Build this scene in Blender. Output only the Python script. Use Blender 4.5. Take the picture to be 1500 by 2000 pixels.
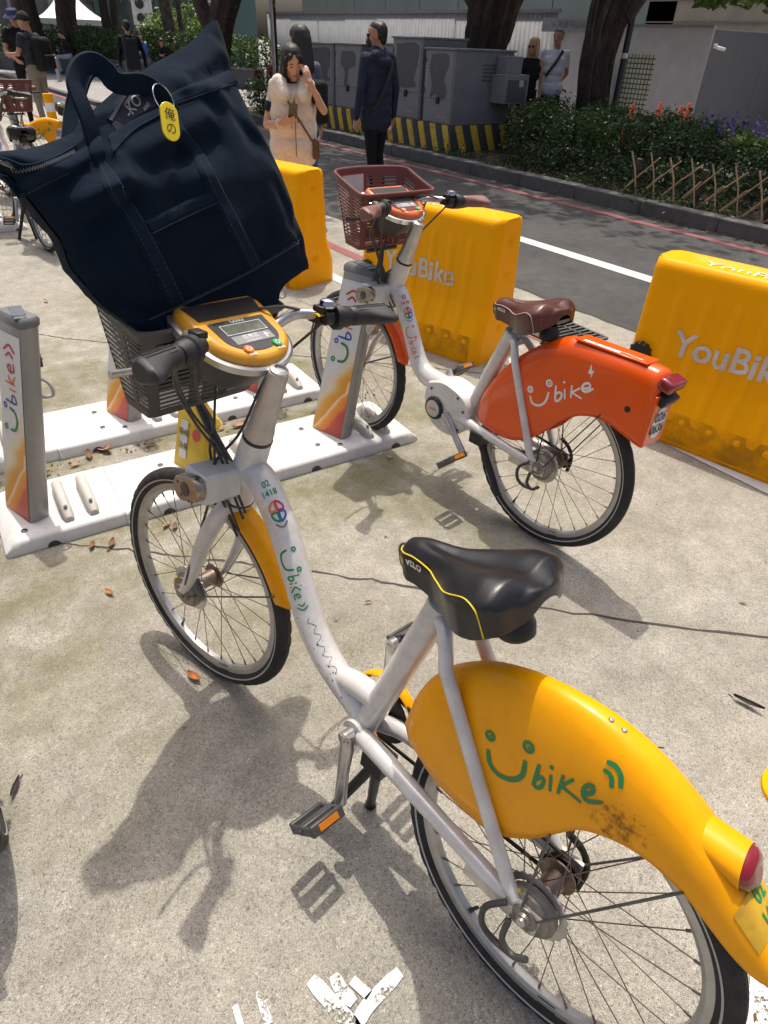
import bpy, bmesh, math, random
import numpy as np
from mathutils import Vector, Matrix, Quaternion
R = math.radians
scene = bpy.context.scene
for o in list(bpy.data.objects): bpy.data.objects.remove(o)
COL = scene.collection

# ---------------------------------------------------------------- camera
camd = bpy.data.cameras.new('camera'); cam = bpy.data.objects.new('camera', camd); COL.objects.link(cam)
camd.sensor_fit = 'VERTICAL'; camd.angle = 2*math.atan(1000/1269.27)
camd.clip_start = 0.02; camd.clip_end = 600
cam.matrix_world = Matrix(((0.817549,0.315703,-0.481607,0.000000),(-0.574893,0.495871,-0.650854,0.000000),(0.033338,0.808977,0.586894,1.555144),(0.000000,0.000000,0.000000,1.000000)))
scene.camera = cam

# ---------------------------------------------------------------- sky, sun, exposure
SUN = Vector((0.20, 0.295, 1.0)).normalized()
el = math.asin(SUN.z); az = math.atan2(SUN.x, SUN.y)
world = bpy.data.worlds.new('World'); scene.world = world; world.use_nodes = True
nt = world.node_tree; nt.nodes.clear()
sky = nt.nodes.new('ShaderNodeTexSky'); sky.sky_type = 'NISHITA'; sky.sun_disc = False
sky.sun_elevation = el; sky.sun_rotation = az; sky.air_density = 0.6; sky.dust_density = 7.0; sky.ozone_density = 1.0
bg = nt.nodes.new('ShaderNodeBackground'); bg.inputs[1].default_value = 0.15
wo = nt.nodes.new('ShaderNodeOutputWorld')
nt.links.new(sky.outputs[0], bg.inputs[0]); nt.links.new(bg.outputs[0], wo.inputs[0])
sd = bpy.data.lights.new('sun', 'SUN'); sd.energy = 2.8; sd.angle = R(0.6); sd.color = (1.0, 0.94, 0.84)
sun = bpy.data.objects.new('sun', sd); COL.objects.link(sun); sun.location = (0, 0, 30)
sun.rotation_mode = 'QUATERNION'; sun.rotation_quaternion = SUN.to_track_quat('Z', 'Y')
vs = scene.view_settings; vs.view_transform = 'Standard'; vs.look = 'None'; vs.gamma = 1; vs.exposure = 0.33
vs.use_curve_mapping = False
try:
    scene.cycles.max_bounces = 6; scene.cycles.transparent_max_bounces = 8
except Exception: pass
rng = np.random.default_rng(7); random.seed(7)

# ---------------------------------------------------------------- materials
MATS = {}
def srgb(r, g, b):
    f = lambda c: (c/255/12.92) if c/255 <= .04045 else ((c/255+.055)/1.055)**2.4
    return (f(r), f(g), f(b), 1)
def nodes(name):
    m = bpy.data.materials.new(name); m.use_nodes = True
    t = m.node_tree; return m, t, t.nodes['Principled BSDF']
def N(t, kind, **kw):
    n = t.nodes.new(kind)
    for k, v in kw.items():
        if k.startswith('i_'):
            key = k[2:]; n.inputs[int(key) if key.isdigit() else key.replace('_', ' ')].default_value = v
        else: setattr(n, k, v)
    return n
def ramp(t, src, stops):
    r = t.nodes.new('ShaderNodeValToRGB'); e = r.color_ramp.elements
    while len(e) < len(stops): e.new(0.5)
    for k, (p_, c_) in enumerate(stops):
        e[k].position = p_; e[k].color = c_ if len(c_) == 4 else (*c_, 1)
    t.links.new(src, r.inputs[0]); return r
def mixc(t, fac, a, b, blend='MIX'):
    n = t.nodes.new('ShaderNodeMix'); n.data_type = 'RGBA'; n.blend_type = blend
    for sock, val in ((0, fac), (6, a), (7, b)):
        if hasattr(val, 'is_output'): t.links.new(val, n.inputs[sock])
        else: n.inputs[sock].default_value = val
    return n.outputs[2]
def mat(name, col, rough=.5, metal=0., var=.12, scale=8., bump=0., bscale=60., dirt=None, damt=.0, dscale=5., coat=0., spec=.5, rvar=.15, bdist=.004):
    """painted / plastic / metal surface with tonal variation, wear stains and fine relief"""
    if name in MATS: return MATS[name]
    m, t, b = nodes(name); col = tuple(col)+((1,) if len(col) == 3 else ())
    tc = N(t, 'ShaderNodeTexCoord'); oi = N(t, 'ShaderNodeObjectInfo')
    n1 = N(t, 'ShaderNodeTexNoise', i_Scale=scale, i_Detail=5.)
    t.links.new(tc.outputs['Object'], n1.inputs['Vector'])
    lo = tuple(c*(1-var) for c in col[:3])+(1,); hi = tuple(min(1, c*(1+var)) for c in col[:3])+(1,)
    c = ramp(t, n1.outputs[0], [(.3, lo), (.7, hi)]).outputs[0]
    if dirt is not None:
        n2 = N(t, 'ShaderNodeTexNoise', i_Scale=dscale, i_Detail=9., i_Roughness=.72)
        t.links.new(tc.outputs['Object'], n2.inputs['Vector'])
        f = ramp(t, n2.outputs[0], [(.52-.2*damt, (0, 0, 0, 1)), (.72, (damt, damt, damt, 1))]).outputs[0]
        c = mixc(t, f, c, tuple(dirt)+(1,))
    t.links.new(c, b.inputs['Base Color'])
    rr = ramp(t, n1.outputs[0], [(.3, (max(0, rough-rvar*rough),)*3), (.7, (min(1, rough+rvar*rough),)*3)])
    t.links.new(rr.outputs[0], b.inputs['Roughness'])
    b.inputs['Metallic'].default_value = metal; b.inputs['Coat Weight'].default_value = coat; b.inputs['Coat Roughness'].default_value = .12
    b.inputs['Specular IOR Level'].default_value = spec
    if bump:
        n3 = N(t, 'ShaderNodeTexNoise', i_Scale=bscale, i_Detail=3.); t.links.new(tc.outputs['Object'], n3.inputs['Vector'])
        bp = N(t, 'ShaderNodeBump', i_Strength=bump, i_Distance=bdist); t.links.new(n3.outputs[0], bp.inputs['Height'])
        t.links.new(bp.outputs[0], b.inputs['Normal'])
    MATS[name] = m; return m
def leafmat(name, c1, c2, c3=None, gloss=.45):
    m, t, b = nodes(name)
    g = N(t, 'ShaderNodeNewGeometry'); tc = N(t, 'ShaderNodeTexCoord')
    nz = N(t, 'ShaderNodeTexNoise', i_Scale=1.7, i_Detail=2.); t.links.new(tc.outputs['Object'], nz.inputs['Vector'])
    a = N(t, 'ShaderNodeMath', operation='MULTIPLY_ADD', i_1=.6); t.links.new(g.outputs['Random Per Island'], a.inputs[0]); 
    a2 = N(t, 'ShaderNodeMath', operation='MULTIPLY', i_1=.45); t.links.new(nz.outputs[0], a2.inputs[0]); t.links.new(a2.outputs[0], a.inputs[2])
    r = ramp(t, a.outputs[0], [(.15, c1), (.6, c2), (.95, c3 or c2)])
    t.links.new(r.outputs[0], b.inputs['Base Color']); b.inputs['Roughness'].default_value = gloss
    tr = N(t, 'ShaderNodeBsdfTranslucent'); t.links.new(r.outputs[0], tr.inputs[0])
    mx = N(t, 'ShaderNodeMixShader', i_0=.3); out = t.nodes['Material Output']
    t.links.new(b.outputs[0], mx.inputs[1]); t.links.new(tr.outputs[0], mx.inputs[2]); t.links.new(mx.outputs[0], out.inputs[0])
    MATS[name] = m; return m

# ---------------------------------------------------------------- mesh builder
def V(*a): return np.array(a, float)
def unit(v): v = np.asarray(v, float); return v/(np.linalg.norm(v) or 1)
def spline(pts, n):
    """Catmull-Rom through pts, n samples"""
    P = np.array(pts, float)
    if len(P) < 3: return [P[0]+(P[-1]-P[0])*k/(n-1) for k in range(n)]
    Q = np.vstack([2*P[0]-P[1], P, 2*P[-1]-P[-2]]); out = []
    for k in range(n):
        s = k/(n-1)*(len(P)-1); i = min(int(s), len(P)-2); u = s-i
        a, b, c, d = Q[i:i+4]
        out.append(.5*((2*b)+(-a+c)*u+(2*a-5*b+4*c-d)*u*u+(-a+3*b-3*c+d)*u**3))
    return out
class MB:
    def __init__(s): s.v = []; s.f = []; s.m = []; s.cur = 0
    def add(s, vs, fs):
        o = len(s.v); s.v.extend([tuple(map(float, q)) for q in vs]); s.f.extend([tuple(i+o for i in q) for q in fs]); s.m.extend([s.cur]*len(fs))
    def box(s, c, size, ax=None, taper=1.):
        """box centred at c; ax = 3 axis vectors"""
        ax = ax or (V(1, 0, 0), V(0, 1, 0), V(0, 0, 1)); c = np.asarray(c, float); h = np.asarray(size, float)/2; vs = []
        for sx, sy, sz in ((-1,-1,-1),(1,-1,-1),(1,1,-1),(-1,1,-1),(-1,-1,1),(1,-1,1),(1,1,1),(-1,1,1)):
            k = taper if sz > 0 else 1
            vs.append(c+ax[0]*h[0]*sx*k+ax[1]*h[1]*sy*k+ax[2]*h[2]*sz)
        s.add(vs, [(3,2,1,0),(4,5,6,7),(0,1,5,4),(1,2,6,5),(2,3,7,6),(3,0,4,7)])
    def beam(s, a, b, w, h, up=(0, 0, 1)):
        a = V(*a); b = V(*b); d = unit(b-a); x = np.cross(d, up); x = unit(x) if np.linalg.norm(x) > 1e-6 else V(1, 0, 0); y = np.cross(x, d)
        s.box((a+b)/2, (w, np.linalg.norm(b-a), h), (x, d, y))
    def tube(s, pts, r, n=10, cap=True, closed=False, flat=None, up=None):
        P = [np.asarray(q, float) for q in pts]; m = len(P)
        rr = list(r) if hasattr(r, '__len__') else [r]*m
        if len(rr) != m: rr = list(np.interp(np.linspace(0, 1, m), np.linspace(0, 1, len(rr)), rr))
        fl = list(flat) if hasattr(flat, '__len__') else [flat or 1.]*m
        T = []
        for i in range(m):
            if closed: a, b = P[i-1], P[(i+1) % m]
            else: a, b = P[max(i-1, 0)], P[min(i+1, m-1)]
            T.append(unit(b-a))
        u = np.asarray(up, float) if up is not None else (V(0, 0, 1) if abs(T[0][2]) < .9 else V(1, 0, 0))
        x = unit(np.cross(u, T[0])); vs = []
        for i in range(m):
            x = unit(x-T[i]*(x@T[i])); y = np.cross(T[i], x)
            for k in range(n):
                a = 2*math.pi*k/n; vs.append(P[i]+rr[i]*(math.cos(a)*x*fl[i]+math.sin(a)*y))
        fs = []
        for i in range(m if closed else m-1):
            j = (i+1) % m
            for k in range(n): fs.append((i*n+k, i*n+(k+1) % n, j*n+(k+1) % n, j*n+k))
        if cap and not closed: fs.append(tuple(range(n-1, -1, -1))); fs.append(tuple(range((m-1)*n, m*n)))
        s.add(vs, fs)
    def lathe(s, prof, c=(0, 0, 0), d=(0, 0, 1), n=32, closed=False):
        """prof: (radius, height along d)"""
        d = unit(d); c = V(*c); a = V(1, 0, 0) if abs(d[0]) < .9 else V(0, 1, 0); x = unit(np.cross(a, d)); y = np.cross(d, x); vs = []
        m = len(prof)
        for (r, h) in prof:
            for k in range(n):
                t = 2*math.pi*k/n; vs.append(c+d*h+r*(math.cos(t)*x+math.sin(t)*y))
        fs = []
        for i in range(m if closed else m-1):
            j = (i+1) % m
            for k in range(n): fs.append((i*n+k, i*n+(k+1) % n, j*n+(k+1) % n, j*n+k))
        if not closed:
            if prof[0][0] > 1e-5: fs.append(tuple(range(n-1, -1, -1)))
            if prof[-1][0] > 1e-5: fs.append(tuple(range((m-1)*n, m*n)))
        s.add(vs, fs)
    def cyl(s, a, b, r, n=16, r2=None):
        a = V(*a); b = V(*b); s.lathe([(r, 0), (r if r2 is None else r2, np.linalg.norm(b-a))], a, b-a, n)
    def ball(s, c, r, nu=16, nv=10, ax=None):
        r = r if hasattr(r, '__len__') else (r, r, r); c = V(*c); ax = ax or (V(1, 0, 0), V(0, 1, 0), V(0, 0, 1)); vs = [c-ax[2]*r[2]]
        for i in range(1, nv):
            p_ = -math.pi/2+math.pi*i/nv
            for k in range(nu):
                t = 2*math.pi*k/nu; vs.append(c+ax[0]*r[0]*math.cos(p_)*math.cos(t)+ax[1]*r[1]*math.cos(p_)*math.sin(t)+ax[2]*r[2]*math.sin(p_))
        vs.append(c+ax[2]*r[2]); fs = [(0, 1+(k+1) % nu, 1+k) for k in range(nu)]
        for i in range(nv-2):
            for k in range(nu): fs.append((1+i*nu+k, 1+i*nu+(k+1) % nu, 1+(i+1)*nu+(k+1) % nu, 1+(i+1)*nu+k))
        L = len(vs)-1; o = 1+(nv-2)*nu; fs += [(o+k, o+(k+1) % nu, L) for k in range(nu)]
        s.add(vs, fs)
    def grid(s, rows, closed_u=False, closed_v=False):
        m = len(rows); n = len(rows[0]); vs = [q for r_ in rows for q in r_]; fs = []
        for i in range(m if closed_u else m-1):
            j = (i+1) % m
            for k in range(n if closed_v else n-1): fs.append((i*n+k, i*n+(k+1) % n, j*n+(k+1) % n, j*n+k))
        s.add(vs, fs)
    def prism(s, poly, f, d):
        """polygon (2-D) mapped by f to 3-D and thickened by vector d"""
        a = [np.asarray(f(*q), float) for q in poly]; n = len(a); b = [q+np.asarray(d, float) for q in a]
        s.add(a+b, [tuple(range(n-1, -1, -1)), tuple(range(n, 2*n))]+[(k, (k+1) % n, n+(k+1) % n, n+k) for k in range(n)])
    def ribbon(s, pts, nrm, w, th):
        """flat strap: pts, normal list, width, thickness"""
        P = [np.asarray(q, float) for q in pts]; m = len(P); rows = []
        for i in range(m):
            t = unit(P[min(i+1, m-1)]-P[max(i-1, 0)]); nn = np.asarray(nrm[i] if hasattr(nrm[0], '__len__') else nrm, float); nn = unit(nn-t*(nn@t)); x = np.cross(t, nn)
            ww = w[i] if hasattr(w, '__len__') else w
            rows.append([P[i]-x*ww/2, P[i]+x*ww/2, P[i]+x*ww/2+nn*th, P[i]-x*ww/2+nn*th])
        s.grid(rows, closed_v=True); o = len(s.v)-4*m
        s.f += [(o+3, o+2, o+1, o), (o+4*m-4, o+4*m-3, o+4*m-2, o+4*m-1)]; s.m += [s.cur]*2
    def map(s, f): s.v = [tuple(map(float, f(*q))) for q in s.v]; return s
    def mesh(s, name, sharp=35, smooth=True):
        me = bpy.data.meshes.new(name); me.from_pydata(s.v, [], s.f); me.update()
        bm = bmesh.new(); bm.from_mesh(me); bmesh.ops.recalc_face_normals(bm, faces=bm.faces); bm.to_mesh(me); bm.free()
        if any(s.m): me.polygons.foreach_set('material_index', s.m)
        if smooth:
            me.shade_smooth()
            if sharp: me.set_sharp_from_angle(angle=R(sharp))
        return me
    def obj(s, name, m, parent=None, bevel=0., sharp=35, smooth=True, seg=2):
        o = bpy.data.objects.new(name, s.mesh(name, sharp, smooth)); COL.objects.link(o)
        for q in (m if isinstance(m, (list, tuple)) else [m]): o.data.materials.append(q)
        if parent is not None: o.parent = parent
        if bevel:
            b = o.modifiers.new('bevel', 'BEVEL'); b.width = bevel; b.segments = seg; b.limit_method = 'ANGLE'; b.angle_limit = R(40); b.harden_normals = False
        return o
def tag(o, label, cat=None, group=None, kind=None):
    if label: o['label'] = label
    if cat: o['category'] = cat
    if group: o['group'] = group
    if kind: o['kind'] = kind
    return o
def empty(name, loc=(0, 0, 0), rot=(0, 0, 0)):
    o = bpy.data.objects.new(name, None); COL.objects.link(o); o.location = loc; o.rotation_euler = rot; o.empty_display_size = .1; return o
def copy_tree(o, parent=None):
    c = o.copy(); COL.objects.link(c); c.parent = parent
    for ch in list(o.children): copy_tree(ch, c)
    return c
def textmesh(body, size, align='CENTER', bold=0.):
    cu = bpy.data.curves.new('lettering', 'FONT'); cu.body = body; cu.size = size; cu.align_x = align; cu.align_y = 'CENTER'; cu.resolution_u = 6 if len(body) < 3 else 3; cu.offset = bold
    o = bpy.data.objects.new('lettering', cu); COL.objects.link(o); dg = bpy.context.evaluated_depsgraph_get()
    me = bpy.data.meshes.new_from_object(o.evaluated_get(dg)); vs = [tuple(v.co) for v in me.vertices]; fs = [tuple(p_.vertices) for p_ in me.polygons]
    bpy.data.objects.remove(o); bpy.data.curves.remove(cu); bpy.data.meshes.remove(me); return vs, fs
def letters(mb, body, size, f, bold=0., align='CENTER'):
    vs, fs = textmesh(body, size, align, bold); mb.add([f(x, y) for x, y, z in vs], fs)
def stroke(mb, pts, w, f, n=10, close=False):
    """ribbon stroke in a 2-D surface space mapped to 3-D by f(x, z)"""
    P = spline(pts, max(2, n if len(pts) > 2 else 2)); m = len(P); rows = []
    for i in range(m):
        t = unit(P[min(i+1, m-1)]-P[max(i-1, 0)]); nx = V(-t[1], t[0])*w/2
        a = P[i]
        if i == 0: a = a-t*w*.3
        if i == m-1: a = a+t*w*.3
        k = .75 if i in (0, m-1) else 1
        rows.append([f(*(a-nx*k)), f(*(a+nx*k))])
    mb.grid(rows)
def disc2(mb, c, r, f, n=14):
    mb.add([f(*c)]+[f(c[0]+r*math.cos(2*math.pi*k/n), c[1]+r*math.sin(2*math.pi*k/n)) for k in range(n)], [(0, 1+k, 1+(k+1) % n) for k in range(n)])
def ring2(mb, c, r0, r1, f, n=16):
    rows = [[f(c[0]+r_*math.cos(2*math.pi*k/n), c[1]+r_*math.sin(2*math.pi*k/n)) for k in range(n)] for r_ in (r0, r1)]; mb.grid(rows, closed_v=True)
# ================================================================ SETTING
def posnode(t):
    g = N(t, 'ShaderNodeNewGeometry'); return g.outputs['Position']
def concrete(name, lo, hi, moss=.0, spk=1., joint=0):
    m, t, b = nodes(name); P = posnode(t)
    def noise(sc, det=6., ro=.6, vec=P):
        n = N(t, 'ShaderNodeTexNoise', i_Scale=sc, i_Detail=det, i_Roughness=ro); t.links.new(vec, n.inputs['Vector']); return n.outputs[0]
    big = ramp(t, noise(1.3, 8, .65), [(.3, lo), (.7, hi)]).outputs[0]
    med = ramp(t, noise(9, 6, .7), [(.3, (.78,)*3), (.7, (1.18,)*3)]).outputs[0]
    c = mixc(t, 1., big, med, 'MULTIPLY')
    # exposed sand and aggregate
    v = N(t, 'ShaderNodeTexVoronoi', i_Scale=230.); t.links.new(P, v.inputs['Vector'])
    sp = ramp(t, v.outputs['Color'], [(.0, (.3,)*3), (.25, (.75,)*3), (.5, (1.0,)*3), (.8, (1.12,)*3), (1, (1.7,)*3)]).outputs[0]
    c = mixc(t, .75*spk, c, sp, 'MULTIPLY')
    fine = ramp(t, noise(420, 2), [(.34, (.38,)*3), (.5, (1,)*3), (.68, (1.35,)*3)]).outputs[0]
    c = mixc(t, .8*spk, c, fine, 'MULTIPLY')
    v2 = N(t, 'ShaderNodeTexVoronoi', i_Scale=46.); t.links.new(P, v2.inputs['Vector'])
    pit = ramp(t, v2.outputs['Distance'], [(.0, (1,)*3), (.085, (1,)*3), (.11, (0,)*3)]).outputs[0]
    rnd = ramp(t, v2.outputs['Color'], [(.80, (0,)*3), (.84, (1,)*3)]).outputs[0]
    f = mixc(t, 1., pit, rnd, 'MULTIPLY'); c = mixc(t, f, c, (.09, .088, .085, 1))
    if moss:
        mm = ramp(t, noise(2.4, 9, .74), [(.41, (0,)*3), (.60, (1,)*3)]).outputs[0]
        sx = N(t, 'ShaderNodeSeparateXYZ'); t.links.new(P, sx.inputs[0])
        mr = N(t, 'ShaderNodeMapRange', i_1=.7, i_2=2.2); t.links.new(sx.outputs[1], mr.inputs[0])
        mr2 = N(t, 'ShaderNodeMapRange', i_1=5.5, i_2=3.4); t.links.new(sx.outputs[1], mr2.inputs[0])
        mr3 = N(t, 'ShaderNodeMapRange', i_1=2.6, i_2=1.6); t.links.new(sx.outputs[0], mr3.inputs[0])
        k = N(t, 'ShaderNodeMath', operation='MULTIPLY'); t.links.new(mr.outputs[0], k.inputs[0]); t.links.new(mr2.outputs[0], k.inputs[1])
        k3 = N(t, 'ShaderNodeMath', operation='MULTIPLY'); t.links.new(k.outputs[0], k3.inputs[0]); t.links.new(mr3.outputs[0], k3.inputs[1])
        k2 = N(t, 'ShaderNodeMath', operation='MULTIPLY_ADD', i_1=.80*moss, i_2=.07*moss); t.links.new(k3.outputs[0], k2.inputs[0])
        ff = mixc(t, 1., mm, k2.outputs[0], 'MULTIPLY'); c = mixc(t, ff, c, (.14, .135, .045, 1))
        st = ramp(t, noise(.8, 7, .7), [(.50, (0,)*3), (.66, (.42,)*3)]).outputs[0]; c = mixc(t, st, c, (.17, .150, .11, 1))
        wl = ramp(t, noise(3.1, 8, .75), [(.55, (0,)*3), (.75, (.5,)*3)]).outputs[0]; c = mixc(t, wl, c, (.50, .47, .40, 1))
    t.links.new(c, b.inputs['Base Color']); b.inputs['Roughness'].default_value = .88
    bp = N(t, 'ShaderNodeBump', i_Strength=.55, i_Distance=.003); t.links.new(fine, bp.inputs['Height']); t.links.new(bp.outputs[0], b.inputs['Normal'])
    MATS[name] = m; return m
M_conc = concrete('concrete_paving', (.29, .271, .225), (.43, .405, .345), moss=1.)
M_asph = concrete('asphalt', (.05, .049, .047), (.088, .085, .081), spk=.8)
M_walk = concrete('sidewalk_paving', (.25, .24, .23), (.33, .32, .30), spk=.5)
M_kerb = concrete('kerb_concrete', (.085, .085, .08), (.14, .138, .13), spk=.5)
M_soil = concrete('soil', (.03, .022, .015), (.075, .055, .036), spk=.9)
def paint(name, col, cover=.5, sc=14.):
    m, t, b = nodes(name); P = posnode(t)
    n1 = N(t, 'ShaderNodeTexNoise', i_Scale=sc, i_Detail=10., i_Roughness=.75); t.links.new(P, n1.inputs['Vector'])
    n2 = N(t, 'ShaderNodeTexNoise', i_Scale=160., i_Detail=3.); t.links.new(P, n2.inputs['Vector'])
    a = N(t, 'ShaderNodeMath', operation='MULTIPLY_ADD', i_1=.45); t.links.new(n2.outputs[0], a.inputs[0]); t.links.new(n1.outputs[0], a.inputs[2])
    f = ramp(t, a.outputs[0], [(cover+.18, (0,)*3), (cover+.24, (1,)*3)]).outputs[0]
    cc = ramp(t, n1.outputs[0], [(.3, tuple(x*.72 for x in col)), (.7, col)]).outputs[0]
    t.links.new(cc, b.inputs['Base Color']); b.inputs['Roughness'].default_value = .7
    tr = N(t, 'ShaderNodeBsdfTransparent'); mx = N(t, 'ShaderNodeMixShader'); t.links.new(f, mx.inputs[0]); t.links.new(tr.outputs[0], mx.inputs[1]); t.links.new(b.outputs[0], mx.inputs[2])
    t.links.new(mx.outputs[0], t.nodes['Material Output'].inputs[0]); MATS[name] = m; return m
M_white = paint('worn_white_paint', (.72, .72, .69), .46); M_whiteroad = paint('white_road_paint', (.66, .66, .63), .2)
M_red = paint('red_road_paint', (.27, .085, .085), .33)
def sheet(name, poly, z, m, kind='structure'):
    b = MB(); b.add([(x, y, z) for x, y in poly], [tuple(range(len(poly)))]); o = b.obj(name, m, smooth=False); o['kind'] = kind; return o
def rect(x0, y0, x1, y1): return [(x0, y0), (x1, y0), (x1, y1), (x0, y1)]
tag(sheet('ground', rect(-250, -250, 350, 350), -.06, M_walk), 'flat ground far out under the street')
tag(sheet('pavement', rect(-40, -30, 3.93, 90), 0, M_conc), 'weathered concrete paving of the bike parking area')
tag(sheet('road', rect(3.93, -30, 7.24, 90), -.004, M_asph), 'dark asphalt lane beyond the yellow barriers')
tag(sheet('white_lane_line', rect(5.02, -30, 5.18, 6.9), 0, M_whiteroad), 'solid white line along the asphalt lane')
tag(sheet('red_kerb_line', rect(6.84, -30, 6.96, 18), 0, M_red), 'red no-stopping line along the far kerb')
tag(sheet('red_paving_line', rect(3.22, -30, 3.33, 60), .004, M_red), 'faded red line on the paving behind the barriers')
tag(sheet('white_paving_line', [(2.98, -20), (3.08, -20), (2.82, 6), (2.72, 6)], .004, M_whiteroad), 'white line on the paving running behind the barriers')
# worn white arrow strokes at the near edge
b = MB()
for pl, w in (([(0.217,0.467),(0.230,0.414),(0.246,0.352)], .03), ([(0.257,0.448),(0.257,0.424),(0.263,0.399)], .026), ([(0.286,0.420),(0.295,0.392)], .026), ([(0.257,0.362),(0.289,0.373),(0.365,0.382)], .028), ([(0.119,0.513),(0.111,0.463)], .022), ([(0.069,0.517),(0.066,0.489)], .016), ([(1.06,-0.02),(.96,-.07),(.90,-.09)], .05), ([(1.0,.02),(1.08,-.06)], .03)):
    stroke(b, pl, w, lambda x, y: V(x, y, .004))
tag(b.obj('painted_ground_mark', M_white, smooth=False), 'flaked white painted strokes on the concrete near the camera', kind='structure')
# cracks / joints : jagged dirt-filled grooves
def crack(pts, w, lbl):
    b = MB(); P = spline(pts, 90); rows = []
    for i, q in enumerate(P):
        t = unit(P[min(i+1, 89)]-P[max(i-1, 0)]); nx = V(-t[1], t[0]); j = nx*rng.normal(0, .004)
        ww = w*(.5+rng.random())
        rows.append([V(*(q+j-nx*ww/2), .0015), V(*(q+j+nx*ww/2), .0015)])
    b.grid(rows); tag(b.obj('paving_crack', mat('crack_dirt', (.05, .047, .04), .95), smooth=False), lbl, kind='structure')
crack([(-.6, 2.9), (.073, 2.278), (.346, 2.031), (.606, 1.79), (.967, 1.443), (1.338, 1.046), (1.943, .463), (2.6, -.1)], .008, 'dark joint crossing the paving under the bicycles')
crack([(-.2, 5.4), (.506, 4.479), (.838, 4.109), (1.894, 3.191), (2.6, 2.5)], .008, 'thin joint crossing the paving behind the docks')
crack([(2.2, 4.5), (2.3, 3.9), (2.2, 3.2)], .005, 'short crack in the paving by the middle barrier')
b = MB(); b.grid([[V(3.925-.03*rng.random()+.02*math.sin(y), y, .003), V(3.945+.02*rng.random()+.02*math.sin(y), y, .003)] for y in np.arange(-10, 40, .15)])
tag(b.obj('asphalt_seam', MATS['crack_dirt'], smooth=False), 'ragged seam between concrete and asphalt', kind='structure')
# far kerb of separate stones, planting strip, sidewalk
kerb = MB(); y = -14.
kr = empty('kerb', (7.33, 0, 0)); tag(kr, 'grey concrete kerb stones along the planting strip', kind='structure')
ks = None
while y < 17:
    if ks is None:
        k = MB(); k.box((0, .5, .07), (.18, .994, .16)); ks = k.obj('kerb_stone', M_kerb, kr, bevel=.012)
        ks.location = (0, y, 0)
    else:
        c = ks.copy(); COL.objects.link(c); c.location = (random.uniform(-.006, .006), y, random.uniform(-.006, .006)); c.rotation_euler = (0, 0, random.uniform(-.006, .006))
    y += 1.
tag(sheet('planting_strip', [(7.41, -14), (10.4, -14), (10.4, 17.5), (7.41, 17.5)], .1, M_soil), 'leaf-strewn soil of the planting strip behind the kerb')
tag(sheet('sidewalk', [(10.4, -14), (40, -14), (40, 90), (5.3, 90), (5.3, 19.6), (7.24, 17.5), (10.4, 17.5)], .08, M_walk), 'pale far sidewalk beyond the planting strip')
b = MB(); b.prism([(5.3, 90), (5.12, 90), (5.12, 19.6), (7.1, 17.2), (7.24, 17.5), (5.3, 19.6)], lambda x, y: V(x, y, -.03), (0, 0, .112)); tag(b.obj('kerb_far', M_kerb, smooth=False), 'kerb of the far sidewalk where the lane ends', kind='structure')
tag(sheet('red_line_far', [(4.92, 19.5), (5.06, 19.5), (5.06, 90), (4.92, 90)], .001, M_red), 'red line along the far sidewalk kerb', kind='structure')
tag(sheet('white_line_far', [(3.7, 15.0), (5.0, 15.0), (5.0, 15.25), (3.7, 15.25)], .002, M_whiteroad), 'white stop line across the far end of the lane', kind='structure')

# ================================================================ WATER BARRIERS
M_bar = mat('yellow_barrier_plastic', (.93, .40, .0), .45, var=.02, scale=3, bump=.04, bscale=30, dirt=(.72, .28, .0), damt=.2, dscale=5, spec=.12)
M_stencil = mat('white_stencil_paint', (.62, .52, .42), .6, var=.2, scale=18); M_black = mat('black_plastic', (.012, .012, .013), .45, bump=.1)
def film(name, col, amt, sc):
    m, t, b = nodes(name); P = posnode(t); n1 = N(t, 'ShaderNodeTexNoise', i_Scale=sc, i_Detail=8., i_Roughness=.7); t.links.new(P, n1.inputs['Vector'])
    f = ramp(t, n1.outputs[0], [(.36, (0,)*3), (.62, (amt,)*3)]).outputs[0]; b.inputs['Base Color'].default_value = (*col, 1); b.inputs['Roughness'].default_value = .8
    tr = N(t, 'ShaderNodeBsdfTransparent'); mx = N(t, 'ShaderNodeMixShader'); t.links.new(f, mx.inputs[0]); t.links.new(tr.outputs[0], mx.inputs[1]); t.links.new(b.outputs[0], mx.inputs[2]); t.links.new(mx.outputs[0], t.nodes['Material Output'].inputs[0]); return m
M_stain = film('green_grime', (.22, .12, .008), .42, 7.)
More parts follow.
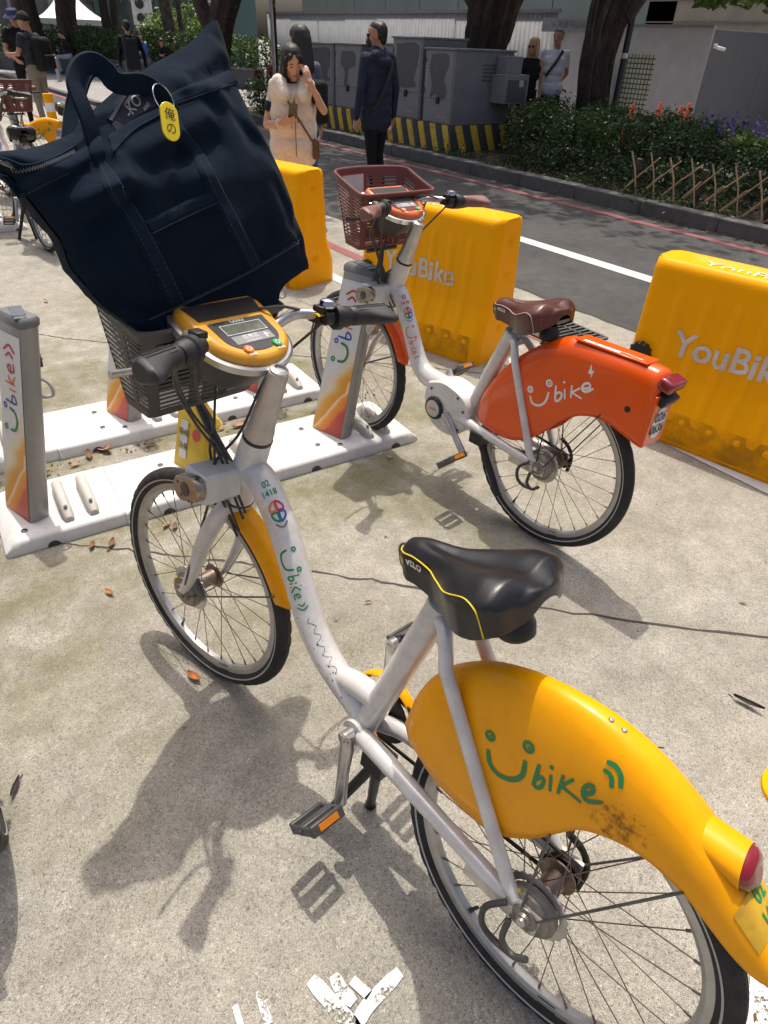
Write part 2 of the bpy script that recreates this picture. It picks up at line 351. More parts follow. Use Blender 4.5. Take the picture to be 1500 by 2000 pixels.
def barrier(loc, rz, label, txt=True, cap=True):
    root = empty('water_barrier', loc, (0, 0, rz)); tag(root, label, 'barrier', 'yellow water-filled barriers in a row')
    hl = .5; prof = [(.215, 0), (.218, .02), (.212, .17), (.155, .33), (.13, .76), (.118, .79), (.098, .8)]   # half width, z
    ribs = [-.33, -.2, -.07, .06, .19, .32]
    ys = np.unique(np.concatenate([np.linspace(-hl, hl, 61)] + [[r_-.035, r_-.022, r_+.022, r_+.035] for r_ in ribs])); ys = ys[(ys >= -hl) & (ys <= hl)]
    zs = np.unique(np.concatenate([np.array([z for _, z in prof]), np.linspace(0, .8, 33)]))
    hw = np.interp(zs, [z for _, z in prof], [w for w, _ in prof])
    def endr(y): # rounded vertical end corners
        d = hl-abs(y); return 0 if d > .05 else .05-math.sqrt(max(0, .05**2-(.05-d)**2))
    def ribf(y, z):
        o = 0
        for r_ in ribs:
            d = abs(y-r_)
            if d < .035:
                k = .5+.5*math.cos(math.pi*d/.035)
                kz = np.clip((z-.12)/.06, 0, 1)*np.clip((.70-z)/.05, 0, 1); o = max(o, .013*k*kz)
        return o
    b = MB()
    for sx in (-1, 1):
        b.grid([[V(sx*(hw[j]-endr(y)+ribf(y, z)), y, z) for j, z in enumerate(zs)] for y in ys])
    # ends with dimples
    dz = [.68, .5, .2]
    for sy in (-1, 1):
        rows = []
        for j, z in enumerate(zs):
            row = []
            for u in np.linspace(-1, 1, 21):
                w = hw[j]-.05; x = u*w; dip = 0
                for q in dz:
                    d2 = math.hypot(x, z-q); dip = max(dip, .022*max(0, 1-(d2/.035)**2))
                row.append(V(x, sy*(hl-dip), z))
            rows.append(row)
        b.grid(rows)
    b.grid([[V(u*(.098-endr(y)), y, .8+(-.012 if abs(u) < .55 and abs(y) < .38 else 0)) for u in (-1, -.62, -.5, 0, .5, .62, 1)] for y in np.linspace(-hl, hl, 41)])
    b.obj('shell', M_bar, root, sharp=50)
    # small moulded bumps near the foot
    k = MB()
    for sx in (-1, 1):
        for r_ in np.arange(-.4, .45, .13): k.ball((sx*.205, r_, .13), (.016, .022, .022), 10, 6)
    k.obj('foot_bump', M_bar, root)
    g = MB()
    for sx in (-1, 1): g.grid([[V(sx*(np.interp(z, zs, hw)+.0015), y, z) for z in np.linspace(.005, .17, 5)] for y in np.linspace(-.44, .44, 5)])
    g.obj('grime', M_stain, root, smooth=False)
    if cap:
        c = MB(); x = -.150; c.lathe([(.052, 0), (.052, .02), (.047, .026), (0, .028)], (x, .43, .37), (-1, 0, .1), 20)
        for a in range(12): c.box((x-.012, .43+.053*math.cos(a*math.pi/6), .37+.053*math.sin(a*math.pi/6)), (.022, .009, .009))
        c.obj('drain_cap', M_black, root)
    if txt:
        k = MB(); nx = -1
        def f(u, v):
            y = .02-u; z = .46+v; return V(-(np.interp(z, zs, hw)+ribf(y, z)+.003), y, z)
        letters(k, 'YouBike', .158, f, .0035)
        k.obj('stencilled_lettering', paint('stencil_spray', (.70, .62, .54), .16, 11.), root, smooth=False)
    k = MB(); letters(k, 'YouBike', .13, lambda u, v: V(v, .1-u, .7915), .0); k.obj('top_lettering', MATS['stencil_spray'] if 'stencil_spray' in MATS else M_stencil, root, smooth=False)
    return root
barrier((3.007, 1.325, 0), R(9.8), 'yellow water barrier with black drain cap behind the orange rear fender')
barrier((2.66, 3.16, 0), R(13.5), 'yellow water barrier between the brown basket and the brown saddle')
barrier((2.44, 4.96, 0), R(14), 'yellow water barrier right behind the navy tote bag', cap=False)

# ================================================================ DRAIN GRATE
g = empty('drain_grate', (3.46, 2.84, .006), (0, 0, R(-3))); tag(g, 'steel drain grate in the paving behind the brown saddle', 'grate')
M_steel = mat('dull_steel', (.13, .13, .125), .5, .7, var=.3)
b = MB()
for s_ in (-1, 1): b.box((s_*.2, 0, 0), (.02, .6, .02)); b.box((0, s_*.3, 0), (.42, .02, .018))
b.obj('frame', M_steel, g)
bar = None
for k in range(13):
    if bar is None: q = MB(); q.box((0, 0, 0), (.38, .014, .016)); bar = q.obj('bar', M_steel, g); bar.location = (0, -.27, 0)
    else: c = bar.copy(); COL.objects.link(c); c.location = (0, -.27+.045*k, 0)
q = MB(); q.box((0, 0, -.004), (.38, .58, .002)); q.obj('pit', mat('dark_pit', (.01, .01, .01), .9), g)
q = MB(); q.box((-.1, 0, .002), (.012, .58, .012)); q.box((.1, 0, .002), (.012, .58, .012)); q.obj('cross_bar', M_steel, g)
# ================================================================ BICYCLE DOCKS
M_plate = mat('white_plate_paint', (.66, .65, .63), .45, var=.05, scale=4, dirt=(.38, .36, .31), damt=.5, dscale=7)
M_grey = mat('dock_grey_metal', (.34, .335, .32), .42, .35, var=.06, dirt=(.2, .18, .15), damt=.3)
M_rail = mat('rail_beige_plastic', (.50, .48, .44), .55, var=.08, dirt=(.3, .27, .22), damt=.4)
M_dark = mat('dark_grey_plastic', (.05, .05, .052), .45, bump=.08)
M_lcd = mat('grey_panel', (.10, .105, .11), .2)
M_logo_g = mat('logo_green', (.012, .21, .06), .45); M_logo_o = mat('logo_orange', (.75, .16, .02), .45); M_logo_w = mat('logo_white', (.78, .77, .75), .45)
M_logo_r = mat('logo_red', (.5, .02, .05), .45); M_logo_b = mat('logo_blue', (.02, .09, .4), .45)
def wavemat():
    """printed dock panel: white above, orange and red swooshes below"""
    m, t, b = nodes('dock_print'); tc = N(t, 'ShaderNodeTexCoord'); sx = N(t, 'ShaderNodeSeparateXYZ'); t.links.new(tc.outputs['Object'], sx.inputs[0])
    # h = z + 1.3*y + curl
    s1 = N(t, 'ShaderNodeMath', operation='MULTIPLY_ADD', i_1=1.5); t.links.new(sx.outputs[1], s1.inputs[0]); t.links.new(sx.outputs[2], s1.inputs[2])
    mp = N(t, 'ShaderNodeMapping'); mp.inputs['Rotation'].default_value = (R(-55), 0, 0); mp.inputs['Scale'].default_value = (1, 2.2, 9); t.links.new(tc.outputs['Object'], mp.inputs[0])
    nz = N(t, 'ShaderNodeTexNoise', i_Scale=1.2, i_Detail=1.); t.links.new(mp.outputs[0], nz.inputs['Vector'])
    s2 = N(t, 'ShaderNodeMath', operation='MULTIPLY_ADD', i_1=.12); t.links.new(nz.outputs[0], s2.inputs[0]); t.links.new(s1.outputs[0], s2.inputs[2])
    r = ramp(t, s2.outputs[0], [(.0, (.42, .03, .02)), (.13, (.55, .06, .03)), (.16, (.75, .2, .02)), (.21, (.8, .33, .02)), (.235, (.85, .62, .38)), (.25, (.72, .28, .02)), (.30, (.74, .36, .05)), (.36, (.72, .62, .42)), (.44, (.66, .66, .64)), (1, (.68, .68, .66))])
    t.links.new(r.outputs[0], b.inputs['Base Color']); b.inputs['Roughness'].default_value = .3; MATS['dock_print'] = m; return m
M_print = wavemat()
def make_dock(label, plate, broken=False):
    """one docking place: base plate piece, leaning post, two wheel rails. origin at the post's foot; posts lean towards +x"""
    root = empty('bike_dock', (0, 0, 0)); tag(root, label, 'bike dock', 'docks of the bike parking rows')
    x0, x1, endl, endr_ = plate; hy = .2
    b = MB(); T = .055
    def sec(x, k=1.): # rounded edge cross-section around Y
        return [V(x, -hy, 0), V(x, -hy+.004, T*.8*k), V(x, -hy+.018, T*k), V(x, hy-.018, T*k), V(x, hy-.004, T*.8*k), V(x, hy, 0)]
    xs = [x0]+([x0+.03, x0+.06] if endl else [])+list(np.linspace(x0+.08, x1-.08, 9))+([x1-.06, x1-.03] if endr_ else [])+[x1]
    rows = []
    for x in xs:
        k = 1.
        if endl and x < x0+.05: k = .35 if x == x0 else .9
        if endr_ and x > x1-.05: k = .35 if x == x1 else .9
        rows.append(sec(x, k))
    b.grid(rows); b.add(rows[0]+rows[-1], [(0, 1, 2, 3, 4, 5), (11, 10, 9, 8, 7, 6)])
    b.obj('base_plate', M_plate, root, sharp=50)
    for x in np.arange(x0+.16, x1-.05, .42): q = MB(); q.lathe([(.024, 0), (.024, .004)], (x, -hy-.0025, -.002), (0, 1, 0), 14); q.obj('drain_notch', M_dark, root)
    s_ = MB()
    for (x, y) in ((-.12, -.09), (-.12, .08), (-.03, -.135)): s_.lathe([(.012, 0), (.012, .003), (.006, .004), (.006, .002), (0, .002)], (x, y, T), (0, 0, 1), 12)
    s_.obj('bolt', M_steel, root)
    # wheel rails
    for dx in (.125, .215):
        r_ = MB(); rows = []
        for u in np.linspace(0, 1, 9):
            y = .115-.27*u; h = .045+.012*math.sin(u*math.pi)-(.02*max(0, u-.8)*5); h = h if 0 < u < 1 else .02
            w = .022 if 0 < u < 1 else .016
            xo = .0
            rows.append([V(dx+xo-w, y, T-.002), V(dx+xo-w*.85, y, T+h*.8), V(dx+xo-w*.4, y, T+h), V(dx+xo+w*.4, y, T+h), V(dx+xo+w*.85, y, T+h*.8), V(dx+xo+w, y, T-.002)])
        r_.grid(rows); r_.add(rows[0]+rows[-1], [(0, 1, 2, 3, 4, 5), (11, 10, 9, 8, 7, 6)]); rl = r_.obj('wheel_rail', M_rail, root, sharp=50)
        s_ = MB(); s_.lathe([(.007, 0), (.007, .002), (0, .002)], (dx, -.12, T+.048), (0, 0, 1), 10); s_.obj('screw', M_steel, rl)
    # leaning post : cross-section rectangle, long side along y, printed face to -x
    H = .74; L = .165
    def sect(z):
        u = z/H; cx = L*u; hw_ = .037-.006*u; hy_ = .100-.018*u; return cx, hw_, hy_
    ca_, sa_ = math.cos(R(20)), math.sin(R(20))
    def V_(x, y, z, cx): return V(cx+(x-cx)*ca_-y*sa_, (x-cx)*sa_+y*ca_, z)
    def ring(z, inset=0.):
        cx, w, h = sect(z); w -= inset; h -= inset; r_ = .012
        return [V_(*q, cx) for q in [V(cx-w, -h+r_, z+T), V(cx-w+r_, -h, z+T), V(cx+w-r_, -h, z+T), V(cx+w, -h+r_, z+T), V(cx+w, h-r_, z+T), V(cx+w-r_, h, z+T), V(cx-w+r_, h, z+T), V(cx-w, h-r_, z+T)]]
    zt = .02
    if not broken:
        b = MB(); rows = [ring(z) for z in np.linspace(0, H-.03, 14)]; b.grid(rows, closed_v=True); b.obj('post', M_grey, root, sharp=60)
        p_ = MB()
        def pf(y, z):
            cx, w, h = sect(z); return V_(cx-w-.0025, y, z+T, cx)
        p_.grid([[pf(u*(sect(z)[2]-.014), z) for u in (-1, -.5, 0, .5, 1)] for z in np.linspace(.004, H-.06, 20)]); p_.obj('printed_panel', M_print, root)
        f = lambda x, y: pf(.0+y, .34+x)-V(.0015, 0, 0)       # reads upwards along the post
        lg = MB(); stroke(lg, [(.0, .012), (.008, -.02), (.04, -.034), (.072, -.02), (.08, .012)], .011, f, 16); lg.obj('green_smile', M_logo_g, root, smooth=False)
        for cx_, m_ in ((.0, M_logo_g), (.08, M_logo_b)): lg = MB(); ring2(lg, (cx_+.004, .042), .005, .012, f); lg.obj('printed_eye', m_, root, smooth=False)
        for m_, lns in ((M_logo_b, ([(.105, .035), (.105, -.03), (.125, -.028), (.13, -.008), (.107, -.006)],)), (M_logo_o, ([(.15, .005), (.15, -.03)], [(.172, .03), (.172, -.03)], [(.195, .012), (.174, -.008), (.2, -.032)])), (M_logo_r, ([(.212, -.008), (.236, -.004), (.228, .014), (.212, .0), (.218, -.026), (.242, -.024)], [(.262, -.022), (.276, .0), (.262, .022)], [(.282, -.034), (.302, .0), (.282, .034)]))):
            for ln in lns: lg = MB(); stroke(lg, ln, .0085, f, 14); lg.obj('printed_letter', m_, root, smooth=False)
        # cap with screen
        c = MB(); rows = [ring(H-.03, -.004), ring(H-.01, -.004), ring(H, .004)]; c.grid(rows, closed_v=True); c.add(rows[-1], [tuple(range(8))])
        c.obj('cap', mat('cap_grey', (.16, .16, .155), .4, .2), root, sharp=60)
        q = MB(); cx, w, h = sect(H); q.box((cx, .01, H+T+.0005), (w*1.3, h*1.2, .004)); q.box((cx, -h*.72, H+T+.0005), (w*1.2, h*.3, .004)); q.obj('card_reader', M_lcd, root, bevel=.001)
        # lock mouth and release handle on the +x side
        q = MB(); cx, w, h = sect(.60); q.box((cx+w+.012, -.02, .60+T), (.03, .07, .075)); q.obj('lock_mouth', M_dark, root, bevel=.006)
        q = MB(); cx, w, h = sect(.5); q.tube(spline([V(cx+w, -.06, .60), V(cx+w+.045, -.07, .57), V(cx+w+.05, -.07, .52), V(cx+w+.0, -.06, .52)], 12), .006, 8); q.obj('handle_loop', M_rail, root)
    else:
        M_y = mat('yellow_cover', (.62, .42, .02), .5, dirt=(.25, .15, .03), damt=.6)
        b = MB(); rows = []
        for z in (0, .19, .30):
            rg = ring(z); 
            if z == .30: rg = [q+V(0, 0, .03 if q[1] > 0 else -.09) for q in rg]
            rows.append(rg)
        b.grid(rows, closed_v=True); b.add(rows[-1], [tuple(range(8))]); b.obj('lower_cover', M_y, root, sharp=50)
        b = MB(); 
        for sy in (.06,): b.beam((.02, sy, T), (.02+L*.98, sy, H+T), .05, .03, up=(1, 0, 0))
        b.obj('post', M_grey, root, bevel=.004)
        b = MB()
        for k in range(16):
            z = .33+.4*random.random(); cx = L*z/H; b.box((cx+random.uniform(-.03, .04), random.uniform(-.06, .05), z+T), (random.uniform(.015, .05), random.uniform(.015, .05), random.uniform(.02, .08)))
        b.obj('exposed_mechanism', M_dark, root, bevel=.002)
        b = MB(); b.box((.13, -.03, .60), (.006, .05, .07)); b.obj('circuit_board', mat('board_green', (.02, .16, .05), .4), root)
        for k in range(4):
            b = MB(); b.tube(spline([V(.08+.01*k, -.06+.03*k, .62), V(.1+.02*k, -.08, .5), V(.06, -.05+.02*k, .4), V(.07, -.05, .3)], 14), .005, 6); b.obj('loose_cable', M_black, root)
        p_ = MB()
        def pf(u, v): cx, w, h = sect(v); return V_(cx-w-.003, u, v+T, cx)
        for (y, z, s2) in ((.035, .07, .022), (.035, .13, .022), (.035, .19, .022)): p_.add([pf(y-s2, z-s2*1.1), pf(y+s2, z-s2*1.1), pf(y+s2, z+s2*1.1), pf(y-s2, z+s2*1.1)], [(0, 1, 2, 3)])
        p_.obj('sticker', mat('sticker_white', (.6, .6, .58), .5), root, smooth=False)
        p_ = MB(); letters(p_, '注意', .034, lambda u, v: pf(.035-u, .10+v)-V(.001, 0, 0)); letters(p_, '租借', .034, lambda u, v: pf(.035-u, .16+v)-V(.001, 0, 0)); p_.obj('sticker_lettering', M_black, root, smooth=False)
        p_ = MB(); disc2(p_, (-.04, .17), .026, lambda u, v: pf(u, v), 9); p_.obj('red_sticker', mat('sticker_red', (.5, .03, .04), .5), root, smooth=False)
    return root
def put(o, x, y, rz=0): o.location = (x, y, .0); o.rotation_euler = (0, 0, rz); return o
DR = R(-3.0)
put(make_dock('white and orange printed dock post cut off by the left edge, behind its front rail', (-.11, .318, True, False)), .085, 2.41, DR)
put(make_dock('broken dock post with yellow lower cover and bare wiring under the loaded basket', (-.335, .32, False, False), True), .735, 2.37, DR)
put(make_dock('printed dock post holding the orange bicycle', (-.345, .36, False, True)), 1.40, 2.335, DR)
put(make_dock('printed dock post of the back row at the left edge of the photo', (-.4, .30, True, False)), .0, 3.04, DR)
put(make_dock('back row dock post hidden behind the yellow bicycle basket', (-.335, .32, False, False)), .635, 3.0, DR)
put(make_dock('printed dock post of the back row seen between the yellow display and the orange wheel', (-.345, .36, False, True)), 1.285, 2.965, DR)
# ================================================================ BICYCLES
M_wpaint = mat('white_frame_paint', (.64, .625, .60), .30, .1, var=.05, scale=6, dirt=(.30, .25, .19), damt=.4, dscale=16, coat=.4)
M_alu = mat('brushed_aluminium', (.52, .51, .5), .33, .85, var=.12, scale=30, dirt=(.2, .17, .13), damt=.4, dscale=20)
M_chrome = mat('polished_steel', (.6, .6, .6), .18, 1., var=.1)
M_rust = mat('stained_steel', (.24, .19, .15), .42, .7, var=.35, scale=14, dirt=(.09, .05, .03), damt=.6, dscale=20)
M_tyre = mat('tyre_rubber', (.018, .0175, .017), .75, var=.25, scale=20, bump=.35, bscale=140, dirt=(.09, .08, .07), damt=.35, dscale=12)
M_stripe = mat('reflective_stripe', (.42, .42, .42), .4)
M_rim = mat('rim_alloy', (.46, .455, .44), .38, .6, var=.12, scale=12, dirt=(.22, .19, .15), damt=.5, dscale=10)
M_rubber = mat('black_rubber', (.014, .014, .015), .5, bump=.25, bscale=500)
M_cable = mat('cable_black', (.05, .048, .045), .5)
M_chain = mat('oily_chain', (.03, .024, .018), .5, .6, var=.4, scale=60)
M_amber = mat('amber_reflector', (.55, .17, .01), .25, coat=.6); M_redlens = mat('red_lens', (.22, .006, .012), .15, coat=.8)
M_patch = mat('worn_decal_edge', (.3, .29, .28), .6)
def leather(name, col):
    if name in MATS: return MATS[name]
    m, t, b = nodes(name); tc = N(t, 'ShaderNodeTexCoord'); v = N(t, 'ShaderNodeTexVoronoi', i_Scale=420.); t.links.new(tc.outputs['Object'], v.inputs['Vector'])
    n1 = N(t, 'ShaderNodeTexNoise', i_Scale=9., i_Detail=5.); t.links.new(tc.outputs['Object'], n1.inputs['Vector'])
    t.links.new(ramp(t, n1.outputs[0], [(.3, tuple(c*.8 for c in col)), (.7, tuple(c*1.2 for c in col))]).outputs[0], b.inputs['Base Color'])
    t.links.new(ramp(t, n1.outputs[0], [(.3, (.26,)*3), (.7, (.42,)*3)]).outputs[0], b.inputs['Roughness'])
    bp = N(t, 'ShaderNodeBump', i_Strength=.12, i_Distance=.001); t.links.new(v.outputs['Distance'], bp.inputs['Height']); t.links.new(bp.outputs[0], b.inputs['Normal'])
    MATS[name] = m; return m
def ripl(knots):
    xs = [k[0] for k in knots]; zs = [k[1] for k in knots]
    if xs[0] > xs[-1]: xs, zs = xs[::-1], zs[::-1]
    return lambda x: float(np.interp(x, xs, zs))
def smooth_knots(kn, n=60):
    q = spline([V(a, b) for a, b in kn], n); return [(float(a), float(b)) for a, b in q]
YEL_TOP = [(.362,.455),(.358,.52),(.338,.585),(.303,.64),(.25,.69),(.195,.722),(.13,.745),(.04,.757),(-.04,.747),(-.11,.72),(-.19,.675),(-.26,.63),(-.315,.588)]
YEL_BOT = [(.362,.452),(.325,.445),(.25,.418),(.16,.412),(.11,.42),(.078,.443),(.05,.473),(.025,.508),(.0,.55),(-.022,.578),(-.065,.602),(-.11,.612),(-.167,.604),(-.213,.582),(-.256,.562),(-.29,.556),(-.315,.566)]
ORA_TOP = [(.345,.40),(.338,.45),(.315,.52),(.27,.60),(.205,.675),(.12,.745),(.045,.787),(.0,.796),(-.08,.797),(-.2,.798),(-.29,.795),(-.312,.785),(-.325,.74)]
ORA_BOT = [(.345,.398),(.30,.374),(.22,.365),(.15,.372),(.09,.40),(.028,.45),(-.02,.51),(-.074,.557),(-.12,.58),(-.163,.589),(-.21,.585),(-.26,.572),(-.30,.56),(-.325,.555)]
UB_Y = dict(rings=[((.171,.611),.0105),((.104,.645),.0115)], dots=[((.058,.643),.005)], lines=[[(.165,.581),(.157,.562),(.141,.552),(.121,.556),(.104,.570),(.096,.590),(.100,.615)],[(.077,.629),(.075,.605),(.073,.586),(.062,.593),(.061,.609),(.068,.612),(.074,.599)],[(.054,.628),(.047,.603)],[(.037,.644),(.034,.610)],[(.022,.651),(.034,.625)],[(.034,.625),(.0,.625)],[(-.001,.642),(-.011,.657),(-.006,.667),(.002,.655),(.000,.640),(-.010,.636),(-.028,.652)],[(-.012,.702),(-.019,.7025),(-.026,.697),(-.030,.687)],[(-.011,.716),(-.022,.7175),(-.034,.7105),(-.041,.696)]])
UB_O = dict(rings=[((.110,.588),.013),((.041,.636),.014)], dots=[((-.014,.660),.006)], lines=[[(.104,.565),(.091,.545),(.062,.546),(.040,.569),(.035,.604)],[(.013,.636),(.003,.588),(-.013,.598),(-.016,.617),(-.004,.620),(.007,.609)],[(-.022,.637),(-.030,.608)],[(-.045,.658),(-.051,.621)],[(-.075,.661),(-.050,.637)],[(-.050,.637),(-.088,.631)],[(-.087,.664),(-.110,.676),(-.101,.688),(-.085,.678),(-.084,.660),(-.101,.658),(-.121,.676)]])
def wheel(root, steerf, axle, disc_left=True, seed=0):
    """hub mesh with tyre, rim and spokes as its pieces"""
    ax = V(*axle); rr = random.Random(seed)
    h = MB(); h.lathe([(.011, -.062), (.011, -.045), (.02, -.044), (.036, -.036), (.036, -.032), (.022, -.028), (.021, 0), (.022, .026), (.036, .03), (.036, .034), (.02, .04), (.011, .045), (.011, .068)], ax, (0, 1, 0), 24)
    hub = h.map(steerf).obj('wheel', M_rust, root, sharp=40)
    # brake drum and finned disc on the left
    b = MB(); b.lathe([(.0, .046), (.046, .046), (.05, .05), (.05, .062), (.046, .066), (.044, .066), (.042, .070), (.026, .072), (.024, .079), (.014, .080), (.012, .086), (.0, .086)], ax, (0, 1, 0), 28); b.map(steerf).obj('brake_drum', mat('drum_grey', (.27, .25, .22), .4, .6, var=.25, scale=25, dirt=(.1, .08, .06), damt=.6, dscale=30), hub, sharp=30)
    b = MB(); b.grid([[ax+V(math.cos(t)*r_, .0665+.004*(.048-r_)/.006, math.sin(t)*r_) for r_ in (.042, .048)] for t in np.linspace(.2, 1.0, 10)]); b.map(steerf).obj('drum_label', mat('label_yellow', (.55, .42, .04), .5), hub, smooth=False)
    b = MB(); rows = []; n = 72
    for k in range(n):
        a = 2*math.pi*k/n; ro = .066+(.0 if k % 3 else -.004); c, s_ = math.cos(a), math.sin(a)
        rows.append([ax+V(c*r_, y, s_*r_) for r_, y in ((.05, .044), (ro, .044), (ro, .047), (.05, .047))])
    b.grid(rows, closed_u=True, closed_v=True); b.map(steerf).obj('brake_disc', M_alu, hub, sharp=30)
    # tyre
    b = MB(); n = 168; rows = []
    for k in range(n):
        a = 2*math.pi*k/n; c, s_ = math.cos(a), math.sin(a); rows.append([])
        notch = (k % 4 == 0)
        for j in range(14):
            t = 2*math.pi*j/14; rad = .0215; y = rad*math.cos(t); r_ = .307+rad*1.06*math.sin(t)
            if notch and math.sin(t) > .25 and abs(math.cos(t)) > .35: r_ -= .0028; y *= .93
            rows[-1].append(ax+V(c*r_, y, s_*r_))
    b.grid(rows, closed_u=True, closed_v=True); b.map(steerf).obj('tyre', M_tyre, hub, sharp=25)
    for sy in (-1, 1):
        b = MB(); b.grid([[ax+V(math.cos(a)*r_, sy*y, math.sin(a)*r_) for r_, y in ((.2995, .0207), (.3035, .0219))] for a in np.linspace(0, 2*math.pi, 97)[:-1]], closed_u=True); b.map(steerf).obj('reflective_stripe', M_stripe, hub)
    b = MB(); b.lathe([(.2905, -.0125), (.2905, .0125), (.276, .0125), (.2675, .008), (.2665, .0), (.2675, -.008), (.276, -.0125)], ax, (0, 1, 0), 96, closed=True); b.map(steerf).obj('rim', M_rim, hub, sharp=25)
    b = MB(); ns = 28
    for k in range(ns):
        a = 2*math.pi*k/ns; sd_ = 1 if k % 2 else -1; a2 = a+(.95 if (k//2) % 2 else -.95)
        p0 = ax+V(math.cos(a2)*.034, sd_*.032, math.sin(a2)*.034); p1 = ax+V(math.cos(a)*.2675, 0, math.sin(a)*.2675)
        b.tube([p0, p1], .00115, 5)
        b.tube([p1+(p0-p1)*.055, p1], .0026, 6)
    b.map(steerf).obj('spokes', M_rust, hub)
    b = MB(); a = -1.1; b.cyl(ax+V(math.cos(a)*.267, 0, math.sin(a)*.267), ax+V(math.cos(a)*.235, 0, math.sin(a)*.235), .003, 8); b.map(steerf).obj('valve', M_black, hub)
    b = MB(); a = -1.95; 
    for sy in (1,): b.grid([[ax+V(math.cos(t)*r_, y, math.sin(t)*r_) for r_, y in ((.2715, .0115), (.2895, .0128))] for t in np.linspace(a, a+.14, 8)])
    b.map(steerf).obj('rim_sticker', M_black, hub)
    return hub
def saddle(root, main, trim, logo, nose, tail, zoff=0., clampcol=M_black):
    """nose, tail = (x, z) of the upper line"""
    n0 = V(nose[0], 0, nose[1]); t0 = V(tail[0], 0, tail[1]); D_ = t0-n0; Ln = np.linalg.norm(D_); d = D_/Ln; up = np.cross(V(0, 1, 0), d); up = up if up[2] > 0 else -up
    W = ripl([(0, .016), (.03, .027), (.08, .034), (.2, .038), (.34, .045), (.46, .064), (.58, .090), (.7, .106), (.82, .112), (.9, .110), (.96, .098), (.99, .08), (1, .062)])
    Dp = ripl([(0, .04), (.06, .062), (.3, .072), (.55, .088), (.8, .088), (.94, .072), (1, .05)])
    Up = ripl([(0, -.018), (.05, -.004), (.15, .0), (.4, -.006), (.65, -.002), (.82, .006), (.93, .004), (1, -.014)])
    Ch = ripl([(0, 0), (.16, 0), (.3, .009), (.5, .014), (.8, .017), (.93, .014), (1, .004)])
    us = np.concatenate([np.linspace(0, .1, 7), np.linspace(.13, .9, 26), np.linspace(.92, 1, 7)])
    th = np.linspace(-1, 1, 41)
    def pt(u, v):
        """v in -1..1 across; outer third is the skirt"""
        w = W(u); dp = Dp(u); a = v*math.pi*.62
        x = w*math.sin(max(-math.pi/2, min(math.pi/2, a*1.0)))*(1 if abs(a) <= math.pi/2 else 1-.10*(abs(a)-math.pi/2)/.37)
        e = 1.0 if abs(a) > math.pi/2 else abs(math.sin(a))
        z = .5*dp*(math.cos(a) if abs(a) < math.pi/2 else -2.3*(abs(a)-math.pi/2)/.37*.55)-.5*dp
        z -= Ch(u)*math.exp(-(v/.16)**2)
        z += .005*math.exp(-((abs(v)-.36)/.16)**2)*ripl([(0, 0), (.4, .2), (.8, 1), (1, .5)])(u)
        endr_ = 1.
        return n0+d*(u*Ln)+V(0, 1, 0)*x+up*(z+Up(u))
    b = MB(); rows = [[pt(u, v) for v in th] for u in us]; b.grid(rows)
    for rr_, sg in ((rows[0], -1), (rows[-1], 1)):      # rounded nose and tail
        cc = sum(rr_)/len(rr_)+up*.004; ex = [rr_]
        for k, e in ((.86, .008), (.62, .014), (.3, .017)): ex.append([cc+(q-cc)*k+d*sg*e for q in rr_])
        b.grid(ex); b.add(ex[-1], [tuple(range(len(rr_)))])
    o = b.obj('saddle', main, root, sharp=0); bm = bmesh.new(); bm.from_mesh(o.data); bmesh.ops.remove_doubles(bm, verts=bm.verts, dist=1e-5); bmesh.ops.recalc_face_normals(bm, faces=bm.faces); bm.to_mesh(o.data); bm.free(); o.data.shade_smooth(); ss = o.modifiers.new('sub', 'SUBSURF'); ss.levels = 1; ss.render_levels = 1
    # trim line: from the nose, dipping in at the waist, then over the side to the skirt
    def npt(u, v, h=.0012):
        e = 1e-3; a = pt(min(u+e, 1), v)-pt(max(u-e, 0), v); c = pt(u, min(v+e, 1))-pt(u, max(v-e, -1)); nn = unit(np.cross(a, c)); nn = nn if nn@up > -.25 else -nn
        q = pt(u, v); ctr = n0+d*(u*Ln)-up*.03; nn = nn if (q-ctr)@nn > 0 else -nn
        return q+nn*h
    b = MB()
    for s_ in (1, -1):
        ln = spline([V(.004, .3*s_), V(.03, .52*s_), V(.10, .61*s_), (.24, .64*s_), (.37, .70*s_), (.48, .73*s_), (.60, .67*s_), (.71, .62*s_), (.80, .66*s_), (.86, .80*s_), (.88, .99*s_)], 46)
        b.tube([npt(float(q[0]), float(q[1])) for q in ln], .0013, 6)
    b.obj('trim_line', trim, o)
    b = MB(); f = lambda x, y: npt(.10+x/Ln, .80-y*7.2, .0015)
    letters(b, 'VELO', .017, lambda x, y: f(x+.022, y), .0004); b.obj('lettering', logo, o, smooth=False)
    b = MB(); ring2(b, (0, 0), .0052, .0072, lambda x, y: f(x-.012, y)); stroke(b, [(-.003, .004), (0, -.005), (.003, .004)], .0022, lambda x, y: f(x-.012, y)); b.obj('emblem', trim, o, smooth=False)
    # base, elastomer block and rails
    c0 = n0+d*(Ln*.84)-up*.10; b = MB(); b.lathe([(.026, -.028), (.034, -.02), (.034, .0), (.028, .012), (.028, .02)], c0, up, 18); b.obj('shock_block', M_black, o)
    b = MB()
    for s_ in (-1, 1): b.tube(spline([n0+d*Ln*.14+V(0, s_*.012, 0)-up*.045, n0+d*Ln*.4+V(0, s_*.022, 0)-up*.075, n0+d*Ln*.7+V(0, s_*.024, 0)-up*.075, n0+d*Ln*.88+V(0, s_*.03, 0)-up*.05], 14), .0042, 8)
    b.obj('saddle_rail', M_steel, o)
    b = MB(); q0 = n0+d*Ln*.5-up*.06; b.box(q0-up*.012, (.06, .056, .018), (d, V(0, 1, 0), up)); b.obj('rail_clamp', M_steel, o, bevel=.004)
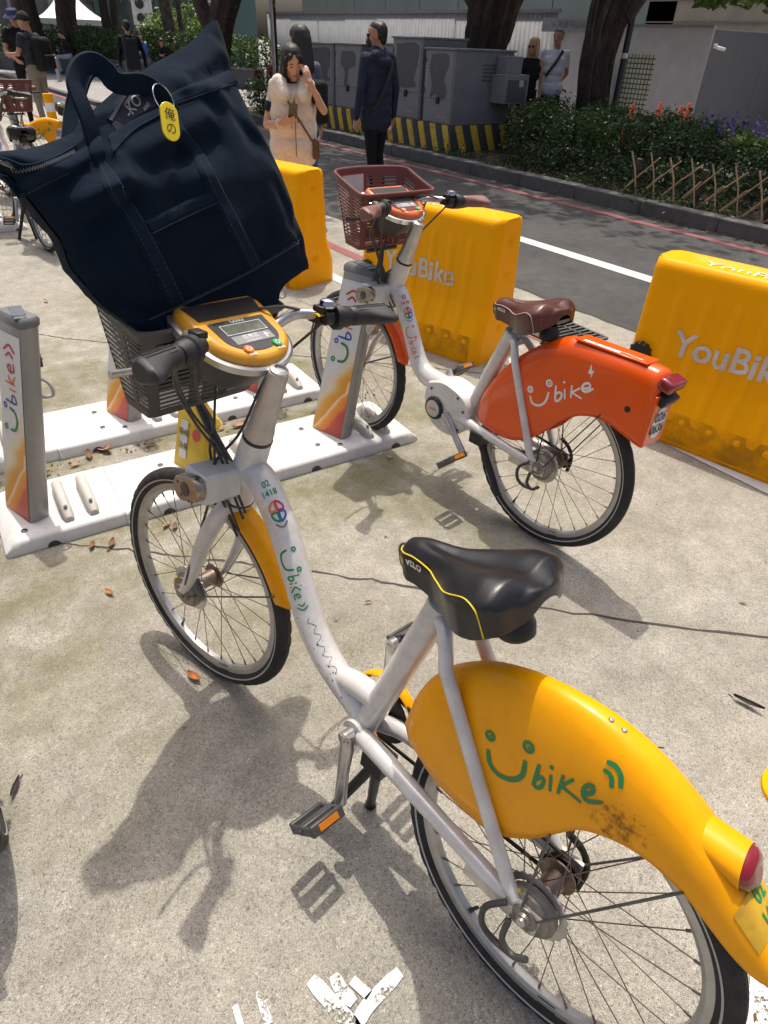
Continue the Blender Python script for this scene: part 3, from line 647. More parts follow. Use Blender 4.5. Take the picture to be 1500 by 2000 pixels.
    b = MB(); b.grid([[n0+d*(u*Ln)+V(0, y*W(u)*.90, 0)-up*(Dp(u)*.97+.002) for y in (-1, -.5, 0, .5, 1)] for u in np.linspace(.04, .97, 14)]); b.obj('saddle_base', M_black, o)
    return n0+d*Ln*.5-up*.07
def pedal(b, am, c, flip=1):
    """c = centre, axle along y"""
    c = V(*c); ct, st_ = math.cos(flip), math.sin(flip); X_ = V(ct, 0, -st_); Z_ = V(st_, 0, ct); Y_ = V(0, 1, 0); A_ = (X_, Y_, Z_)
    for s_ in (-1, 1): b.box(c+X_*s_*.040, (.012, .088, .026), A_)
    for s_ in (-1, 1): b.box(c+Y_*s_*.041, (.085, .009, .020), A_)
    b.box(c, (.024, .09, .022), A_); b.cyl(c+V(0, -.05, 0), c+V(0, .05, 0), .006, 10)
    for s_ in (-1, 1): am[s_].box(c+X_*s_*.0472, (.004, .052, .014), A_)
def make_bike(kind, steer, label, detail=True):
    E_ = kind == 'orange'
    fcol = (.80, .40, .008) if not E_ else (.72, .125, .012)
    M_fend = mat('yellow_fender_plastic', (.90, .375, .0), .30, var=.02, scale=3, coat=.12, spec=.22, dirt=(.55, .2, .0), damt=.35, dscale=9) if not E_ else mat('orange_fender_plastic', (.78, .092, .002), .2, var=.03, scale=3, coat=.35, spec=.35)
    M_sad = leather('black_saddle_vinyl', (.011, .011, .012)) if not E_ else leather('brown_saddle_vinyl', (.085, .024, .016))
    M_trim = mat('yellow_piping', (.75, .55, .03), .5) if not E_ else mat('pale_piping', (.55, .42, .36), .5)
    M_bask = mat('grey_basket_plastic', (.078, .073, .066), .55, bump=.2, bscale=120) if not E_ else mat('brown_basket_plastic', (.15, .042, .033), .5, bump=.2, bscale=120)
    M_grip = M_rubber if not E_ else mat('brown_grip', (.18, .075, .06), .5, bump=.2, bscale=300)
    root = empty('bicycle'); tag(root, label, 'bicycle', 'share bicycles')
    x81, sl = (.93, .36) if not E_ else (.87, .42)
    A0 = V(x81, 0, .81); aa = unit(V(-sl, 0, 1.)); cs, sn = math.cos(steer), math.sin(steer)
    def S(x, y, z):
        v = V(x, y, z)-A0; return A0+v*cs+np.cross(aa, v)*sn+aa*(aa@v)*(1-cs)
    I = lambda x, y, z: V(x, y, z)
    HA = lambda z: V(x81-sl*(z-.81), 0, z)      # point of the head axis
    # ---- frame
    f = MB()
    dt = [(.945,.765),(.90,.755),(.85,.715),(.80,.655),(.745,.57),(.69,.483),(.63,.425),(.565,.39),(.50,.36),(.475,.345)] if not E_ else [(.905,.74),(.86,.715),(.82,.655),(.77,.565),(.72,.48),(.67,.438),(.60,.424),(.52,.418),(.45,.40),(.41,.38)]
    rad = [.030,.035,.0345,.034,.0335,.033,.0325,.032,.03,.028] if not E_ else [.03,.034,.034,.034,.036,.04,.044,.046,.046,.04]
    DT = spline([V(a, 0, b) for a, b in dt], 48); f.tube(DT, rad, 20)
    st0, st1 = (V(.478, 0, .335), V(.352, 0, .755)) if not E_ else (V(.40, 0, .385), V(.268, 0, .735))
    f.tube([st0, st0+(st1-st0)*.5, st1], [.029, .028, .0275], 20)
    bb = V(.478, 0, .333) if not E_ else V(.475, 0, .335)
    f.cyl(bb+V(0, -.045, 0), bb+V(0, .042, 0), .029, 20)
    if not E_: f.tube(spline([V(.572, 0, .402), V(.52, 0, .418), V(.45, 0, .425)], 10), [.026, .027, .027], 16)
    axr = V(0, 0, .33)
    for s_ in (-1, 1):
        f.tube(spline([bb+V(-.02, s_*.03, .0), bb+V(-.10, s_*.045, .012), V(.15, s_*.062, .337), V(.04, s_*.07, .335)], 20), [.021, .02, .017, .015], 14)
        top = st1+V(-.008, s_*.012, -.04)
        sb = spline([top+V(.008, -s_*.002, .01), top+V(-.022, s_*.016, .018), top+V(-.05, s_*.036, -.012), top+V(-.06, s_*.042, -.035)], 12)
        f.tube(sb+[V(.05, s_*.07, .365), V(.028, s_*.07, .345)], [.0135]*13+[.0125], 14)
        f.box((.012, s_*.072, .33), (.075, .008, .05))
    f.obj('frame', M_wpaint, root, sharp=50)
    ht = MB(); ht.tube([HA(.665), HA(.70), HA(.80), HA(.845)], [.037, .037, .036, .034], 22); ht.obj('head_tube', M_wpaint, root, sharp=50)
    for z, r_ in ((.85, .0335), (.667, .0372)):
        q = MB(); q.lathe([(r_, -.0035), (r_+.0012, 0), (r_, .0035)], HA(z), aa, 28); q.obj('headset_ring', M_black, root)
    # seat clamp
    q = MB(); q.cyl(st1+V(-.03, -.022, -.03), st1+V(-.03, .024, -.03), .011, 14); q.box(st1+V(-.028, .018, -.045), (.024, .006, .06)); q.obj('seat_clamp', M_alu, root, bevel=.003)
    q = MB(); q.lathe([(.005, 0), (.005, .005), (0, .006)], st1+V(-.03, .024, -.03), (0, 1, 0), 6); q.obj('clamp_bolt', M_rust, root)
    # ---- saddle
    nose, tail = (((.462, .842), (.196, .918)) if not E_ else ((.362, .835), (.098, .885)))
    sp = saddle(root, M_sad, M_trim, M_logo_w, nose, tail)
    q = MB(); q.tube([st1-(unit(st1-st0))*.02, sp], .0145, 14); q.obj('seat_post', M_alu, root)
    q = MB(); e1 = unit(st1-st0); q.lathe([(.0285, 0), (.0295, .004), (.0295, .018), (.022, .022)], st1-e1*.018, e1, 20); q.obj('seat_collar', M_wpaint, root)
    # ---- fork, stem, lock (turned by the steering)
    fx = 1.126; q = MB(); cr = HA(.655)
    for s_ in (-1, 1):
        q.tube(spline([cr+V(0, s_*.012, 0), cr+V(.012, s_*.048, -.03), cr+V(.045, s_*.066, -.11), V(fx-.06, s_*.072, .45), V(fx-.01, s_*.072, .345), V(fx, s_*.072, .33)], 26), [.024, .024, .023, .019, .015, .013], 14, flat=[.8]*26)
    q.tube([cr+V(0, 0, .015), cr-V(-.006, 0, .025)], .034, 16); q.map(S).obj('fork', M_wpaint, root, sharp=50)
    q = MB(); stz = 1.018 if not E_ else .995; q.tube([HA(.85), HA(.875), HA(.88), HA(.93), HA(stz)], [.033, .0315, .0295, .026, .0215], 20); q.map(S).obj('stem', M_alu if E_ else mat('silver_stem_paint', (.47, .45, .42), .35, .45, var=.08, dirt=(.25, .18, .12), damt=.4, dscale=14), root, sharp=50)
    q = MB(); q.lathe([(.0205, 0), (.019, .006), (.012, .009), (.0115, .004), (0, .004)], HA(stz), aa, 20); q.map(S).obj('stem_cap', M_alu, root)
    lz = .735 if not E_ else .715; lc = HA(lz)
    q = MB(); q.box(lc+V(.015, .075, .0), (.082, .10, .072)); q.obj('lock_block', M_wpaint, root, bevel=.008)
    q = MB(); rows = []
    for y in (.125, .128, .146, .149):
        k = .92 if y in (.125, .149) else 1.; rw = []
        for t in np.linspace(0, 2*math.pi, 33)[:-1]:
            px_ = .03*math.cos(t)*k+(.022 if math.cos(t) > 0 else -.022); pz = .03*math.sin(t)*k; ca = .35
            rw.append(lc+V(.012+px_*math.cos(ca)+pz*math.sin(ca), y, -px_*math.sin(ca)+pz*math.cos(ca)))
        rows.append(rw)
    q.grid(rows, closed_v=True); q.add(rows[-1], [tuple(range(32))]); lp = q.obj('lock_plate', mat('lock_steel', (.33, .29, .24), .3, .9, var=.2, scale=20), root, sharp=40)
    q = MB(); q.lathe([(.0165, 0), (.0165, .002), (.013, .0025), (.0, .0025)], lc+V(.012, .1485, 0), (0, 1, 0), 20); q.obj('lock_eye', M_dark, lp)
    q = MB()
    for dx_, dz_ in ((.03, .006), (-.016, -.022), (-.028, -.02), (.016, -.02)): q.lathe([(.004, 0), (.004, .001), (0, .001)], lc+V(.012+dx_, .149, dz_), (0, 1, 0), 10)
    q.obj('lock_screw', M_steel, lp)
    # ---- front fender, lamp
    q = MB(); rows = []
    for t in np.linspace(R(98), R(163), 34):
        w = .034*min(1, .25+(R(163)-t)/.10) if t > R(158) else .034
        rows.append([V(fx+math.cos(t)*(.352-h), y*w/.034, .33+math.sin(t)*(.352-h)) for y, h in ((-.034, .022), (-.031, .010), (-.022, .002), (0, -.002), (.022, .002), (.031, .010), (.034, .022))])
    q.grid(rows); o = q.map(S).obj('front_fender', M_fend, root, sharp=60); sm = o.modifiers.new('solid', 'SOLIDIFY'); sm.thickness = .003
    for t, sy in ((R(155), 1), (R(155), -1)):
        q = MB(); q.tube([S(fx-.005, sy*.074, .318), S(fx+math.cos(t)*.34, sy*.036, .33+math.sin(t)*.34)], .0022, 6); q.obj('fender_stay', M_steel, root)
    q = MB(); q.box(V(fx-.2, .0, .755), (.05, .045, .05)); q.lathe([(.02, 0), (.024, .012), (.0, .016)], V(fx-.175, 0, .755), (1, 0, 0), 16); q.map(S).obj('headlamp', M_dark, root, bevel=.008)
    # ---- handlebar
    gx, gz = (.848, 1.092) if not E_ else (.757, 1.062)
    dx0, dz0 = (.876, 1.018) if not E_ else (.815, 1.0)        # rider-side foot of the display
    bx_, bz_ = dx0+.09, dz0+.045
    for s_ in (-1, 1):
        q = MB(); q.tube(spline([V(bx_, s_*.07, bz_), V(bx_+.004, s_*.10, bz_+.004), V(bx_-.015, s_*.145, gz-.003), V(gx+.035, s_*.19, gz+.002), V(gx+.015, s_*.25, gz), V(gx+.005, s_*.32, gz-.002)], 26), .0118, 14); q.map(S).obj('handlebar', M_alu, root)
        # twist ring, brake clamp, grip
        p0, p1 = V(gx+.032, s_*.190, gz+.001), V(gx+.021, s_*.228, gz)
        d_ = unit(p1-p0); q = MB(); q.lathe([(.014, -.006), (.0265, -.004), (.0275, .010), (.0235, .013), (.0225, .032), (.019, .038), (.013, .040)], p0, d_, 26); q.map(S).obj('twist_shifter', M_rubber, root, sharp=40)
        g0 = p0+d_*.034; G1 = V(gx-.002, s_*.322, gz-.002); q = MB(); rows = []
        for u in np.linspace(0, 1, 18):
            c = g0+(G1-g0)*u; rw = []
            for t in np.linspace(0, 2*math.pi, 25)[:-1]:
                rr_ = .0205+.0025*u
                back = (-math.cos(t)); wing = max(0, back)**1.5*np.interp(u, [0, .35, .75, .95, 1], [0, .004, .026, .026, .016])
                k = 1 if 0 < u < 1 else .75
                rw.append(c+V(math.cos(t)*(rr_)*k-wing, 0, math.sin(t)*(rr_-.25*wing)*k))
            rows.append(rw)
        q.grid(rows, closed_v=True); q.add(rows[0]+rows[-1], [tuple(range(23, -1, -1)), tuple(range(24, 48))]); gr = q.map(S).obj('grip', M_grip, root, sharp=50)
        if not E_:
            q = MB()
            for i in range(13):
                for j in range(6):
                    u = .18+.055*i; t = R(20+22*j); c = g0+(G1-g0)*u; q.ball(c+V(math.cos(t)*(.0203+.0025*u), 0, math.sin(t)*(.0206+.0025*u)), .0022, 6, 4)
            q.map(S).obj('grip_dimple', M_rubber, gr)
        q = MB(); c = p0-d_*.018; q.lathe([(.0165, -.012), (.0165, .012)], c, d_, 18); q.box(c+V(.03, 0, -.006), (.036, .028, .022)); q.box(c+V(.012, -s_*.01, .018), (.03, .024, .014)); q.map(S).obj('brake_clamp', M_black, root, bevel=.003)
        q = MB(); q.tube(spline([c+V(.036, s_*.005, -.014), c+V(.05, s_*.04, -.03), c+V(.046, s_*.10, -.036), c+V(.036, s_*.155, -.03)], 16), [.006, .0065, .006, .0075], 10, flat=.7); q.map(S).obj('brake_lever', M_alu if not E_ else M_black, root)
        if s_ < 0:
            q = MB(); q.lathe([(.019, 0), (.019, .008), (.016, .014), (.008, .017), (0, .0175)], c+V(.006, -.004, .022), (0, 0, 1), 20); q.map(S).obj('bell', M_chrome, root)
        q = MB(); f2 = lambda u, v: V(gx+.045, s_*.155, gz)+V(-.15*u, s_*u, 0)+V(math.cos(v/.012+1.3)*.0124, 0, math.sin(v/.012+1.3)*.0124)
        q.grid([[f2(u, v) for v in np.linspace(-.014, .014, 6)] for u in np.linspace(-.012, .022, 4)]); 
        if not E_: q.map(S).obj('warning_sticker', mat('sticker_yellow', (.7, .4, .02), .5), root)
    # ---- display unit : D-shaped tray, coloured cover, dark face, screen and buttons
    Lf = .185; ua = unit(V(Lf, 0, .074)); un = unit(np.cross(ua, V(0, 1, 0))); un = un if un[2] > 0 else -un
    base = V(dx0, 0, dz0)
    def outline(k=1., n=40, grow=0.):
        pts = []
        for t in np.linspace(-math.pi/2, math.pi/2, n):      # rounded rider end
            pts.append((.085-math.cos(t)*(.085+grow), math.sin(t)*(.098+grow)))
        for x, y in ((.13, .106), (.165, .105), (.185, .095)): pts.append((x+grow*.3, y+grow))
        for x, y in ((.185, -.095), (.165, -.105), (.13, -.106)): pts.append((x+grow*.3, y-grow))
        return pts
    def dm(x, y, h): return base+ua*x*1.09+V(0, 1, 0)*y*1.10+un*h*1.1
    def dshell(hs):
        b = MB(); rows = [[dm(x, y, h) for x, y in outline(grow=g)] for h, g in hs]; b.grid(rows, closed_v=True); b.add(rows[0]+rows[-1], [tuple(range(len(rows[0])-1, -1, -1)), tuple(range(len(rows[0]), 2*len(rows[0])))]); return b
    M_cov = mat('yellow_display_cover', (.70, .33, .025), .35, coat=.2, var=.05) if not E_ else mat('orange_display_cover', (.66, .14, .03), .35, coat=.3)
    du = dshell([(-.012, -.004), (-.010, .004), (.004, .005), (.006, .0)]).map(S).obj('display_unit', M_chrome if E_ else M_alu, root, sharp=40)
    b = MB(); rows = [[dm(x*.9+.02, y*k, h-.25*max(0, .08-x)*0) for x, y in outline(grow=g)] for h, g, k in ((-.082, -.05, 1), (-.074, -.022, 1), (-.04, -.008, 1), (-.012, -.003, 1))]; b.grid(rows, closed_v=True); b.add(rows[0], [tuple(range(len(rows[0])))]); hs = b.map(S).obj('lower_housing', M_dark, du, sharp=40)
    dshell([(.006, -.006), (.014, -.007), (.021, -.013), (.023, -.018)]).map(S).obj('top_cover', M_cov, du, sharp=40)
    face = [(.03, 0)]+[]; b = MB(); fo = [(x*.62+.022, y*.74) for x, y in outline(grow=-.012)][:-6]+[(.118, .066), (.118, -.066)]
    pl = [dm(x, y, .0242) for x, y in fo]; b.add(pl, [tuple(range(len(pl)))]); b.map(S).obj('face_panel', mat('display_face', (.035, .036, .038), .35) if not E_ else mat('display_face_brown', (.10, .025, .018), .35), du, smooth=False)
    b = MB(); b.add([dm(.128, .075, .0243), dm(.172, .085, .0243), dm(.172, -.085, .0243), dm(.128, -.075, .0243)], [(0, 1, 2, 3)]); b.map(S).obj('solar_panel', mat('solar_dark', (.03, .026, .025), .3), du, smooth=False)
    b = MB(); b.add([dm(.078, .048, .0252), dm(.106, .048, .0252), dm(.106, -.048, .0252), dm(.078, -.048, .0252)], [(0, 1, 2, 3)]); b.map(S).obj('screen_frame', M_logo_w, du, smooth=False)
    b = MB(); b.add([dm(.0795, .0465, .0256), dm(.1045, .0465, .0256), dm(.1045, -.0465, .0256), dm(.0795, -.0465, .0256)], [(0, 1, 2, 3)]); b.map(S).obj('screen', mat('lcd_green', (.115, .13, .10), .12, var=.25, scale=60), du, smooth=False)
    b = MB(); b.add([dm(.052, .046, .0250), dm(.074, .046, .0250), dm(.074, -.046, .0250), dm(.052, -.046, .0250)], [(0, 1, 2, 3)]); b.map(S).obj('card_panel', mat('card_grey', (.26, .26, .26), .4), du, smooth=False)
    b = MB(); letters(b, '感應區', .013, lambda x, y: dm(.066+y, -x+.004, .0256)); letters(b, 'Sensing Zone', .0065, lambda x, y: dm(.0565+y, -x+.004, .0256)); stroke(b, [(-.03, .056), (-.03, .068), (-.036, .062)], .003, lambda y, x: dm(x, y, .0256)); b.map(S).obj('card_lettering', M_logo_w, du, smooth=False)
    b = MB(); letters(b, 'Ubike', .014, lambda x, y: dm(.114+y, -x, .0252)); b.map(S).obj('display_lettering', M_logo_w, du, smooth=False)
    for y, m_ in ((.034, M_logo_o), (-.036, mat('button_green', (.01, .32, .10), .4))):
        b = MB(); b.lathe([(.0108, 0), (.0108, .0015), (.0095, .003), (0, .003)], dm(.036, y, .0245), un, 20); bt = b.map(S).obj('button', m_, du, sharp=40)
        b = MB(); fb = lambda u, v: dm(.036+v, y-u, .0278); stroke(b, [(.0035, .003), (.005, -.001), (0, -.005), (-.005, -.001), (-.0035, .003)], .0014, fb); stroke(b, [(0, .006), (0, .001)], .0014, fb); b.map(S).obj('power_symbol', M_logo_w, bt, smooth=False)
        b = MB(); letters(b, '借車鍵' if y > 0 else '還車鍵', .006, lambda u, v: dm(.0225+v, y-u, .0252)); b.map(S).obj('button_lettering', M_logo_w, du, smooth=False)
    # ---- basket
    bo = 0. if not E_ else -.132; zt_ = 0. if not E_ else .012
    def bk(u, v, w):
        """u -1..1 left..right(+=left), v 0 rear..1 front, w 0 bottom..1 top"""
        xr = 1.095-.062*w; xf = 1.185+.02*w; hw_ = (.145+.045*w)
        bow = .045*(1-u*u)*v; ztop = 1.075+.06*v**1.2; zb = .868+.012*v
        return V(bo+xr+(xf-xr)*v+bow, u*hw_, zt_+zb+(ztop-zb)*w)
    rc = .16
    def per(t):
        """perimeter 0..4 -> (u, v): rear, left, front, right; rounded corners"""
        k = int(t) % 4; s_ = t-int(t)
        c = [(-1, 0), (1, 0), (1, 1), (-1, 1)][k]; d = [(1, 0), (1, 1), (-1, 1), (-1, 0)][k]
        return c[0]+(d[0]-c[0])*s_, c[1]+(d[1]-c[1])*s_
    ts = np.linspace(0, 4, 97)[:-1]
    def loopr(w, g=0.):
        L_ = []
        for t in ts:
            u, v = per(t); fr = t % 1; e = min(fr, 1-fr); k = max(0, (.10-e)/.10); sh = .045*k*k
            u2 = u*(1-sh); v2 = .5+(v-.5)*(1-sh*2); q = bk(u2, v2, w); cc = bk(0, .5, w)
            L_.append(q+unit(V(q[0]-cc[0], q[1]-cc[1], 0))*g)
        return L_
    b = MB(); th = .0035
    def band(w0, w1, t0=None, t1=None):
        a0, a1, b0, b1 = loopr(w0, 0), loopr(w1, 0), loopr(w1, -th), loopr(w0, -th)
        rows = [[a0[i], a1[i], b1_, b0_] for i, (b1_, b0_) in enumerate(zip(b0, b1))]
        if t0 is None: b.grid(rows, closed_u=True, closed_v=True)
        else:
            i0, i1 = int(t0*24), int(t1*24); idx = [i % 96 for i in range(i0, i1+1)]; b.grid([rows[i] for i in idx], closed_v=True)
    band(.875, 1.0); band(0., .085)
    rl_ = loopr(1.0, .004); b.tube(rl_, .0055, 8, closed=True)
    nsl = 15
    for k in range(nsl): w = .085+(.79)*(k+.5)/nsl; band(w-.013, w+.010)
    for t0 in (0.0, .36, .50, .64, 1.0, 1.45, 2.0, 2.3, 2.5, 2.7, 3.0, 3.5): band(.05, .93, max(0, t0-.055), t0+.055) if t0 else (band(.05, .93, 3.945, 4.0), band(.05, .93, 0, .055))
    bl = loopr(.0); cb = sum(bl)/len(bl); b.add(bl+[cb], [(i, (i+1) % 96, 96) for i in range(96)])
    o = b.map(S).obj('basket', M_bask, root, sharp=40)
    if E_:
        q = MB(); f3 = lambda u, v: bk(u, .985, v)-V(.006, 0, 0); q.add([f3(.75, .62), f3(.05, .62), f3(.05, .93), f3(.75, .93)], [(0, 1, 2, 3)]); st_ = q.map(S).obj('notice_sticker', mat('notice_white', (.55, .53, .5), .6), o, smooth=False)
        q = MB(); f4 = lambda u, v: f3(.4-u*5, .78+v*4)-V(.002, 0, 0); letters(q, '請勿放置\n物品超重', .021, f4); q.map(S).obj('notice_lettering', M_black, o, smooth=False)
        q = MB(); f5 = lambda u, v: f3(u, v)-V(.001, 0, 0)
        for e0, e1 in (((.75, .62), (.05, .62)), ((.75, .93), (.05, .93)), ((.75, .62), (.75, .93)), ((.05, .62), (.05, .93))): stroke(q, [e0, e1], .02, f5)
        q.map(S).obj('notice_border', M_logo_r, o, smooth=False)
    q = MB(); q.tube([S(*HA(.70)), S(1.07+bo*.6, 0, .80), S(1.12+bo, 0, .868)], .011, 10); q.tube([S(1.12+bo, .08, .866), S(1.12+bo, -.08, .866)], .008, 8)
    q.obj('basket_bracket', M_dark, root)
    # ---- cables
    for (y0, y1, k) in ((.20, .02, 0), (.19, .012, 1), (.17, .03, 2), (-.20, .0, 3), (-.18, .024, 4)):
        c0 = S(gx+.055, y0, gz-.012); c3 = HA(.70-.02*k)+V(-.035, .030, 0)
        P_ = [c0, S(gx+.11+.02*k, y0*.85, gz-.08-.02*k), S(gx+.16, y0*.35+.03, .90-.02*k), HA(.80)+V(.045, .05+.006*k, -.01*k), c3+V(.01, .006, .02), c3+V(-.03, .004, -.03)]
        if k == 3: P_[1] = S(gx+.13, -.10, gz+.012); P_[2] = S(gx+.20, -.02, gz-.06)
        if k == 2: P_ = [c0, S(gx+.10, .13, gz-.12), HA(.87)+V(.075, .07, 0), HA(.80)+V(.07, .065, 0), S(*(HA(.70)+V(.04, .055, 0))), S(fx-.06, .088, .46), S(fx-.03, .085, .38)]
        q = MB(); q.tube(spline(P_, 34), .0033, 6); q.obj('cable', M_cable, root)
    # ---- wheels
    wheel(root, I, (0, 0, .33), seed=1); wheel(root, S, (fx, 0, .33), seed=2)
    q = MB(); q.tube(spline([V(.02, .085, .305), V(.015, .10, .27), V(-.01, .10, .255), V(-.035, .098, .275)], 12), .006, 8); q.tube(spline([V(.035, .085, .34), V(.06, .105, .315), V(.055, .108, .275), V(.03, .104, .255), V(-.01, .10, .255)], 14), .006, 8)
    q.obj('brake_cable_loop', M_cable, root)
    q = MB(); q.box((.06, .076, .315), (.14, .006, .03)); q.cyl((.0, .07, .33), (.0, .092, .33), .009, 8); q.obj('brake_arm', M_alu, root, bevel=.002)
    # ---- rear fender shell with its print
    top, bot = (YEL_TOP, YEL_BOT) if not E_ else (ORA_TOP, ORA_BOT)
    tk = smooth_knots(top); bk_ = smooth_knots(bot); tk = sorted(set(tk)); bk_ = sorted(set(bk_)); zt, zb = ripl(tk), ripl(bk_)
    xs = np.linspace(top[0][0]-.0005, top[-1][0]+.0005, 64)
    Wf = ripl([(-.33, .047 if not E_ else .056), (-.1, .052), (.05, .055), (.25, .054), (.33, .045), (.365, .022)]) if not E_ else ripl([(-.33, .058), (.1, .058), (.28, .054), (.33, .045), (.35, .024)])
    pw = 3.2 if not E_ else 7.
    def side(x, z, s_=1, lift=0.):
        a, c = zb(x), zt(x); h = min(1, max(0, (z-a)/max(1e-4, c-a))); return V(x, s_*(Wf(x)*(max(0, 1-h**pw))**(1/2.4)+lift), z)
    b = MB(); hh = np.concatenate([np.linspace(0, .75, 9), 1-np.linspace(.25, 0, 12)[1:]**1.0*np.linspace(1, .0, 11)**.6])
    hh = np.unique(np.clip(hh, 0, 1)); rows = []
    for x in xs:
        a, c = zb(x), zt(x); l_ = [side(x, a+(c-a)*h, 1) for h in hh]; r_ = [side(x, a+(c-a)*h, -1) for h in hh[::-1]][1:]; rows.append(l_+r_)
    b.grid(rows)
    rf = b.obj('rear_fender', M_fend, root, sharp=60); sm = rf.modifiers.new('solid', 'SOLIDIFY'); sm.thickness = .003; sm.offset = -1
    LG = UB_Y if not E_ else UB_O; M_lg = M_logo_g if not E_ else M_logo_w; wst = .0075 if not E_ else .0085
    for s_ in (1, -1):
        b = MB(); ff = lambda x, z: side(x if s_ > 0 else .05-x, z, s_, .0012)
        for c, r_ in LG['rings']: ring2(b, c, r_*.45, r_, ff); disc2(b, (c[0]-.001, c[1]), r_*.25, ff)
        for c, r_ in LG['dots']: disc2(b, c, r_*.8, ff)
        for ln in LG['lines']: stroke(b, ln, wst*(1.25 if len(ln) == 7 and ln[0][1] < .6 and ln[0][0] > .09 else 1), ff, 14)
        if E_: b.add([ff(x, z) for x, z in ((-.091, .750), (-.090, .716), (-.100, .719), (-.103, .702), (-.108, .733), (-.100, .729))], [(0, 1, 2, 5), (2, 3, 4, 5)])
        b.obj('fender_logo', M_lg, rf, smooth=False)
    if not E_:
        b = MB()
        for x in (.016, -.006): b.lathe([(.0045, -.001), (.0045, .0008), (.003, .002), (0, .0022)], V(x, .006, zt(x)-.0005), (0, .1, 1), 12)
        b.obj('rivet', M_chrome, rf)
        # lamp stub growing out of the tail
        b = MB(); rows = []
        for u in np.linspace(0, 1, 12):
            c = V(-.088-.128*u, 0, .682-.012*u); w_ = .030+.006*u; h_ = .014+.016*u
            rows.append([c+V(.01*math.sin(t)*u, w_*math.cos(t), h_*math.sin(t)) for t in np.linspace(0, 2*math.pi, 29)[:-1]])
        b.grid(rows, closed_v=True); tl = b.obj('lamp_housing', M_fend, rf, sharp=60)
        b = MB(); c = V(-.216, 0, .670); rows = [[c+V(-dx_+.006*math.sin(t), .0345*k*math.cos(t), .0285*k*math.sin(t)) for t in np.linspace(0, 2*math.pi, 29)[:-1]] for dx_, k in ((-.004, 1.), (.004, .98), (.012, .8), (.016, .4))]; b.grid(rows, closed_v=True); b.add(rows[-1], [tuple(range(28))]); b.obj('tail_lamp', M_redlens, rf, sharp=60)
        b = MB(); rear = lambda u, v: V(-.296-.22*v+.0*u, u, .594+v*.9)+V(-.0045, 0, .0015)
        b = MB(); pz = lambda u, v: side(-.285+v*.62+.0*abs(u), 1, 1)*0+V(-.3185+.9*v, u, zt(max(-.3149, min(.3, -.3185+.9*v)))+.0012-6*u*u*0)
        def tailf(u, v):
            x = -.313+v*.8; a, c = zb(x), zt(x); h = max(.0, 1-(abs(u)/Wf(x))**2.4)**(1/pw) if abs(u) < Wf(x) else 0
            return V(x, u, a+(c-a)*h)+V(-.001, .0006*np.sign(u), .0012)
        b.grid([[tailf(u, v) for u in np.linspace(-.044, .044, 13)] for v in np.linspace(.048, .104, 6)]); b.obj('number_sticker', mat('sticker_gold', (.62, .38, .02), .45, dirt=(.3, .12, .05), damt=.6, dscale=40), rf)
        b = MB(); letters(b, '02', .026, lambda u, v: tailf(-u, .090+v)+V(-.0006, 0, .001), .0008); letters(b, '1418', .022, lambda u, v: tailf(-u, .064+v)+V(-.0006, 0, .001), .0008); b.obj('number', mat('number_green', (.01, .25, .07), .5), rf, smooth=False)
        b = MB(); b.grid([[side(x, zb(x)+.004+(zt(x)-zb(x)-.04)*v, 1, .0007) for v in np.linspace(0, 1, 7)] for x in np.linspace(.02, -.15, 14)])      # grimy scuffed patch
        mg, tg, bg_ = nodes('fender_grime'); tcg = N(tg, 'ShaderNodeTexCoord'); dg_ = N(tg, 'ShaderNodeVectorMath', operation='DISTANCE'); dg_.inputs[1].default_value = (-.062, .05, .63); tg.links.new(tcg.outputs['Object'], dg_.inputs[0])
        n1 = N(tg, 'ShaderNodeTexNoise', i_Scale=55., i_Detail=8., i_Roughness=.75); tg.links.new(tcg.outputs['Object'], n1.inputs['Vector']); mr_ = N(tg, 'ShaderNodeMapRange', i_1=.0, i_2=.075, i_3=.16, i_4=-.14); tg.links.new(dg_.outputs['Value'], mr_.inputs[0]); ad = N(tg, 'ShaderNodeMath', operation='ADD'); tg.links.new(n1.outputs[0], ad.inputs[0]); tg.links.new(mr_.outputs[0], ad.inputs[1])
        fg = ramp(tg, ad.outputs[0], [(.55, (0,)*3), (.70, (.8,)*3)]).outputs[0]; bg_.inputs['Base Color'].default_value = (.26, .12, .012, 1); bg_.inputs['Roughness'].default_value = .7; trg = N(tg, 'ShaderNodeBsdfTransparent'); mxg = N(tg, 'ShaderNodeMixShader'); tg.links.new(fg, mxg.inputs[0]); tg.links.new(trg.outputs[0], mxg.inputs[1]); tg.links.new(bg_.outputs[0], mxg.inputs[2]); tg.links.new(mxg.outputs[0], tg.nodes['Material Output'].inputs[0])
        b.obj('scuff', mg, rf)
    else:
        b = MB(); c = V(-.335, 0, .752); b.box(c+V(.0, 0, .006), (.05, .098, .038), (unit(V(1, 0, .35)), V(0, 1, 0), unit(V(-.35, 0, 1)))); b.obj('tail_lamp', M_redlens, rf, bevel=.012, seg=3)
        b = MB(); b.box(c+V(.006, 0, -.040), (.05, .085, .03), (unit(V(1, 0, .5)), V(0, 1, 0), unit(V(-.5, 0, 1)))); b.obj('reflector_bracket', M_black, rf, bevel=.005)
        b = MB(); b.box((-.327, 0, .64), (.01, .114, .17)); b.obj('tail_plate', M_fend, rf, bevel=.003)
        fp = lambda u, v: V(-.3335, -u, .628+v); b = MB(); disc2(b, (0, 0), .04, lambda u, v: fp(u*1.0, v*1.35), 28); b.obj('number_label', M_logo_w, rf, smooth=False)
        b = MB(); letters(b, '026', .044, lambda u, v: fp(u, v+.020)+V(-.001, 0, 0), .001); letters(b, '0636', .044, lambda u, v: fp(u*.86, v-.02)+V(-.001, 0, 0), .001); b.obj('number', M_black, rf, smooth=False)
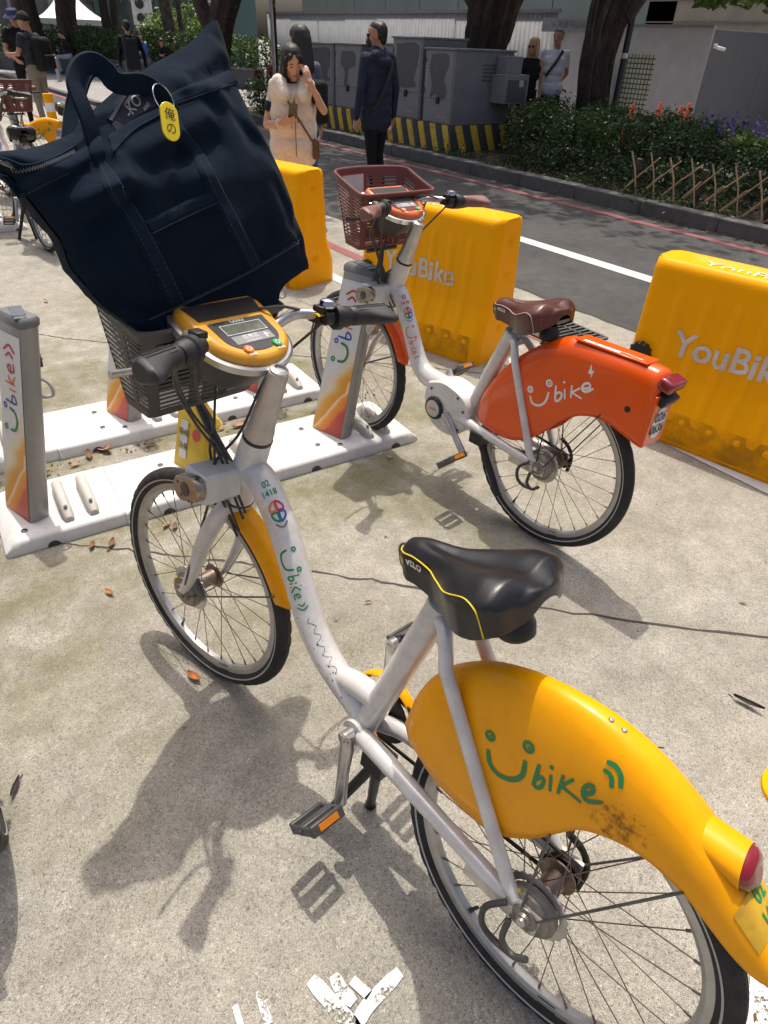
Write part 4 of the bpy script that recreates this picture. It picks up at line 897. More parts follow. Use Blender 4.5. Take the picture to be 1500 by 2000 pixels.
        b = MB(); b.box((-.13, 0, .7985), (.26, .07, .006)); b.box((-.14, 0, .801), (.19, .03, .004)); rk = b.obj('top_panel', M_fend, rf, bevel=.003)
        b = MB(); b.add([V(-.03, .033, .8030), V(-.16, .033, .8030), V(-.16, .017, .8030), V(-.03, .017, .8030)], [(0, 1, 2, 3)]); b.obj('notice_strip', M_logo_w, rf, smooth=False)
        b = MB(); letters(b, '請勿載人  Single rider', .011, lambda u, v: V(-.095-u*.75, .025-v*-1, .8036)); b.obj('notice_lettering', M_black, rf, smooth=False)
        b = MB(); b.lathe([(.010, 0), (.010, .002), (.006, .003), (0, .002)], side(-.251, .656, 1, .0), (0, 1, 0), 16); b.obj('key_lock', M_black, rf)
    for s_ in (1, -1):
        q = MB(); q.tube([V(-.01, s_*.078, .325), side(-.17, .606, s_)], .0024, 6); q.tube([V(.01, s_*.078, .345), side(.02, .52 if not E_ else .46, s_)], .0024, 6); q.obj('fender_stay', M_steel if not E_ else M_black, root)
    # ---- drive: cranks, pedals, chain case, chain
    ca = V(-.17, 0, -.985) if not E_ else V(-.78, 0, -.62); ca = unit(ca); cl = .172
    for s_ in (1, -1):
        d_ = ca*s_; b0 = bb+V(0, s_*.058, 0); b1 = b0+d_*cl+V(0, s_*.022, 0); q = MB(); q.tube([b0-d_*.012, b0+d_*.03, b0+d_*.09+V(0, s_*.012, 0), b1], [.0205, .0185, .0150, .0160], 14, flat=.75); q.cyl(b0+V(0, -s_*.018, 0), b0+V(0, s_*.012, 0), .016, 18); q.cyl(b1+V(0, -s_*.009, 0), b1+V(0, s_*.009, 0), .0125, 14)
        cr_ = q.obj('crank', M_alu, root, sharp=50)
        q = MB(); q.lathe([(.0085, 0), (.0085, .001), (.004, .001), (.004, -.004), (0, -.004)], b0+V(0, s_*.013, 0), (0, s_, 0), 14); q.obj('crank_bolt', M_rust, cr_)
        q = MB(); am = {-1: MB(), 1: MB()}; pedal(q, am, b1+V(0, s_*.068, 0), .75); pd = q.obj('pedal', M_dark if not E_ else M_steel, root, bevel=.003); [am[e_].obj('reflector', M_amber, pd) for e_ in (-1, 1)]
    q = MB(); q.lathe([(.075, -.002), (.077, 0), (.075, .002), (.03, .003)], bb+V(0, -.052, 0), (0, 1, 0), 44); q.obj('chain_ring', M_chain, root)
    q = MB()
    for a, bz in ((.077, 1), (.077, -1)): q.tube([bb+V(0, -.052, bz*.075), V(0, -.052, .33+bz*.032)], .0045, 6)
    q.obj('chain', M_chain, root)
    q = MB(); q.lathe([(.03, -.050), (.034, -.046), (.034, -.06), (.022, -.062)], (0, 0, .33), (0, 1, 0), 24); q.obj('sprocket', M_chain, root)
    q = MB(); rows = []
    for t in np.linspace(R(-95), R(175), 30):
        c_, s2 = math.cos(t), math.sin(t); rows.append([bb+V(c_*r_, y, s2*r_) for r_, y in ((.082, -.078), (.096, -.074), (.099, -.062), (.096, -.047))])
    q.grid(rows); o = q.obj('chain_case', M_fend, root, sharp=60); sm = o.modifiers.new('solid', 'SOLIDIFY'); sm.thickness = .0025
    q = MB(); q.box((.27, -.066, .41), (.26, .022, .016), (unit(V(1, 0, .12)), V(0, 1, 0), unit(V(-.12, 0, 1)))); q.obj('chain_guard', M_fend, root, bevel=.005)
    q = MB()
    for s_ in (1, -1): q.box((.045 if s_ > 0 else -.02, -.078, .31), (.012, .03, .03))
    q.tube(spline([V(.02, -.07, .40), V(-.01, -.085, .37), V(-.03, -.088, .33), V(-.03, -.08, .28)], 10), .007, 8); q.obj('derailleur', M_chain, root)
    # ---- kick stand
    q = MB(); k0 = V(.41, .02, .295) if not E_ else V(.30, .05, .315)
    q.box(k0, (.06, .05, .045))
    for k1 in ([V(.515, .072, .006), V(.465, -.058, .012)] if not E_ else [V(.138, .085, .145)]):
        q.tube([k0, k0+(k1-k0)*.5, k1], [.0125, .0115, .010], 10, flat=1.3); q.tube([k1-unit(k1-k0)*.006, k1+unit(k1-k0)*.004], .015, 10)
    q.obj('kickstand', M_black, root)
    # ---- electric drive housing
    if E_:
        q = MB(); ol = [(.60, .44), (.615, .38), (.59, .31), (.54, .265), (.46, .255), (.40, .29), (.372, .34), (.375, .41), (.43, .45), (.52, .465)]; ol = smooth_knots(ol+[ol[0]], 40)[:-1]
        rows = [[V(x*k+(1-k)*.49, y, z*k+(1-k)*.36) for x, z in ol] for y, k in ((-.055, .93), (-.048, 1), (.048, 1), (.056, .95))]; q.grid(rows, closed_v=True); q.add(rows[0]+rows[-1], [tuple(range(38, -1, -1)), tuple(range(39, 78))]); mh = q.obj('motor_housing', M_wpaint, root, sharp=40)
        q = MB(); q.lathe([(.046, 0), (.048, .006), (.044, .012), (.038, .013)], V(.545, .056, .345), (0, 1, 0), 32); q.obj('motor_ring', M_black, mh)
        q = MB(); q.lathe([(.0, .0), (.038, 0), (.038, .012), (.034, .0135), (.0, .0135)], V(.545, .056, .345), (0, 1, 0), 32); q.obj('motor_cap', mat('cap_champagne', (.5, .47, .42), .35, .3), mh, sharp=40)
        q = MB(); letters(q, 'Ubike', .022, lambda u, v: V(.547-u*.9, .0705, .345+v+u*.1)); q.obj('cap_lettering', M_logo_o, mh, smooth=False)
        q = MB()
        for x, z in ((.575, .42), (.43, .43), (.395, .385), (.41, .30)): q.lathe([(.006, 0), (.006, .003), (0, .003)], V(x, .056, z), (0, 1, 0), 10)
        q.obj('housing_bolt', M_steel, mh)
    # ---- prints on the down tube
    T_ = []; s_acc = [0.]
    for a, c in zip(DT[:-1], DT[1:]): s_acc.append(s_acc[-1]+np.linalg.norm(c-a))
    rr_ = np.interp(np.linspace(0, 1, 48), np.linspace(0, 1, len(rad)), rad)
    def onT(s_, ang, lift=.0008):
        """point on the tube: s along it, ang from the top towards the left side"""
        i = max(0, min(46, int(np.searchsorted(s_acc, s_)-1))); u = (s_-s_acc[i])/(s_acc[i+1]-s_acc[i]); c = DT[i]+(DT[i+1]-DT[i])*u; t = unit(DT[min(i+1, 47)]-DT[max(i-1, 0)])
        upn = unit(np.cross(t, V(0, 1, 0))); upn = upn if upn[2] > 0 else -upn; r_ = np.interp(i+u, range(48), rr_)+lift
        return c+r_*(math.cos(ang)*upn+math.sin(ang)*V(0, 1, 0))
    tr = .034
    def dec(s0, a0): return lambda x, y: onT(s0-y, a0-x/tr)
    Mn = MATS['number_green'] if not E_ else M_logo_r
    b = MB(); letters(b, '02', .018, dec(.075, .50), .0003); letters(b, '1418', .018, dec(.095, .55), .0003); b.obj('frame_number', Mn if 'number_green' in MATS else M_logo_g, root, smooth=False)
    for (ax_, ay, m_) in ((-1, 1, M_logo_o), (1, 1, M_logo_r), (-1, -1, M_logo_g), (1, -1, M_logo_b)):
        b = MB(); d0 = dec(.135, .50); sh = [(.002, .002), (.017, .002), (.019, .010), (.012, .017), (.006, .02), (.002, .021), (.002, .002)]
        stroke(b, [(ax_*x*.8, ay*z) for x, z in sh], .0042, d0, 22); stroke(b, [(ax_*.003*.8, ay*.004), (ax_*.003*.8, ay*.012)], .003, d0); b.obj('clover_logo', m_, root, smooth=False)
    b = MB(); d0 = dec(.168, .50)
    for s_ in (-1, 1): stroke(b, [(0, -.002), (s_*.006, .002), (s_*.013, .008)], .0025, d0, 8)
    b.obj('clover_leaf', M_steel, root, smooth=False)
    s0 = .20 if not E_ else .17; b = MB(); d1 = lambda x, y: onT(s0+x, .80-y/tr)     # reads along the tube
    ring2(b, (.02, .016), .0025, .006, d1); ring2(b, (.066, .016), .0025, .006, d1); stroke(b, [(.018, .0), (.024, -.014), (.043, -.019), (.06, -.013), (.064, .004)], .0045, d1, 14)
    ox = .078
    for ln in ([(0, .012), (0, -.014), (.008, -.012), (.009, -.003), (0, -.003)], [(.016, .002), (.016, -.014)], [(.024, .010), (.024, -.015)], [(.034, .006), (.025, -.004), (.036, -.016)], [(.040, -.006), (.050, -.004), (.047, .003), (.041, -.002), (.043, -.012), (.053, -.012)]): stroke(b, [(ox+x, y) for x, y in ln], .0036, d1, 10)
    if not E_: stroke(b, [(.142, -.008), (.148, 0), (.142, .008)], .0032, d1, 8); stroke(b, [(.150, -.013), (.158, 0), (.150, .013)], .0032, d1, 8)
    else: stroke(b, [(.142, .012), (.148, .0), (.141, .002), (.15, -.012)], .003, d1, 8)
    b.obj('frame_logo', M_logo_g if not E_ else M_logo_o, root, smooth=False)
    if not E_:     # torn sticker outline and chips lower on the tube
        b = MB(); pts = [(s0+.18+.008*k, .5+.2*math.sin(k*1.7)+random.uniform(-.1, .1)) for k in range(26)]
        for i in range(len(pts)-1): b.tube([onT(*pts[i], .0003), onT(*pts[i+1], .0003)], .0005, 4)
        for k in range(26): 
            s_, a = s0+.17+random.random()*.30, random.uniform(-.2, 1.5); disc2(b, (0, 0), random.uniform(.0006, .0022), lambda u, v: onT(s_+u, a+v/tr, .0004), 6)
        b.obj('paint_chip', mat('chip_dark', (.06, .055, .05), .7), root, smooth=False)
    return root
def place(o, x, y, hd, lean):
    d = V(math.cos(hd), math.sin(hd), 0); l = V(-math.sin(hd), math.cos(hd), 0); u = math.cos(lean)*V(0, 0, 1)+math.sin(lean)*l; n = np.cross(u, d)
    o.matrix_world = Matrix(((d[0], n[0], u[0], x), (d[1], n[1], u[1], y), (d[2], n[2], u[2], 0), (0, 0, 0, 1))); return o
bikeY = place(make_bike('yellow', R(7.37), 'large yellow share bicycle in the foreground with black saddle and loaded grey basket'), .5457, .2484, R(99.604), R(-8.29))
bikeO = place(make_bike('orange', R(1.84), 'orange electric share bicycle with brown saddle and brown basket'), 1.6816, 1.2844, R(96.111), R(-2.77))
# ================================================================ TOTE BAG
def canvas(name, col, dark=.75):
    m, t, b = nodes(name); tc = N(t, 'ShaderNodeTexCoord')
    n1 = N(t, 'ShaderNodeTexNoise', i_Scale=7., i_Detail=7., i_Roughness=.65); t.links.new(tc.outputs['Object'], n1.inputs['Vector'])
    n2 = N(t, 'ShaderNodeTexNoise', i_Scale=260., i_Detail=2.); t.links.new(tc.outputs['Object'], n2.inputs['Vector'])
    c = ramp(t, n1.outputs[0], [(.3, tuple(x*dark for x in col)), (.7, tuple(x*1.25 for x in col))]).outputs[0]
    lint = ramp(t, n2.outputs[0], [(.70, (0,)*3), (.78, (.25,)*3)]).outputs[0]; c = mixc(t, lint, c, (.05, .065, .085, 1))
    t.links.new(c, b.inputs['Base Color']); b.inputs['Roughness'].default_value = .92; b.inputs['Sheen Weight'].default_value = .03; b.inputs['Specular IOR Level'].default_value = .08
    w1 = N(t, 'ShaderNodeTexWave', i_Scale=420., bands_direction='DIAGONAL'); t.links.new(tc.outputs['Object'], w1.inputs['Vector'])
    bp = N(t, 'ShaderNodeBump', i_Strength=.12, i_Distance=.0006); t.links.new(w1.outputs[1], bp.inputs['Height'])
    n4 = N(t, 'ShaderNodeTexNoise', i_Scale=18., i_Detail=4.); t.links.new(tc.outputs['Object'], n4.inputs['Vector'])
    bp2 = N(t, 'ShaderNodeBump', i_Strength=.35, i_Distance=.012); t.links.new(n4.outputs[0], bp2.inputs['Height']); t.links.new(bp.outputs[0], bp2.inputs['Normal']); t.links.new(bp2.outputs[0], b.inputs['Normal'])
    MATS[name] = m; return m
M_navy = canvas('navy_canvas', (.0038, .0098, .0200)); M_strap = canvas('navy_webbing', (.0066, .0145, .0270)); M_lining = mat('bag_lining', (.006, .009, .018), .9)
M_zip = mat('zip_metal', (.24, .235, .22), .4, .9); M_thread = mat('navy_thread', (.02, .03, .044), .8)
bag = empty('tote_bag'); tag(bag, 'large navy canvas tote bag slumped in the grey basket of the yellow bicycle', 'bag')
bag.matrix_world = Matrix(((.958, -.268, -.098, .499), (.285, .901, .328, 1.304), (0, -.342, .940, 1.072), (0, 0, 0, 1)))
OUT = [(.237,.536),(.240,.493),(.234,.415),(.238,.357),(.248,.292),(.272,.201),(.291,.127),(.304,.047),(.280,.036),(.20,.012),(.15,-.05),(.03,-.075),(-.09,-.06),(-.155,-.005),(-.195,.036),(-.227,.073),(-.245,.113),(-.260,.152),(-.258,.19),(-.270,.225),(-.288,.275),(-.298,.300),(-.318,.315),(-.305,.335),(-.244,.338),(-.173,.353),(-.148,.368),(-.063,.412),(-.029,.428),(.038,.456),(.150,.496),(.215,.533)]
OP = np.array(spline(OUT+[OUT[0]], 110)[:-1]); ON = len(OP)
def segdv(Px, A, B):
    """distance of many points to one segment"""
    ab = B-A; t = np.clip(((Px-A)@ab)/(ab@ab), 0, 1); return np.linalg.norm(Px-(A+t[:, None]*ab), axis=1)
def insidev(Px):
    r_ = np.zeros(len(Px), bool); j = ON-1
    for i in range(ON):
        yi, yj = OP[i][1], OP[j][1]
        if yi != yj: r_ ^= ((yi > Px[:, 1]) != (yj > Px[:, 1])) & (Px[:, 0] < (OP[j][0]-OP[i][0])*(Px[:, 1]-yi)/(yj-yi)+OP[i][0])
        j = i
    return r_
def edgev(Px): return np.min([segdv(Px, OP[i], OP[(i+1) % ON]) for i in range(ON)], axis=0)
FOLDS = [  # polyline, height towards the viewer, width
    ([(-.26,.214),(-.207,.240),(-.157,.252)], .026, .020), ([(-.25,.19),(-.20,.222),(-.15,.236)], -.026, .016),
    ([(-.30,.262),(-.23,.272),(-.165,.292)], -.016, .014), ([(-.10,.30),(-.01,.325),(.075,.352)], .016, .02), ([(-.09,.275),(.0,.29),(.08,.31)], -.016, .022),
    ([(.12,.40),(.20,.30),(.25,.18)], .018, .022), ([(.15,.36),(.21,.27),(.262,.15)], -.018, .016), ([(.225,.45),(.175,.385),(.17,.30)], -.014, .018),
    ([(.19,.49),(.12,.445),(.06,.415)], .018, .02), ([(.205,.455),(.14,.43),(.09,.42)], -.012, .012), ([(-.145,.30),(-.165,.25),(-.19,.22)], .016, .012), ([(.215,.50),(.16,.475),(.10,.455)], -.012, .012),
    ([(-.13,.26),(-.06,.27),(.02,.25)], .012, .03), ([(.05,.15),(.0,.10),(-.06,.07)], .008, .04), ([(-.22,.10),(-.17,.06),(-.1,.03)], -.014, .018), ([(-.19,.12),(-.13,.09),(-.08,.08)], .010, .02), ([(.18,.12),(.24,.11),(.29,.10)], .008, .02), ([(-.28,.325),(-.2,.335),(-.15,.35)], -.018, .010), ([(.0,.34),(-.02,.27),(-.06,.22)], -.010, .016), ([(.20,.22),(.225,.15),(.27,.08)], -.010, .014)]
FP = [(np.array(spline(f_, 8)), h, w) for f_, h, w in FOLDS]
def depthv(Px):
    """front surface: how far it stands out towards the viewer"""
    e = np.where(insidev(Px), edgev(Px), 0.); T = np.interp(Px[:, 1], [-.08, .0, .05, .10, .16, .24, .32, .40, .47, .54], [.0, .006, .024, .052, .078, .088, .076, .052, .032, .010]); k = np.minimum(1, e/.085); h = T*np.sqrt(np.maximum(0, 1-(1-k)**2)); o = np.zeros(len(Px))
    for f_, hh_, w in FP:
        d_ = np.min([segdv(Px, f_[i], f_[i+1]) for i in range(len(f_)-1)], axis=0); o += np.where(d_ < 3*w, hh_*np.exp(-(d_/w)**2), 0)
    return h+o*np.minimum(1, e/.03)
DG = .003; ga, gb = np.arange(-.36, .36, DG), np.arange(-.10, .58, DG); GA, GB = np.meshgrid(ga, gb, indexing='ij'); DEP = depthv(np.column_stack([GA.ravel(), GB.ravel()])).reshape(GA.shape)
def depth(a, b):
    x = min(max((a-ga[0])/DG, 0), len(ga)-1.001); y = min(max((b-gb[0])/DG, 0), len(gb)-1.001); i, j = int(x), int(y); u, v = x-i, y-j
    return float((DEP[i, j]*(1-v)+DEP[i, j+1]*v)*(1-u)+(DEP[i+1, j]*(1-v)+DEP[i+1, j+1]*v)*u)
GN = 0.0085; av = np.arange(-.33, .315, GN); bv = np.arange(-.085, .55, GN)
_g = np.array([(a, b_) for a in av for b_ in bv]); _ok = insidev(_g) & (edgev(_g) > GN*.45); pts2 = [tuple(map(float, q)) for q in _g[_ok]]
nb = len(pts2); per_ = []
for i in range(ON):
    L_ = np.linalg.norm(OP[(i+1) % ON]-OP[i]); k = max(1, int(L_/GN))
    for s_ in range(k): per_.append(tuple(OP[i]+(OP[(i+1) % ON]-OP[i])*s_/k))
from mathutils.geometry import delaunay_2d_cdt
allp = [Vector(q) for q in per_+pts2]; ed = [(i, (i+1) % len(per_)) for i in range(len(per_))]
vo, eo, fo_, *_ = delaunay_2d_cdt(allp, ed, [], 1, 1e-5)
dep = [depth(q.x, q.y) for q in vo]; bnd = list(edgev(np.array([(q.x, q.y) for q in vo])) < 1e-4)
b = MB(); nv = len(vo); fr = [V(q.x, -d_, q.y) for q, d_ in zip(vo, dep)]; bk2 = [V(q.x, (0 if e else d_*.75), q.y) for q, d_, e in zip(vo, [max(x_, .02+.05*min(1, max(0, (q_.y+.08)/.2))) if not e_ else 0 for x_, q_, e_ in zip(dep, vo, bnd)], bnd)]
b.add(fr+bk2, [tuple(f_) for f_ in fo_]+[tuple(i+nv for i in f_[::-1]) for f_ in fo_])
me = b.mesh('body', 0); bm = bmesh.new(); bm.from_mesh(me); bmesh.ops.remove_doubles(bm, verts=bm.verts, dist=1e-5); 
for _ in range(2): bmesh.ops.smooth_vert(bm, verts=[v for v in bm.verts if not v.is_boundary], factor=.35, use_axis_x=True, use_axis_y=True, use_axis_z=True)
bm.to_mesh(me); bm.free(); me.shade_smooth()
body = bpy.data.objects.new('body', me); COL.objects.link(body); me.materials.append(M_navy); body.parent = bag
CL = (-.85, -1.206, .075)    # pattern slides with the bulge of the front panel
def sp(a, b_, lift=.003):
    a1, b1 = a, b_
    for _ in range(3): t = depth(a1, b1)/-CL[1]; a1, b1 = a+(CL[0]-a)*t, b_+(CL[2]-b_)*t
    return V(a1, -depth(a1, b1)-lift, b1)
def fw_(q): t = -q[1]/-CL[1]; return (q[0]+(CL[0]-q[0])*t, q[1], q[2]+(CL[2]-q[2])*t)
def strip(name, left, right, lift, m, n=34, th=.003, parent=bag):
    """cloth band lying on the bag between two lines, with real thickness and turned edges"""
    L_, R_ = spline([V(*q) for q in left], n), spline([V(*q) for q in right], n); b = MB(); rows = []
    for l, r in zip(L_, R_):
        row = []
        for u in np.linspace(0, 1, 7): q = l+(r-l)*u; row.append(sp(q[0], q[1], lift if 0 < u < 1 else .0005))
        rows.append(row)
    b.grid(rows); return b.obj(name, m, parent, sharp=0)
def seam(name, line, lift=.004, r_=.0011, m=M_thread, n=40, dash=False, parent=bag):
    P = [sp(q[0], q[1], lift) for q in spline([V(*q) for q in line], n)]; b = MB()
    if dash:
        for i in range(0, n-1, 2): b.tube([P[i], P[i+1]], r_, 5)
    else: b.tube(P, r_, 5)
    return b.obj(name, m, parent)
strip('top_hem', [(-.097,.347),(-.042,.369),(.028,.389),(.068,.411),(.140,.430),(.232,.450)], [(-.103,.317),(-.043,.349),(.019,.370),(.062,.388),(.148,.405),(.236,.421)], .0045, M_strap)
strip('top_hem', [(-.312,.306),(-.290,.299),(-.247,.305),(-.180,.323),(-.145,.339)], [(-.30,.268),(-.254,.278),(-.230,.283),(-.201,.292),(-.150,.308)], .0045, M_strap)
strip('webbing_strap', [(.040,.375),(.045,.337),(.071,.294),(.090,.208),(.124,.071)], [(.070,.380),(.075,.350),(.101,.305),(.125,.225),(.163,.078)], .006, M_strap)
strip('webbing_strap', [(-.139,.350),(-.143,.312),(-.138,.255),(-.120,.193),(-.094,.041)], [(-.109,.347),(-.113,.312),(-.105,.262),(-.082,.19),(-.058,.046)], .006, M_strap)
strip('pocket_hem', [(-.084,.201),(.0,.219),(.088,.235)], [(-.079,.176),(.0,.192),(.094,.209)], .0045, M_strap)
for ln in ([(-.145,.033),(-.018,.049),(.127,.070),(.299,.106)], [(-.135,.30),(-.13,.25),(-.112,.19),(-.088,.05)], [(-.118,.31),(-.11,.262),(-.088,.19),(-.065,.05)], [(.082,.29),(.10,.208),(.132,.075)], [(.097,.30),(.118,.225),(.156,.080)], [(-.079,.177),(.0,.193),(.093,.210)], [(-.10,.322),(-.043,.353),(.019,.374),(.06,.391)], [(.07,.392),(.148,.408),(.232,.424)], [(-.298,.271),(-.254,.281),(-.20,.295)]):
    seam('seam', ln, .0062, .0009, dash=True, n=90)
seam('bottom_seam', [(-.150,.030),(-.018,.045),(.127,.066),(.30,.101)], .001, .0022)
# opening with zip and printed lining
strip('lining', [(-.083,.371),(-.038,.405),(.011,.443)], [(-.075,.352),(-.030,.374),(.026,.392)], .0015, M_lining, 20)
strip('zip_tape', [(-.088,.375),(-.043,.413),(.008,.450)], [(-.079,.367),(-.034,.403),(.014,.441)], .004, M_strap, 20)
def teeth(name, line, n, lift=.0055):
    P = [sp(q[0], q[1], lift) for q in spline([V(*q) for q in line], n)]; b = MB()
    for i in range(n-1):
        t = unit(P[i+1]-P[i]); x = unit(np.cross(t, V(0, -1, 0))); b.box(P[i]+x*(.0012 if i % 2 else -.0012), (.0016, .0036, .002), (t, x, np.cross(t, x)))
    return b.obj(name, M_zip, bag, smooth=False)
teeth('zip', [(-.083,.371),(-.038,.408),(.011,.446)], 60); teeth('zip', [(-.300,.326),(-.262,.309),(-.219,.315),(-.172,.327)], 70)
seam('zip_edge', [(-.305,.330),(-.262,.314),(-.219,.319),(-.165,.335)], .005, .0022, M_strap)
b = MB(); ca_, sa_ = math.cos(.62), math.sin(.62); tf = lambda u, v: sp(-.026+u*ca_-v*sa_, .392+u*sa_+v*ca_, .0035)
letters(b, '-KO', .026, tf); letters(b, 'AND', .009, lambda u, v: tf(u+.022, v-.018)); b.obj('lining_lettering', mat('label_grey', (.26, .28, .31), .7), bag, smooth=False)
# handles : folded webbing loops standing up from the hems
def handle(pts, name, w, inner):
    P = spline([V(*fw_(q)) for q in pts], 44); nr = []
    for i in range(44):
        t = unit(P[min(i+1, 43)]-P[max(i-1, 0)]); n0_ = unit(np.cross(t, V(0.25, 1, .12))); fa_ = R(58)*inner; nr.append(unit(n0_*math.cos(fa_)+np.cross(n0_, t)*math.sin(fa_)))
    b = MB(); b.ribbon(P, nr, w, .006); o = b.obj(name, M_strap, bag, sharp=50); bv_ = o.modifiers.new('bevel', 'BEVEL'); bv_.width = .0022; bv_.segments = 2
    for s_ in (-1, 1):
        b = MB(); ln = []
        for i in range(44):
            t = unit(P[min(i+1, 43)]-P[max(i-1, 0)]); x = np.cross(t, nr[i]); ln.append(P[i]+x*s_*w*.46+nr[i]*.0065)
        b.tube(ln, .0011, 5); b.obj('handle_edge', M_thread, o)
    return o
handle([(-.127,-.052,.325),(-.120,-.060,.372),(-.122,-.064,.406),(-.119,-.060,.433),(-.097,-.050,.455),(-.072,-.046,.460),(-.055,-.050,.448),(-.047,-.056,.434),(-.028,-.058,.427),(.010,-.056,.427),(.038,-.054,.411),(.055,-.052,.375)], 'carry_handle', .034, 1)
handle([(-.175,.045,.335),(-.148,.055,.382),(-.120,.05,.420),(-.092,.04,.448),(-.066,.03,.452),(-.045,.03,.440),(-.02,.03,.445)], 'carry_handle', .030, -1)
b = MB(); P = spline([V(-.318, -.012, .327), V(-.312, -.022, .318), V(-.292, -.024, .305), V(-.283, -.022, .298)], 10); b.tube(P, .0028, 8); b.ball(P[-1], .0045, 10, 6); b.obj('zip_pull', M_zip, bag)
# key tag hanging from the handle
kt = empty('key_tag'); tag(kt, 'yellow oval key tag with black characters hanging from the bag handle', 'key tag')
kt.matrix_world = bag.matrix_world @ Matrix.Translation(fw_((.045, -.108, .389)))
b = MB(); b.tube([V(.0+.027*math.cos(t), -.004+.012*math.cos(t), .012+.022*math.sin(t)) for t in np.linspace(0, 2*math.pi, 41)[:-1]], .0011, 6, closed=True); b.obj('ring', M_chrome, kt)
b = MB(); ol = []
for t in np.linspace(0, 2*math.pi, 41)[:-1]: ol.append((.0175*math.cos(t), (.0175*math.sin(t)+(.0135 if math.sin(t) > 0 else -.0135))))
ang = .27; tf = lambda u, v, h=0.: V(u*math.cos(ang)+(v-.031)*math.sin(ang), -.010-h, -u*math.sin(ang)+(v-.031)*math.cos(ang)+.004)
b.prism(ol, lambda u, v: tf(u, v, 0.), (0, -.0035, 0)); b.obj('tag', mat('yellow_tag_plastic', (.80, .60, .0), .3, coat=.3, var=.02), kt, bevel=.001)
b = MB(); letters(b, '俺', .021, lambda u, v: tf(u, v+.010, .0046)); letters(b, 'の', .021, lambda u, v: tf(u, v-.013, .0046)); b.obj('tag_lettering', M_black, kt, smooth=False)
# ================================================================ PEOPLE
SKIN = mat('skin_light', (.50, .29, .195), .5, var=.06, spec=.35); SKIN2 = mat('skin_tan', (.42, .215, .14), .5, var=.06, spec=.35)
HAIRB = mat('hair_black', (.012, .009, .009), .55, var=.4, scale=40, bump=.6, bscale=90); HAIRBL = mat('hair_blonde', (.42, .30, .15), .45, var=.3, scale=40); HAIRG = mat('hair_brown_grey', (.10, .07, .05), .5, var=.4, scale=40)
def cloth(name, col, rough=.85, var=.18, bump=.8): return mat(name, col, rough, var=var, scale=9, bump=bump, bscale=11, spec=.25, bdist=.03)
def capm(prims, vox, name, mats, parent, smooth=6):
    """union of tapered capsules -> one continuous skin; faces take the material of the nearest piece"""
    b = MB()
    for k, a, c, ra, rb in prims:
        a, c = V(*a), V(*c); L_ = np.linalg.norm(c-a); d = unit(c-a) if L_ > 1e-6 else V(0, 0, 1); pr = []
        for t in np.linspace(-90, 0, 5): pr.append((max(1e-4, ra*math.cos(R(t))), ra*math.sin(R(t))))
        for t in np.linspace(0, 90, 5): pr.append((max(1e-4, rb*math.cos(R(t))), L_+rb*math.sin(R(t))))
        b.lathe(pr, a, d, 12)
    me0 = b.mesh(name, 0); tmp = bpy.data.objects.new(name, me0); COL.objects.link(tmp)
    m = tmp.modifiers.new('r', 'REMESH'); m.mode = 'VOXEL'; m.voxel_size = vox; m.adaptivity = 0
    s_ = tmp.modifiers.new('s', 'SMOOTH'); s_.iterations = smooth; s_.factor = .5
    dg = bpy.context.evaluated_depsgraph_get(); me = bpy.data.meshes.new_from_object(tmp.evaluated_get(dg)); bpy.data.objects.remove(tmp); bpy.data.meshes.remove(me0)
    keys = list(mats.keys()); me.materials.clear()
    for k in keys: me.materials.append(mats[k])
    n = len(me.polygons); ce = np.empty(n*3); me.polygons.foreach_get('center', ce); ce = ce.reshape(-1, 3); best = np.full(n, 1e9); idx = np.zeros(n, int)
    for k, a, c, ra, rb in prims:
        a, c = V(*a), V(*c); ab = c-a; L2 = ab@ab; t = np.clip(((ce-a)@ab)/L2, 0, 1) if L2 > 1e-9 else np.zeros(n); dd = np.linalg.norm(ce-(a+t[:, None]*ab), axis=1)-(ra+(rb-ra)*t)
        w = dd < best; best[w] = dd[w]; idx[w] = keys.index(k)
    me.polygons.foreach_set('material_index', idx.astype(np.int32)); me.shade_smooth()
    o = bpy.data.objects.new(name, me); COL.objects.link(o); o.parent = parent; return o
def frame_of(yaw, pitch, roll=0.):
    """axes (right, fwd, up) of a head turned by yaw (to its left) and nodding down by pitch"""
    f = V(-math.sin(yaw)*math.cos(pitch), math.cos(yaw)*math.cos(pitch), -math.sin(pitch)); r = V(math.cos(yaw), math.sin(yaw), 0); u = np.cross(r, f); 
    r2_ = r*math.cos(roll)+u*math.sin(roll); return r2_, f, np.cross(r2_, f)
def head_prims(c, fr, k=1., key='skin'):
    c = V(*c); r, f, u = fr; P = lambda x, y, z: c+(r*x+f*y+u*z)*k; S_ = lambda a: a*k
    return [(key, P(0, -.022, .03), P(0, .008, .034), S_(.086), S_(.083)), (key, P(-.012, .03, .0), P(-.008, .034, -.055), S_(.056), S_(.043)), (key, P(.012, .03, .0), P(.008, .034, -.055), S_(.056), S_(.043)),
            (key, P(-.008, .055, -.088), P(.008, .055, -.088), S_(.026), S_(.026)), (key, P(0, .085, .012), P(0, .104, -.026), S_(.007), S_(.012)), (key, P(0, .082, -.054), P(0, .083, -.06), S_(.016), S_(.014)),
            (key, P(.076, -.008, .012), P(.076, -.012, -.03), S_(.014), S_(.010)), (key, P(-.076, -.008, .012), P(-.076, -.012, -.03), S_(.014), S_(.010)), (key, P(0, -.02, -.03), P(0, -.035, -.13), S_(.052), S_(.05))], P
